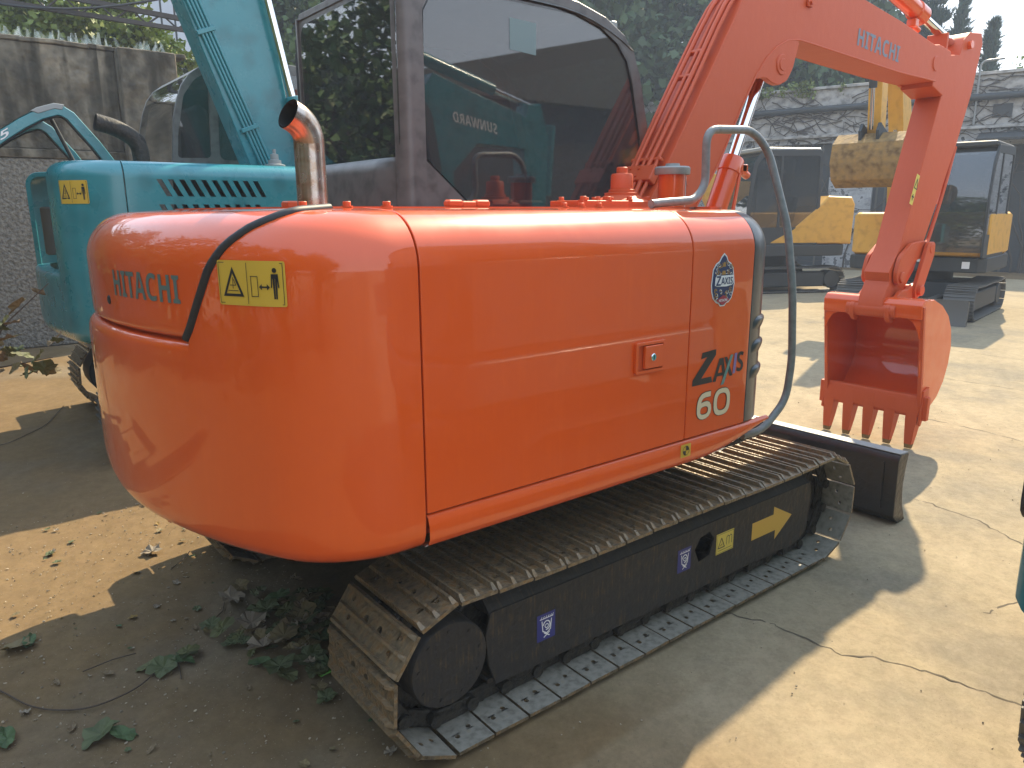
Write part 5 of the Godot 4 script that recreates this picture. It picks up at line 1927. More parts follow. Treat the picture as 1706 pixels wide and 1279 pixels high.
	for i in 18:
		var br := MB.new()
		var x0 := i * 0.39
		var y0 := 0.13 - 0.13 * x0 / 7.3
		var y1 := 0.44 - 0.33 * x0 / 7.3
		br.tube(path3([x0, y0, 0, x0 + 0.2, y1, 0, x0 + 0.39, y0 - 0.01, 0]), 0.014, 5)
		part(tg, "brace", br, M.girder_steel)
	for x2 in [0.4, 7.2]:
		var po := MB.new()
		po.tube(path3([x2, 0.05, 0, x2, -4.05, 0]), 0.04, 8)
		part(tg, "post", po, M.girder_steel)
	var cb := thing("sagging_cable", "black cable sagging below the girder", "cable", Vector3(-3.0, 4.0, -8.9))
	var cm := MB.new()
	var cps := PackedVector3Array()
	for i in 15: cps.append(Vector3(i * 0.32, 0.55 - 0.5 * sin(PI * i / 14.0), 0))
	cm.tube(cps, 0.016, 6)
	part(cb, "strand", cm, M.rubber)
	# trees
	tree("broadleaf_tree", "sunlit yellow-green tree just behind the glass-topped wall", "trees behind the wall", Vector3(0.35, 0, -10.6), 3.2, Vector3(1.15, 1.15, 1.0), "leaf_bright", 15000, 0.10, 3)
	tree("broadleaf_tree", "sunlit yellow-green tree beside the pale building", "trees behind the wall", Vector3(1.08, 0, -10.2), 2.9, Vector3(0.72, 0.80, 0.7), "leaf_bright", 9000, 0.09, 4)
	tree("broadleaf_tree", "pale green tree at the left picture edge behind the wall", "trees behind the wall", Vector3(-1.7, 0, -11.5), 3.0, Vector3(1.1, 0.9, 1.0), "leaf_bright", 6000, 0.09, 5)
	tree("broadleaf_tree", "dark green tree between the teal boom and the orange cab", "trees behind the wall", Vector3(5.6, 0, -14.0), 2.6, Vector3(2.2, 3.4, 2.0), "leaf_mid", 14000, 0.17, 6)
	tree("broadleaf_tree", "leafy tree in front of the wall, mirrored in the cab's rear window", "yard trees", Vector3(-4.4, 0, -6.6), 1.0, Vector3(1.6, 2.4, 1.5), "leaf_mid", 9000, 0.13, 8)
	for q in [[-6.6, -3.6, 51, "dark tree across the yard from the tail, nearest the glass-topped wall"], [-7.2, -0.4, 52, "dark tree across the yard, straight behind the tail"], [-7.0, 2.9, 53, "dark tree across the yard behind the camera"], [-6.2, 6.4, 54, "dark tree across the yard nearest the shed"]]:
		tree("broadleaf_tree", q[3], "yard trees", Vector3(q[0], 0, q[1]), 0.9, Vector3(2.0, 2.9, 1.9), "leaf_mid", 9000, 0.17, q[2], 0.5, 60)
	# leafy twig hanging into the picture
	var tw := thing("shrub", "low leafy shrub reaching in at the left picture edge", "shrub", Vector3(-2.05, 0, -1.75))
	var sm := MB.new()
	sm.tube(path3([-0.1, -0.005, -0.1, 0.02, 0.5, 0.0, 0.12, 0.95, 0.05, 0.30, 1.06, 0.12]), [0.012, 0.010, 0.007, 0.003], 6)
	sm.tube(path3([0.05, 0.6, 0.0, 0.24, 0.86, 0.10, 0.46, 0.90, 0.20]), [0.008, 0.005, 0.002], 6)
	sm.tube(path3([0.07, 0.7, 0.0, 0.3, 1.05, 0.0, 0.5, 1.24, 0.05]), [0.007, 0.004, 0.002], 6)
	part(tw, "stem", sm, M.bark)
	var r5 := RandomNumberGenerator.new()
	r5.seed = 77
	for i in 44:
		var t := r5.randf()
		var arm := i % 3
		var a: Vector3 = [Vector3(0.12, 0.95, 0.05), Vector3(0.20, 0.84, 0.08), Vector3(0.2, 0.92, 0.0)][arm]
		var e: Vector3 = [Vector3(0.32, 1.07, 0.13), Vector3(0.47, 0.90, 0.20), Vector3(0.50, 1.24, 0.05)][arm]
		var p := a.lerp(e, t * t if arm == 2 else t) + Vector3(r5.randfn() * 0.05, r5.randfn() * 0.045, r5.randfn() * 0.06)
		if arm == 2 and i > 24: continue
		var lf := put(tw, "leaf", leaf_mesh(i % 4), M.fallen_leaf)
		lf.transform = Transform3D(Basis.from_euler(Vector3(r5.randf_range(-0.9, 0.9), r5.randf() * TAU, r5.randf_range(-0.9, 0.9))).scaled(Vector3.ONE * r5.randf_range(0.6, 1.15)), p)

var leaf_cache := {}
func leaf_mesh(kind: int) -> ArrayMesh:       # a lobed, curled leaf about 9 cm long
	if leaf_cache.has(kind): return leaf_cache[kind]
	var r := RandomNumberGenerator.new()
	r.seed = 400 + kind
	var b := MB.new()
	var cols := [Color(0.085, 0.10, 0.045), Color(0.11, 0.115, 0.05), Color(0.15, 0.115, 0.055), Color(0.16, 0.115, 0.065), Color(0.22, 0.14, 0.04), Color(0.065, 0.10, 0.042), Color(0.22, 0.18, 0.13)]
	b.col = cols[kind % cols.size()]
	var n := 18
	var rim := []
	for i in n:
		var a := TAU * i / n
		var lobes := 0.62 + 0.38 * absf(cos(a * 2.5)) if kind % 2 == 0 else 0.9
		var rad := 0.05 * lobes * r.randf_range(0.85, 1.1)
		var x := cos(a) * rad * 1.15
		var z := sin(a) * rad * (1.0 if kind % 2 == 0 else 0.55)
		rim.append(Vector3(x, 0.004 + r.randf_range(0.0, 0.022) * (1.0 if i % 3 == 0 else 0.4) + absf(z) * 0.25, z))
	var mid := []
	for i in n: mid.append(rim[i] * 0.5 + Vector3(0, 0.006 + r.randf() * 0.006 - rim[i].y * 0.3, 0))
	var c := Vector3(0, 0.004, 0)
	for i in n:
		var j := (i + 1) % n
		var k := r.randf_range(0.8, 1.25)
		b.col = cols[kind % cols.size()] * k
		for t in [[c, mid[i], mid[j]], [mid[i], rim[i], rim[j]], [mid[i], rim[j], mid[j]]]:
			var nn: Vector3 = (t[1] - t[0]).cross(t[2] - t[0]).normalized()
			if nn.y < 0: nn = -nn
			b.tri(t[0], t[1], t[2], nn, nn, nn)
	leaf_cache[kind] = b.mesh(true)
	return leaf_cache[kind]

# ---------------------------------------------------------------- right background
func wall_xf() -> Transform3D:     # (along, up, out towards the yard)
	return Transform3D(Basis(Vector3(0.307, 0, 0.952), UPV, Vector3(-0.952, 0, 0.307)), Vector3(18.8, 0, -8.5))

func build_right_side() -> void:
	var pw := mat("peeling_plaster", lin(0.50, 0.51, 0.52), 0.9, 0.0, 0.3)
	var f := FastNoiseLite.new(); f.seed = 301; f.frequency = 0.018; f.fractal_octaves = 5
	var im := Image.create(512, 512, false, Image.FORMAT_RGB8)
	for y in 512:
		for x in 512:
			var a := f.get_noise_2d(x, y)
			var b := f.get_noise_2d(x * 3.0 + 500.0, y * 3.0)
			var k := 0.86 + 0.14 * a + 0.08 * b
			var cc := Color(k, k, k)
			if a + b * 0.45 > 0.30: cc = Color(0.36, 0.36, 0.36) * (0.9 + b * 0.4)
			im.set_pixel(x, y, cc.clamp())
	textured(pw, 0.30, ImageTexture.create_from_image(im), noise_tex(0.02, 5, [], 256, 302, true, 6.0), 0.4)
	var uw := mat("upper_wall", lin(0.46, 0.44, 0.41), 0.95, 0.0, 0.3)
	textured(uw, 0.35, noise_tex(0.02, 5, [[0.0, grey(0.5)], [0.5, grey(0.9)], [1.0, grey(1.0)]], 512, 305), noise_tex(0.03, 5, [], 256, 306, true, 8.0), 0.6)
	var X := wall_xf()
	var w := thing("workshop_building", "old workshop wall with peeling white plaster below and dry vines above", "building", X.origin)
	var I := Transform3D(X.basis, Vector3.ZERO)
	# lower wall in bays round the openings
	var bays := [[-16.0, -2.1, 0.0, 3.6], [-0.52, 0.62, 0.0, 3.6], [1.25, 3.05, 0.0, 3.6], [-2.1, -0.52, 3.45, 3.6], [-2.1, -0.52, 0.0, 0.02], [0.62, 1.25, 0.0, 1.05], [0.62, 1.25, 3.45, 3.6], [4.6, 16.0, 0.0, 3.6], [3.05, 4.6, 3.2, 3.6]]
	for q in bays:
		var b := MB.new()
		b.box(I * Transform3D(Basis(), Vector3((q[0] + q[1]) / 2, (q[2] + q[3]) / 2, -0.15)), Vector3(q[1] - q[0], q[3] - q[2], 0.30))
		part(w, "lower_wall", b, M.peeling_plaster)
	var ub := MB.new()
	ub.box(I * Transform3D(Basis(), Vector3(0, 4.25, -0.15)), Vector3(32, 1.30, 0.30), 0.02)
	part(w, "upper_wall", ub, M.upper_wall)
	var le := MB.new()
	le.box(I * Transform3D(Basis(), Vector3(0, 3.64, -0.05)), Vector3(32, 0.08, 0.36), 0.01)
	part(w, "ledge", le, M.upper_wall)
	var cpn := MB.new()
	cpn.box(I * Transform3D(Basis(), Vector3(0, 4.93, -0.12)), Vector3(32, 0.08, 0.40), 0.015)
	part(w, "coping", cpn, M.upper_wall)
	for q in [[-2.1, -0.52, 0.02, 3.45], [0.62, 1.25, 1.05, 3.45], [3.05, 4.6, 0.0, 3.2]]:
		var b := MB.new()
		b.box(I * Transform3D(Basis(), Vector3((q[0] + q[1]) / 2, (q[2] + q[3]) / 2, -0.20)), Vector3(q[1] - q[0], q[3] - q[2], 0.05))
		var dd := part(w, "door" if q[2] < 0.5 else "window", b, M.far_black)
		for k in 3:
			var s := MB.new()
			s.box(I * Transform3D(Basis(), Vector3(lerpf(q[0], q[1], (k + 0.5) / 3.0), (q[2] + q[3]) / 2, -0.165)), Vector3(0.05, q[3] - q[2] - 0.02, 0.03), 0.004)
			part(dd, "bar", s, M.far_steel)
	var vent := MB.new()
	vent.box(I * Transform3D(Basis(), Vector3(3.44, 4.02, 0.01)), Vector3(0.42, 0.32, 0.04), 0.005)
	part(w, "vent_grille", vent, M.far_black)
	var can := MB.new()
	can.box(I * Transform3D(Basis(Vector3(1, 0, 0), 0.18), Vector3(4.6, 3.36, 0.55)), Vector3(3.2, 0.07, 1.2), 0.01)
	for s in [3.2, 5.9]: can.box(I * Transform3D(Basis(Vector3(1, 0, 0), -0.6), Vector3(s, 3.05, 0.4)), Vector3(0.05, 0.05, 1.0))
	part(w, "canopy", can, M.far_black)
	var pp := thing("service_pipe", "long dark pipe running along the vine wall", "pipe", X * Vector3(0, 4.36, 0.14))
	var pm := MB.new()
	pm.tube(PackedVector3Array([I.basis * Vector3(-15, 0, 0), I.basis * Vector3(15, 0, 0)]), 0.085, 10)
	part(pp, "tube", pm, M.far_black)
	for s in range(-7, 8):
		var cl := MB.new()
		cl.box(Transform3D(I.basis, I.basis * Vector3(s * 2.0 + 0.3, 0, -0.07)), Vector3(0.05, 0.2, 0.14))
		part(pp, "bracket", cl, M.far_steel)
	var gp := thing("bent_vent_pipe", "thin grey pipe bent over at the top of the vine wall", "pipe", X * Vector3(2.85, 3.7, 0.08))
	var gm := MB.new()
	gm.tube(rounded(PackedVector3Array([Vector3.ZERO, Vector3(0, 1.52, 0), I.basis * Vector3(0.5, 1.54, 0)]), 0.15), 0.028, 8)
	part(gp, "tube", gm, M.rail_grey)
	# dry vines
	mat("dry_vine", lin(0.075, 0.062, 0.05), 0.9)
	var r := RandomNumberGenerator.new()
	for v in 6:
		r.seed = 600 + v
		var c0 := -5.6 + v * 2.0
		var vt := thing("dry_vine", ["leafless vine spreading at the far left of the workshop wall", "leafless vine above the left workshop door", "leafless vine over the peeling plaster, with a few green leaves", "leafless vine behind the raised yellow arm", "leafless vine between the orange arm and the vent pipe", "leafless vine right of the vent pipe"][v], "vine", X * Vector3(c0, 0, 0.03), "dry vines on the workshop wall")
		var b := MB.new()
		for s in 30:
			var p := Vector2(c0 + r.randf_range(-1.3, 1.3), r.randf_range(3.5, 4.75)) if s > 3 else Vector2(c0 + r.randf_range(-0.4, 0.4), 0.0)
			var a := r.randf_range(-0.7, 0.7) + (0.0 if r.randf() < 0.5 else PI) if s > 3 else PI / 2
			var pts := PackedVector3Array()
			var rad := []
			var m := 9 if s > 3 else 14
			for k in m:
				pts.append(I.basis * Vector3(p.x - c0, p.y, 0.0 + 0.03 * r.randf()))
				rad.append(lerpf(0.016 if s > 3 else 0.026, 0.004, float(k) / m))
				p += Vector2(cos(a), sin(a)) * (0.17 if s > 3 else 0.33)
				a += r.randfn() * 0.33
				if p.y > 4.9: a = -0.3
			b.tube(pts, rad, 4, false)
		part(vt, "stem", b, M.dry_vine)
		if v == 2 or v == 1:
			var lv := put(vt, "foliage", crown_mesh(700, Vector3(0.9, 0.16, 0.12), 0.09, 640 + v, 9), M.leaf_bright)
			lv.position = I.basis * Vector3(0.4, 4.95, 0.0)
			lv.basis = I.basis
	# trees
	var spots := [[Vector3(13.5, 0, -17.0), 4.0, Vector3(4.0, 5.0, 3.5), 21, "big dark tree behind the orange cab"], [Vector3(19.0, 0, -16.5), 3.0, Vector3(4.2, 5.0, 3.4), 22, "big dark tree above the orange boom's foot"], [Vector3(22.5, 0, -14.0), 2.5, Vector3(3.8, 4.6, 3.2), 23, "big dark tree under the bend of the orange boom"], [Vector3(9.0, 0, -20.0), 4.0, Vector3(4.5, 5.0, 3.5), 24, "big dark tree farthest left of those behind the cab"]]
	for s in spots:
		tree("broadleaf_tree", s[4], "big trees behind the workshop", s[0], s[1], s[2], "leaf_dark", 26000, 0.30, s[3], 0.5, 90)
	conifer("broad dark conifer right behind the top of the orange arm", Vector3(26, 0, -9.9), 12.0, 2.0, 41, 12000)
	conifer("tall conifer left of the orange arm cylinder", Vector3(26.5, 0, -11.9), 11.5, 2.0, 42, 12000)
	conifer("slim tall conifer above the arm cylinder rod", Vector3(27, 0, -11.0), 12.2, 1.7, 43, 10000)
	conifer("pointed conifer just right of the arm's top pin", Vector3(26, 0, -9.0), 8.6, 1.4, 44, 8000)
	conifer("small lone conifer against the pale sky at the right", Vector3(26, 0, -8.0), 7.4, 1.15, 45, 8000)
	tree("broadleaf_tree", "pale yellow-green tree far right behind the vine wall", "trees behind the wall", Vector3(30, 0, -8.6), 3.0, Vector3(2.6, 2.0, 3.0), "leaf_bright", 5000, 0.16, 46)

# ---------------------------------------------------------------- the teal excavator on the left
func set_plan(p: PackedVector2Array) -> void:
	PL = p
	PS = PackedFloat32Array([0.0])
	PN = PackedVector2Array()
	for i in range(1, PL.size()): PS.append(PS[i - 1] + PL[i].distance_to(PL[i - 1]))
	for i in PL.size():
		var t := (PL[mini(i + 1, PL.size() - 1)] - PL[maxi(i - 1, 0)]).normalized()
		var n := Vector2(t.y, -t.x)
		PN.append(n if n.dot(PL[i]) > 0.0 else -n)

func far_track(root: Node3D, z: float, w: float, xr: float, xf: float, r: float, m: Material) -> void:
	var tr := Node3D.new()
	tr.name = "track"
	root.add_child(tr, true)
	var b := MB.new()
	var total := 2 * (xf - xr) + TAU * r
	var n := int(total / 0.135)
	for i in n:
		var q := loop_point(i * total / n, xr, xf, r + 0.028, r)
		var out := Vector3(q[1].x, q[1].y, 0)
		var along := out.cross(Vector3(0, 0, 1))
		var T := Transform3D(Basis(along, out, along.cross(out)), Vector3(q[0].x, q[0].y, z))
		b.box(T, Vector3(0.128, 0.016, w), 0.002)
		for x in [-0.05, 0.0, 0.05]: b.box(T * Transform3D(Basis(), Vector3(x, 0.016, 0)), Vector3(0.012, 0.018, w - 0.01))
	part(tr, "shoes", b, m)
	var f := MB.new()
	f.bx(Vector3(xr + 0.15, 0.12, z - w * 0.33), Vector3(xf - 0.12, 2 * r - 0.06, z + w * 0.33), 0.03)
	part(tr, "side_frame", f, M.far_black)
	for x in [xr, xf]:
		var c := MB.new()
		c.cyl(Vector3(x, r + 0.028, z - w * 0.36), Vector3(x, r + 0.028, z + w * 0.36), r * 0.72, 20, 0.01)
		part(tr, "wheel", c, M.far_black)

func build_teal_machine() -> void:
	var root := thing("teal_excavator", "teal excavator with raised engine hood and upright boom, left of the orange one", "excavator", Vector3(0, 0, -3.5))
	far_track(root, 0.78, 0.45, -0.95, 1.3, 0.27, M.far_steel)
	far_track(root, -0.85, 0.45, -0.88, 1.3, 0.27, M.shoe_rust)
	var ca := MB.new()
	ca.bx(Vector3(-0.5, 0.3, -0.7), Vector3(0.6, 0.6, 0.7), 0.03)
	ca.cyl(Vector3(0, 0.55, 0), Vector3(0, 0.82, 0), 0.45, 28)
	part(root, "car_body", ca, M.far_black)
	var h := PackedVector2Array()
	for i in 9:
		var a := PI / 2 * i / 8.0
		h.append(Vector2(0.95 + 0.1 * cos(a), 0.93 + 0.1 * sin(a)))
	for i in range(1, 31): h.append(Vector2(lerpf(0.95, -0.98, i / 30.0), 1.03))
	for i in range(1, 15):
		var a := PI / 2 * i / 14.0
		h.append(Vector2(-0.98 - 0.36 * sin(a), 0.67 + 0.36 * cos(a)))
	for i in range(1, 17):
		var t := i / 16.0
		h.append(Vector2(-1.34 - 0.05 * sin(t * PI / 2), lerpf(0.67, 0.0, t)))
	var all := h.duplicate()
	for i in range(h.size() - 2, -1, -1): all.append(Vector2(h[i].x, -h[i].y))
	set_plan(all)
	var S := PS[PS.size() - 1]
	var s_corner := PS[8] + (0.95 + 1.0)
	var prof := []
	for y in [0.80, 0.90, 1.05, 1.2]: prof.append(Vector2(0, y))
	var up := prof.duplicate()
	for y in [1.35, 1.5, 1.65]: up.append(Vector2(0, y))
	for i in 9:
		var t := PI / 2 * i / 8.0
		up.append(Vector2(0.10 - 0.10 * cos(t), 1.785 + 0.10 * sin(t)))
	up.append(Vector2(0.25, 1.892))
	var sp := MB.new()
	var xs0 := -0.86
	var xs1 := -0.10
	var s0 := PS[8] + (0.95 - xs1)
	var s1 := PS[8] + (0.95 - xs0)
	var lowp := [Vector2(0, 0.80), Vector2(0, 0.95), Vector2(0, 1.2), Vector2(0, 1.525)]
	var topp := [Vector2(0, 1.777)]
	topp.append_array(up.slice(7))
	body_patch(sp, lowp, func(_y): return 0.0, func(_y): return s_corner - 0.006, 0.0, 0.08, [true, false, false, true])
	body_patch(sp, topp, func(_y): return 0.0, func(_y): return s_corner - 0.006, 0.0, 0.08, [false, true, false, true])
	var bandp := [Vector2(0, 1.525), Vector2(0, 1.65), Vector2(0, 1.777)]
	body_patch(sp, bandp, func(_y): return 0.0, func(_y): return s0, 0.0, 0.08, [false, false, false, false])
	body_patch(sp, bandp, func(_y): return s1, func(_y): return s_corner - 0.006, 0.0, 0.08, [false, false, false, true])
	sp.bx(Vector3(xs0, 1.627, 1.018), Vector3(xs1, 1.675, 1.03))
	for row in 2:
		var y0 := 1.675 - row * 0.15
		var y1 := y0 + 0.102
		var edge := xs0
		var edge_top := xs0
		for i in 11:
			var x := -0.822 + i * 0.066
			var nb := x + 0.052 if i < 10 else xs1
			var nt := x if i < 10 else xs1
			sp.prism(poly([edge, y0, nb, y0, nt, y1, edge_top, y1]), 1.018, 1.03)
			edge = nb + 0.033
			edge_top = nt + 0.033
	part(root, "side_panel", sp, M.teal_paint, "long teal side panel with slanted vent slots")
	var cw := MB.new()
	var low := [Vector2(0.10, 0.765), Vector2(0.04, 0.775), Vector2(0.01, 0.80), Vector2(0, 0.85), Vector2(0, 1.0), Vector2(0, 1.15), Vector2(0.004, 1.18), Vector2(0.02, 1.195), Vector2(0.1, 1.20)]
	body_patch(cw, low, func(_y): return s_corner + 0.62, func(_y): return S - s_corner, 0.0, 0.05, [false, false, false, false])
	var earp := low.slice(0, 6) + up.slice(4)
	body_patch(cw, earp, func(_y): return s_corner + 0.006, func(_y): return s_corner + 0.62, 0.0, 0.04, [true, true, true, true])
	body_patch(cw, earp, func(_y): return S - s_corner - 0.40, func(_y): return S - s_corner, 0.0, 0.04, [true, true, true, true])
	var cwo := part(root, "counterweight", cw, M.teal_paint, "teal counterweight with open engine bay between its horns")
	var Z := Transform3D(Basis(), Vector3.ZERO)
	keep_out_sign(cwo, func(p): return on_body(s_corner + 0.40 - p.x, 1.63 + p.y, 0.003), 0.20, 0.135)
	var bay := MB.new()
	bay.bx(Vector3(-1.0, 0.85, -0.80), Vector3(0.9, 1.55, 0.72), 0.02)
	part(root, "engine_bay", bay, M.far_steel)
	var eng := MB.new()
	eng.bx(Vector3(-1.25, 1.20, -0.1), Vector3(-1.15, 1.75, 0.2), 0.02)
	eng.cyl(Vector3(-1.28, 1.3, 0.05), Vector3(-1.28, 1.62, 0.05), 0.06, 14, 0.01)
	part(root, "engine", eng, M.far_steel)
	var deck := MB.new()
	deck.bx(Vector3(-0.98, 1.83, -0.2), Vector3(1.0, 1.885, 0.86), 0.01)
	part(root, "top_deck", deck, M.teal_paint)
	# raised hood: two bowed side frames and the skin between their tops
	var hood := Node3D.new()
	hood.name = "raised_hood"
	root.add_child(hood, true)
	hood.set_meta("label", "raised teal engine hood seen edge-on against the wall")
	var hp := [-0.93, 1.90, -1.01, 2.025, -1.09, 2.13, -1.135, 2.19, -1.185, 2.222, -1.24, 2.228, -1.335, 2.195, -1.44, 2.133, -1.55, 2.055, -1.75, 1.90, -1.9, 1.74]
	for zz in [0.50, -0.45]:
		var p := PackedVector2Array()
		var m := hp.size() / 2
		for i in m: p.append(Vector2(hp[2 * i], hp[2 * i + 1]))
		var back := []
		for i in range(m - 1, -1, -1):
			var t := (p[mini(i + 1, m - 1)] - p[maxi(i - 1, 0)]).normalized()
			back.append(p[i] + Vector2(-t.y, t.x) * 0.062)
		for q in back: p.append(q)
		var b := MB.new()
		b.prism(p, zz - 0.02, zz + 0.02, Z, 0.006)
		part(hood, "side_frame", b, M.teal_paint)
		var ln := MB.new()
		var lp := PackedVector3Array()
		for q in back: lp.append(Vector3(q.x, q.y, zz))
		ln.tube(lp, 0.012, 6)
		part(hood, "rubber_edge", ln, M.rubber)
	var sk := MB.new()
	var rows := []
	for i in range(4, 11):
		rows.append([Vector3(hp[2 * i], hp[2 * i + 1] + 0.004, 0.52), Vector3(hp[2 * i], hp[2 * i + 1] + 0.004, -0.47)])
	sk.grid(rows, UPV)
	part(hood, "skin", sk, M.teal_paint)
	var num := MB.new()
	print_on(num, letters("5", 0.05, 0.055), func(p): return [Vector3(-1.545 + p.x * 0.83 + p.y * 0.1, 2.0 + p.x * 0.56 + p.y, 0.523), Vector3(0, 0, 1)])
	part(hood, "number", num, M.print_white)
	var cap := MB.new()
	cap.prism(poly([-1.37, 2.183, -1.335, 2.205, -1.24, 2.238, -1.185, 2.232, -1.20, 2.20, -1.24, 2.205, -1.33, 2.17]), 0.47, 0.525, Z, 0.004)
	part(hood, "hinge_cap", cap, M.cap_grey)
	var prop := MB.new()
	prop.tube(path3([-1.13, 1.88, 0.30, -1.24, 2.18, 0.30]), 0.012, 8)
	part(hood, "prop_rod", prop, M.far_black)
	var ex := MB.new()
	ex.tube(rounded(path3([-0.79, 1.86, 0.6, -0.80, 2.03, 0.6, -0.92, 2.105, 0.6, -1.04, 2.135, 0.6]), 0.12, 8), 0.052, 18, false)
	var exo := part(root, "exhaust_pipe", ex, M.greasy_steel, "black bent exhaust pipe")
	var ei := MB.new()
	ei.tube(rounded(path3([-0.80, 1.98, 0.6, -0.80, 2.03, 0.6, -0.92, 2.105, 0.6, -1.04, 2.135, 0.6]), 0.12, 8), 0.047, 18, false)
	part(exo, "sooty_bore", ei, M.soot)
	# cab
	var cab := Node3D.new()
	cab.name = "cab"
	root.add_child(cab, true)
	var sd := PackedVector2Array([Vector2(1.1, 1.60), Vector2(1.05, 2.3), Vector2(0.90, 2.70)])
	var curve := [[0.2, 2.705], [0.0, 2.69], [-0.12, 2.665], [-0.22, 2.62], [-0.30, 2.56], [-0.36, 2.48], [-0.40, 2.38], [-0.435, 2.25], [-0.455, 2.10], [-0.475, 1.90], [-0.49, 1.60]]
	for q in curve: sd.append(Vector2(q[0], q[1]))
	var w1 := rounded2(poly([-0.43, 1.97, -0.41, 2.15, -0.35, 2.41, -0.26, 2.53, -0.16, 2.59, -0.19, 1.98]), 0.03)
	for zz in [0.10, -0.92]:
		var b := MB.new()
		b.prism(sd, zz - 0.03, zz, Z, 0.006, w1)
		part(cab, "side_frame", b, M.cab_grey)
		var g := MB.new()
		g.prism(MB.inset(w1, -0.01), zz - 0.02, zz - 0.016)
		part(cab, "quarter_window", g, M.bright_glass)
		var g3 := MB.new()
		g3.prism(rounded2(poly([-0.13, 1.97, -0.10, 2.60, 0.85, 2.64, 1.0, 2.28, 1.02, 1.95]), 0.05), zz, zz + 0.004)
		part(cab, "side_window", g3, M.glass)
	var rr := MB.new()
	var rw := []
	rw.append([Vector3(0.9, 2.70, 0.08), Vector3(0.9, 2.70, -0.93)])
	for q in curve.slice(0, 5): rw.append([Vector3(q[0], q[1] - 0.002, 0.08), Vector3(q[0], q[1] - 0.002, -0.93)])
	rr.grid(rw, Vector3(-0.3, 1, 0))
	part(cab, "roof", rr, M.cab_grey)
	var rg := MB.new()
	rw = []
	for q in curve.slice(4): rw.append([Vector3(q[0], q[1] - 0.002, 0.07), Vector3(q[0], q[1] - 0.002, -0.92)])
	rg.grid(rw, Vector3(-1, 0.2, 0))
	part(cab, "rear_window", rg, M.bright_glass)
	var st := MB.new()
	st.box(Transform3D(Basis(Vector3(0, 0, 1), 0.15), Vector3(-0.12, 2.1, -0.4)), Vector3(0.12, 0.6, 0.45), 0.05)
	part(cab, "seat", st, M.seat)
	# boom, pipes, rod
	var bo := MB.new()
	bo.prism(poly([-0.03, 1.72, 0.27, 1.72, 0.26, 2.0, 0.20, 2.4, 0.105, 3.02, -0.12, 3.9, -0.80, 3.9, -0.455, 2.925]), 0.42, 0.64, Z, 0.008)
	var boom := part(root, "boom", bo, M.teal_paint, "teal boom standing almost upright")
	for k in 4:
		var o := k * 0.026
		var pb := MB.new()
		pb.tube(path3([0.02 + o, 1.80, 0.652, -0.43 + o, 2.925, 0.652, -0.76 + o, 3.85, 0.652]), 0.011, 8)
		part(boom, "hydraulic_pipe", pb, M.teal_paint)
	for y in [2.15, 2.75, 3.4]:
		var pc := MB.new()
		var x := lerpf(0.0, -0.43, (y - 1.85) / 1.075)
		pc.box(Transform3D(Basis(Vector3(0, 0, 1), 0.38), Vector3(x + 0.035, y, 0.655)), Vector3(0.13, 0.03, 0.03), 0.004)
		part(boom, "pipe_clamp", pc, M.teal_paint)
	var rod := MB.new()
	rod.cyl(Vector3(0.225, 2.36, 0.69), Vector3(-0.10, 3.9, 0.69), 0.030, 16)
	part(boom, "cylinder_rod", rod, M.chrome)
	var bar := MB.new()
	bar.cyl(Vector3(0.38, 1.7, 0.69), Vector3(0.225, 2.38, 0.69), 0.05, 16, 0.004)
	part(boom, "cylinder_barrel", bar, M.teal_paint)
	var nt := MB.new()
	nt.lathe([Vector2(0, 0), Vector2(0.07, 0), Vector2(0.07, 0.015), Vector2(0.045, 0.022), Vector2(0.045, 0.045), Vector2(0.028, 0.05), Vector2(0.028, 0.085), Vector2(0.012, 0.09), Vector2(0.012, 0.12), Vector2(0, 0.12)], Vector3(0.02, 1.885, 0.80), UPV, 12)
	part(root, "filler_cap", nt, M.cap_grey)

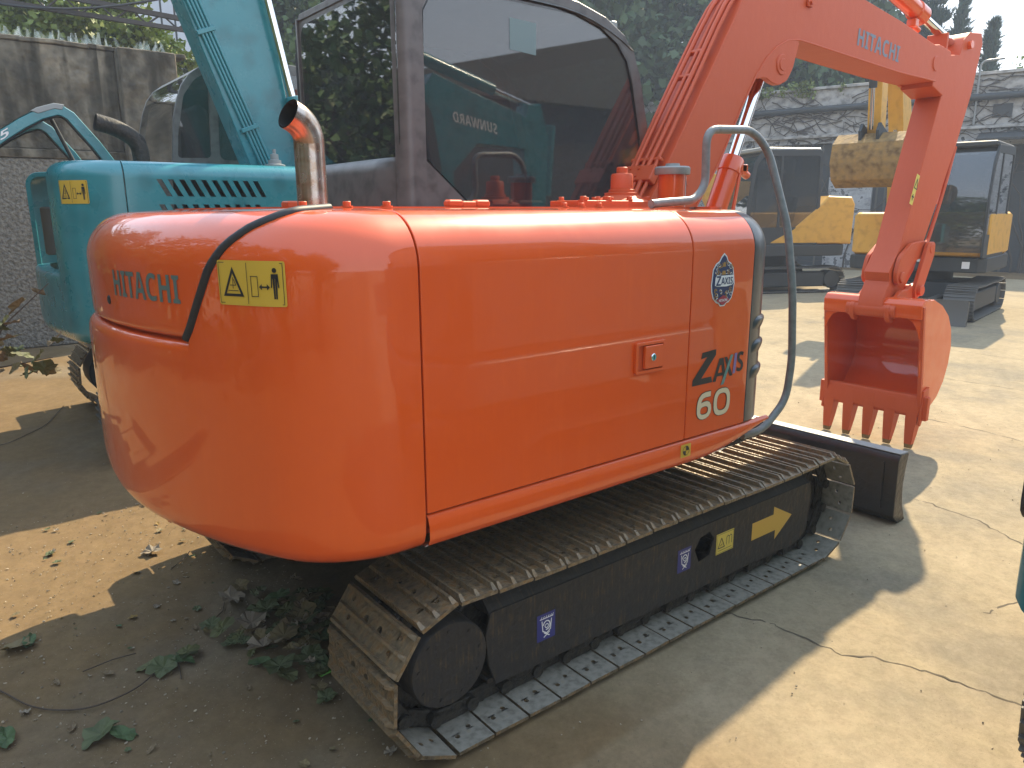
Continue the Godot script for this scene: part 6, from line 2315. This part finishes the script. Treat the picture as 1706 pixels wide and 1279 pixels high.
# ---------------------------------------------------------------- other machines in the yard
func machine(called: String, label: String, at: Vector3, turn: float, paint: Material, o: Dictionary) -> Node3D:
	var root := thing(called, label, "excavator", at, o.get("group", ""))
	root.rotation.y = turn
	var hw: float = o.get("half", 0.95)
	var by: float = o.get("by", 0.68)
	var ty: float = o.get("ty", 1.55)
	for s in [-1.0, 1.0]: far_track(root, s * (hw - 0.2), 0.40, o.get("track_back", -0.95), 0.95, 0.235, o.get("shoes", M.far_steel))
	var ca := MB.new()
	ca.bx(Vector3(-0.5, 0.25, -hw + 0.35), Vector3(0.5, 0.52, hw - 0.35), 0.03)
	ca.cyl(Vector3(0, 0.5, 0), Vector3(0, by + 0.02, 0), 0.4, 24)
	part(root, "car_body", ca, M.far_black)
	var tail: float = o.get("tail", -1.35)
	var plan := PackedVector2Array([Vector2(0.75, hw - 0.1), Vector2(0.65, hw)])
	for i in 9:
		var a := PI / 2 * i / 8.0
		plan.append(Vector2(tail + 0.42 - 0.32 * sin(a), hw - 0.32 + 0.32 * cos(a)))
	for i in range(1, 8): plan.append(Vector2(tail + 0.10 - 0.10 * sin(PI * i / 8.0), lerpf(hw - 0.32, -hw + 0.32, i / 8.0)))
	for i in 9:
		var a := PI / 2 * (1.0 - i / 8.0)
		plan.append(Vector2(tail + 0.42 - 0.32 * sin(a), -hw + 0.32 - 0.32 * cos(a)))
	plan.append_array([Vector2(0.65, -hw), Vector2(0.75, -hw + 0.1)])
	var base := MB.new()
	base.prism(plan, by, by + 0.22, lie(), 0.02)
	part(root, "house_base", base, o.get("base_mat", M.far_black))
	var up := MB.new()
	if o.has("cover"): up.prism(o.cover, -hw + 0.012, hw - 0.012, Transform3D(), 0.04)
	else: up.prism(MB.inset(plan, 0.012), by + 0.222, ty, lie(), 0.05)
	part(root, "engine_housing", up, paint)
	var dr := MB.new()
	dr.prism(rounded2(poly([-0.80, by + 0.30, 0.05, by + 0.30, 0.05, ty - 0.10, -0.80, ty - 0.10]), 0.06), hw - 0.012, hw - 0.004, Transform3D(), 0.003)
	part(root, "side_door", dr, paint)
	# cab on the left
	var cab := Node3D.new()
	cab.name = "cab"
	root.add_child(cab, true)
	var z0 := -hw + 0.02
	var z1 := 0.06
	var cx0: float = -0.55 + o.get("cab_shift", 0.0)
	var cx1: float = cx0 + o.get("cab_len", 1.5)
	var ch: float = o.get("cab_top", 2.55)
	var sd := rounded2(poly([cx0, by + 0.22, cx0 + 0.02, ch - 0.05, cx0 + 0.12, ch, cx1 - 0.25, ch - 0.03, cx1 - 0.08, ch - 0.25, cx1 + 0.02, 1.7, cx1, by + 0.22]), 0.05, 3)
	var hl := rounded2(poly([cx0 + 0.07, by + 0.55, cx0 + 0.08, ch - 0.12, cx1 - 0.28, ch - 0.14, cx1 - 0.15, ch - 0.30, cx1 - 0.05, 1.7, cx1 - 0.06, by + 0.55]), 0.05, 3)
	for zz in [z0, z1 - 0.03]:
		var f := MB.new()
		f.prism(sd, zz, zz + 0.03, Transform3D(), 0.004, hl)
		part(cab, "side_frame", f, o.get("cab_mat", M.far_black))
		var g := MB.new()
		g.prism(MB.inset(hl, -0.01), zz + 0.012, zz + 0.016)
		part(cab, "side_window", g, M.glass)
		var pl := MB.new()
		pl.bx(Vector3(cx0 + 0.83, by + 0.5, zz + 0.003), Vector3(cx0 + 0.88, ch - 0.1, zz + 0.028), 0.003)
		part(cab, "door_post", pl, o.get("cab_mat", M.far_black))
	var rf := MB.new()
	rf.bx(Vector3(cx0 + 0.05, ch - 0.06, z0 + 0.01), Vector3(cx1 - 0.18, ch + 0.025, z1 - 0.01), 0.03)
	part(cab, "roof", rf, o.get("roof_mat", o.get("cab_mat", M.far_black)))
	for q in [[cx0 + 0.02, "rear_window"], [cx1 - 0.03, "windscreen"]]:
		var g := MB.new()
		if q[1] == "rear_window": g.bx(Vector3(cx0 + 0.03, by + 0.6, z0 + 0.04), Vector3(cx0 + 0.034, ch - 0.08, z1 - 0.04))
		else: g.prism(poly([cx1 - 0.02, by + 0.3, cx1 - 0.016, by + 0.3, cx1 - 0.002, 1.7, cx1 - 0.10, ch - 0.26, cx1 - 0.27, ch - 0.05, cx1 - 0.275, ch - 0.055, cx1 - 0.104, ch - 0.264, cx1 - 0.006, 1.7]), z0 + 0.03, z1 - 0.03)
		part(cab, q[1], g, M.glass)
	var se := MB.new()
	se.box(Transform3D(Basis(Vector3(0, 0, 1), 0.15), Vector3(cx0 + 0.4, 1.5, (z0 + z1) / 2)), Vector3(0.14, 0.75, 0.45), 0.05)
	se.box(Transform3D(Basis(), Vector3(cx0 + 0.65, 1.2, (z0 + z1) / 2)), Vector3(0.5, 0.14, 0.45), 0.04)
	part(cab, "seat", se, M.seat)
	# front attachment
	var zc: float = o.get("boom_z", 0.2)
	if o.has("boom"):
		var b := MB.new()
		b.prism(o.boom, zc - 0.10, zc + 0.10, Transform3D(), 0.006)
		var bp := part(root, "boom", b, o.get("boom_mat", paint))
		for q in o.get("cylinders", []):
			var c := MB.new()
			var A := Vector3(q[0], q[1], zc + q[5])
			var B := Vector3(q[2], q[3], zc + q[5])
			c.cyl(A, A.lerp(B, q[4]), 0.05, 14, 0.004)
			var cp := part(root, "cylinder", c, o.get("cyl_mat", paint))
			var rd := MB.new()
			rd.cyl(A.lerp(B, q[4]), B, 0.026, 12)
			part(cp, "rod", rd, M.chrome)
	if o.has("arm"):
		var a := MB.new()
		a.prism(o.arm, zc - 0.085, zc + 0.085, Transform3D(), 0.006)
		part(root, "arm", a, o.get("boom_mat", paint))
	if o.has("bucket"):
		var bk := Node3D.new()
		bk.name = "bucket"
		root.add_child(bk, true)
		var outp: PackedVector2Array = o.bucket
		var bw: float = o.get("bucket_w", 0.4)
		var sh := outp.duplicate()
		var c := Vector2.ZERO
		for p in outp: c += p / outp.size()
		for i in range(outp.size() - 1, -1, -1): sh.append(outp[i].lerp(c, 0.07))
		var s := MB.new()
		s.prism(sh, zc - bw, zc + bw)
		part(bk, "shell", s, M.rusty_bucket)
		for sg in [-1.0, 1.0]:
			var pl := MB.new()
			pl.prism(outp, zc + sg * bw, zc + sg * (bw + 0.02))
			part(bk, "side_plate", pl, M.rusty_bucket)
		var lk := MB.new()
		for zz in [-0.13, 0.09]: lk.prism(o.link, zc + zz, zc + zz + 0.04, Transform3D(), 0.004)
		part(bk, "hinge_bracket", lk, M.far_black)
	if o.get("blade", false):
		var bl := MB.new()
		bl.prism(poly([1.50, 0.03, 1.48, 0.34, 1.55, 0.36, 1.54, 0.2, 1.60, 0.0, 1.53, 0.0]), -hw, hw, Transform3D(), 0.004)
		bl.bx(Vector3(0.4, 0.25, -0.45), Vector3(1.5, 0.33, -0.35))
		bl.bx(Vector3(0.4, 0.25, 0.35), Vector3(1.5, 0.33, 0.45))
		part(root, "dozer_blade", bl, M.far_steel)
	return root

func build_yard_machines() -> void:
	# facing the camera, arm folded high in the air
	var m2 := machine("yellow_excavator", "yellow and black excavator facing us, dirty bucket held up behind the orange arm", Vector3(10.55, 0, -2.72), PI + 0.171, M.yellow_paint, {
		"cab_top": 2.5, "blade": true, "group": "yellow excavators by the workshop", "boom_z": 0.28,
		"boom": poly([0.62, 0.95, 0.80, 0.90, 0.98, 1.3, 1.20, 2.4, 1.62, 3.35, 2.2, 3.75, 2.45, 3.72, 2.42, 3.92, 2.2, 4.0, 1.45, 3.72, 0.98, 2.9, 0.66, 1.5]),
		"arm": poly([2.30, 3.95, 2.50, 3.90, 2.46, 3.4, 2.30, 2.55, 2.20, 2.42, 2.10, 2.45, 2.10, 2.6, 2.20, 3.4]),
		"cylinders": [[2.62, 3.75, 2.42, 2.62, 0.55, 0.0], [0.95, 0.9, 1.35, 2.7, 0.5, 0.0]],
		"cyl_mat": M.far_black, "bucket_w": 0.42,
		"bucket": poly([2.02, 2.52, 2.35, 2.58, 2.55, 2.45, 2.60, 2.2, 2.50, 1.98, 2.30, 1.88, 2.05, 1.90]),
		"link": poly([2.08, 2.60, 2.22, 2.62, 2.45, 2.70, 2.52, 2.60, 2.48, 2.40, 2.30, 2.30, 2.05, 2.40])})
	var plt := MB.new()
	plt.bx(Vector3(0.752, 0.74, -0.75), Vector3(0.756, 0.84, -0.65))
	plt.bx(Vector3(0.752, 0.82, -0.20), Vector3(0.756, 0.86, -0.05))
	part(m2, "maker_plate", plt, M.print_white)
	var lp := MB.new()
	lp.bx(Vector3(0.55, 2.44, -0.55), Vector3(0.72, 2.50, -0.30), 0.01)
	part(m2, "red_lamp_bar", lp, M.orange_matt)
	# standing side-on, farther left
	var m1 := machine("yellow_excavator", "yellow and black excavator standing side-on behind the grey hand rail", Vector3(11.7, 0, -6.35), deg_to_rad(152), M.yellow_paint, {
		"cab_top": 2.72, "cover": poly([-1.28, 0.945, -1.30, 1.70, -1.22, 1.84, -0.72, 1.86, -0.60, 1.74, 0.0, 1.25, 0.45, 1.02, 0.50, 0.945]), "group": "yellow excavators by the workshop", "roof_mat": M.cap_grey, "ty": 1.62, "by": 0.72, "boom_z": 0.28,
		"boom": poly([0.62, 0.95, 0.80, 0.90, 1.4, 2.0, 2.3, 2.6, 3.1, 2.5, 3.1, 2.75, 2.3, 2.9, 1.1, 2.3])})
	# the blue-green machine beside the camera, seen in the cab window
	var mg := machine("blue_green_excavator", "blue-green excavator beside the camera, only its tail showing at the right edge", Vector3(0.98, 0, 3.02), 0.0, M.teal_paint, {
		"half": 0.98, "tail": -1.45, "cab_top": 2.5, "cab_shift": -0.66, "cab_len": 1.22, "track_back": -0.62, "base_mat": M.teal_paint, "shoes": M.far_steel, "boom_z": -0.12,
		"boom": poly([0.35, 1.2, 0.50, 1.0, 0.62, 1.2, 0.60, 1.9, 0.85, 2.14, 1.38, 2.12, 1.50, 2.22, 1.45, 2.36, 1.30, 2.42, 0.80, 2.55, 0.42, 2.66, 0.15, 2.3, 0.22, 1.6]),
		"arm": poly([1.36, 2.30, 1.42, 2.50, 1.56, 2.52, 1.66, 2.25, 1.62, 1.4, 1.58, 0.95, 1.46, 0.95, 1.40, 1.5]),
		"cylinders": [[0.30, 2.80, 1.50, 2.50, 0.66, 0.0], [1.75, 2.35, 1.66, 1.3, 0.6, 0.0]],
		"bucket": poly([1.40, 1.0, 1.70, 1.02, 1.95, 0.80, 1.95, 0.45, 1.75, 0.2, 1.45, 0.12]), "bucket_w": 0.3,
		"link": poly([1.40, 1.05, 1.60, 1.1, 1.75, 1.0, 1.6, 0.9, 1.42, 0.92])})
	var tx := MB.new()
	print_on(tx, letters("SUNWARD", 0.085, 0.46), func(p): return [Vector3(1.06 - p.x * 0.985 - p.y * 0.1, 2.225 + p.x * 0.16 + p.y, -0.2215), Vector3(0, 0, -1)])
	part(mg, "boom_lettering", tx, M.print_white)
	# workshop shed across the yard, mirrored in the window
	var shd := thing("shed", "dark gabled shed across the yard behind the camera", "building", Vector3(4.4, 0, 9.5))
	var sb := MB.new()
	sb.bx(Vector3(0.1, 0, 0), Vector3(19.9, 3.7, 7.0))
	part(shd, "wall", sb, M.far_black)
	var sr := MB.new()
	sr.prism(poly([-0.4, 3.7, 20.4, 3.7, 10.0, 6.2]), -0.3, 7.3)
	part(shd, "roof", sr, M.far_steel)

# ---------------------------------------------------------------- fallen leaves and grit
func build_litter() -> void:
	var r := RandomNumberGenerator.new()
	r.seed = 55
	# heap behind the near track
	for i in 110:
		var a := Vector3(-1.12 + r.randfn() * 0.12, 0.0, 0.02 + r.randfn() * 0.20)
		var kind := [0, 1, 0, 5, 2, 1, 3, 6][r.randi() % 8] as int
		one_leaf(a + Vector3(0, r.randf() * 0.03, 0), kind, r, r.randf_range(0.4, 1.25), "%s withered leaf in the heap behind the near track", "leaves heaped behind the near track")
	for p in [[-1.80, 0.22, 0, 1.2], [-1.75, 0.26, 5, 0.9], [-1.50, -0.03, 5, 1.0], [-1.56, -0.03, 0, 1.1], [-1.60, -0.07, 1, 0.8], [-1.47, -0.06, 0, 0.9], [-1.95, -0.50, 2, 1.1], [-1.91, -0.52, 5, 0.9], [-2.03, 0.06, 5, 1.1], [-1.36, -1.05, 6, 0.9]]:
		one_leaf(Vector3(p[0], 0.002, p[1]), p[2], r, p[3], "large %s leaf lying on bare earth left of the track", "large leaves on bare earth")
	for i in 120:
		var a := Vector3(r.randf_range(-2.6, -1.0), 0.0, r.randf_range(-1.9, 1.3))
		one_leaf(a, [3, 6, 2, 0, 5, 4][r.randi() % 6], r, r.randf_range(0.14, 0.45), "small %s leaf scattered on the earth behind the machine", "scattered dry leaves")
	# bright wrapper
	var wr := MB.new()
	wr.prism(poly([0, 0, 0.05, 0.006, 0.046, 0.034, -0.002, 0.03]), 0.0, 0.004, Transform3D(Basis(Vector3(1, 0.1, 0).normalized(), Vector3(0, 0.35, 1).normalized(), Vector3(0, 1, -0.35).normalized()), Vector3.ZERO))
	mat("wrapper", lin(0.10, 0.30, 0.03), 0.4)
	var wo := thing("wrapper", "small bright green wrapper beside the track", "litter", Vector3(-1.15, 0.001, 0.35))
	part(wo, "foil", wr, M.wrapper)
	# twigs
	for i in 7:
		var tb := MB.new()
		var l := r.randf_range(0.06, 0.22)
		var an := r.randf() * TAU
		var d := Vector3(cos(an), 0, sin(an))
		tb.tube(PackedVector3Array([-d * l * 0.5 + Vector3(0, 0.003, 0), Vector3(r.randfn() * 0.015, 0.006, r.randfn() * 0.015), d * l * 0.5 + Vector3(0, 0.003, 0)]), 0.0022, 5)
		var tn := thing("twig", "thin dry twig lying on the earth behind the machine", "twig", Vector3(r.randf_range(-2.3, -1.15), 0.0, r.randf_range(-1.7, 1.0)), "dry twigs on the earth")
		part(tn, "stem", tb, M.bark)
	for q in [[path3([-2.10, 0.004, -0.40, -2.03, 0.006, -0.25, -1.944, 0.005, -0.043, -1.808, 0.006, 0.067, -1.66, 0.008, 0.046, -1.58, 0.004, -0.03]), "thin brown root curving over the earth at lower left"], [path3([-2.3, 0.004, -3.6, -1.75, 0.006, -3.5, -1.45, 0.006, -3.9, -1.25, 0.005, -4.5]), "thin cable lying in the teal machine's shade"]]:
		var wb := MB.new()
		var base: Vector3 = q[0][0]
		var pts := PackedVector3Array()
		for p in rounded(q[0], 0.12, 6): pts.append(p - Vector3(base.x, 0, base.z))
		wb.tube(pts, 0.0028, 6)
		var wn := thing("ground_cable", q[1], "cable", Vector3(base.x, 0, base.z))
		part(wn, "strand", wb, M.bark)
	mat("crack_dirt_shade", lin(0.10, 0.08, 0.055), 1.0)  # soil tone for flat crack strips, with the shade inside the grooves put in
	var ground := get_node("ground")
	for q in [[0.30, 0.95, 0.34, 1.05, 0.385, 1.17, 0.385, 1.42, 0.47, 1.50, 0.535, 1.68, 0.556, 1.83, 0.62, 2.3], [2.15, 0.9, 2.09, 1.25, 1.95, 1.49, 1.9, 1.9], [5.6, -1.2, 5.55, -0.3, 5.55, 0.35, 5.5, 1.2], [4.0, -0.6, 3.9, 0.5, 3.75, 1.3], [1.1, 1.62, 1.6, 1.74, 2.3, 1.70], [8.0, -3.2, 7.2, -1.6, 7.1, 0.2]]:
		var cb := MB.new()
		var line := PackedVector2Array()
		for i in range(0, q.size() - 2, 2):
			var a := Vector2(q[i], q[i + 1])
			var b := Vector2(q[i + 2], q[i + 3])
			var n := int(a.distance_to(b) / 0.03) + 1
			for k in n: line.append(a.lerp(b, float(k) / n) + Vector2(r.randfn(), r.randfn()) * 0.006)
		for i in line.size() - 1:
			var d := (line[i + 1] - line[i]).normalized().orthogonal()
			var wa := 0.004 * (0.3 + absf(sin(i * 0.37)) * 0.9)
			var wb2 := 0.004 * (0.3 + absf(sin((i + 1) * 0.37)) * 0.9)
			var ya := ground_y(line[i].x, line[i].y) + 0.0011
			var yb := ground_y(line[i + 1].x, line[i + 1].y) + 0.0011
			cb.quad(Vector3(line[i].x + d.x * wa, ya, line[i].y + d.y * wa), Vector3(line[i].x - d.x * wa, ya, line[i].y - d.y * wa), Vector3(line[i + 1].x - d.x * wb2, yb, line[i + 1].y - d.y * wb2), Vector3(line[i + 1].x + d.x * wb2, yb, line[i + 1].y + d.y * wb2), UPV)
		part(ground, "crack", cb, M.crack_dirt_shade)
	# grit, crumbs of leaf and small stones
	var cr := MB.new()
	cr.lathe([Vector2(0, -0.4), Vector2(0.7, -0.2), Vector2(1.0, 0.1), Vector2(0.6, 0.5), Vector2(0, 0.6)], Vector3.ZERO, UPV, 6)
	var mm := MultiMesh.new()
	mm.transform_format = MultiMesh.TRANSFORM_3D
	mm.use_colors = true
	mm.mesh = cr.mesh()
	var n := 14000
	mm.instance_count = n
	for i in n:
		var p := Vector3(r.randf_range(-3.0, 4.5), -0.001, r.randf_range(-3.0, 2.4))
		if i % 3 != 0: p = Vector3(r.randf_range(-2.6, -0.9), -0.001, r.randf_range(-1.9, 1.6))
		var s := 0.0009 + 0.0036 * pow(r.randf(), 6)
		mm.set_instance_transform(i, Transform3D(Basis.from_euler(Vector3(r.randf(), r.randf() * TAU, r.randf())).scaled(Vector3(s * r.randf_range(0.7, 1.8), s, s)), p))
		var k := r.randf_range(0.5, 1.2)
		mm.set_instance_color(i, Color(0.32 * k, 0.26 * k, 0.18 * k))
	var mi := MultiMeshInstance3D.new()
	mi.name = "grit"
	mi.multimesh = mm
	var gm := mat("grit", Color(1, 1, 1), 0.95)
	gm.vertex_color_use_as_albedo = true
	mi.material_override = gm
	add_child(mi)
	tag(mi, "loose grit and crumbs strewn over the yard", "grit", "", "stuff")

func one_leaf(p: Vector3, kind: int, r: RandomNumberGenerator, s: float, label: String, group: String) -> void:
	var o := put(self, "fallen_leaf", leaf_mesh(kind), M.fallen_leaf)
	o.transform = Transform3D(Basis.from_euler(Vector3(r.randfn() * 0.16, r.randf() * TAU, r.randfn() * 0.16)).scaled(Vector3(s, s * 0.9, s)), p)
	tag(o, label % ["dull green lobed", "olive oval", "greenish brown lobed", "brown oval", "yellow lobed", "dark green oval", "pale dry lobed"][kind % 7], "leaf", group)
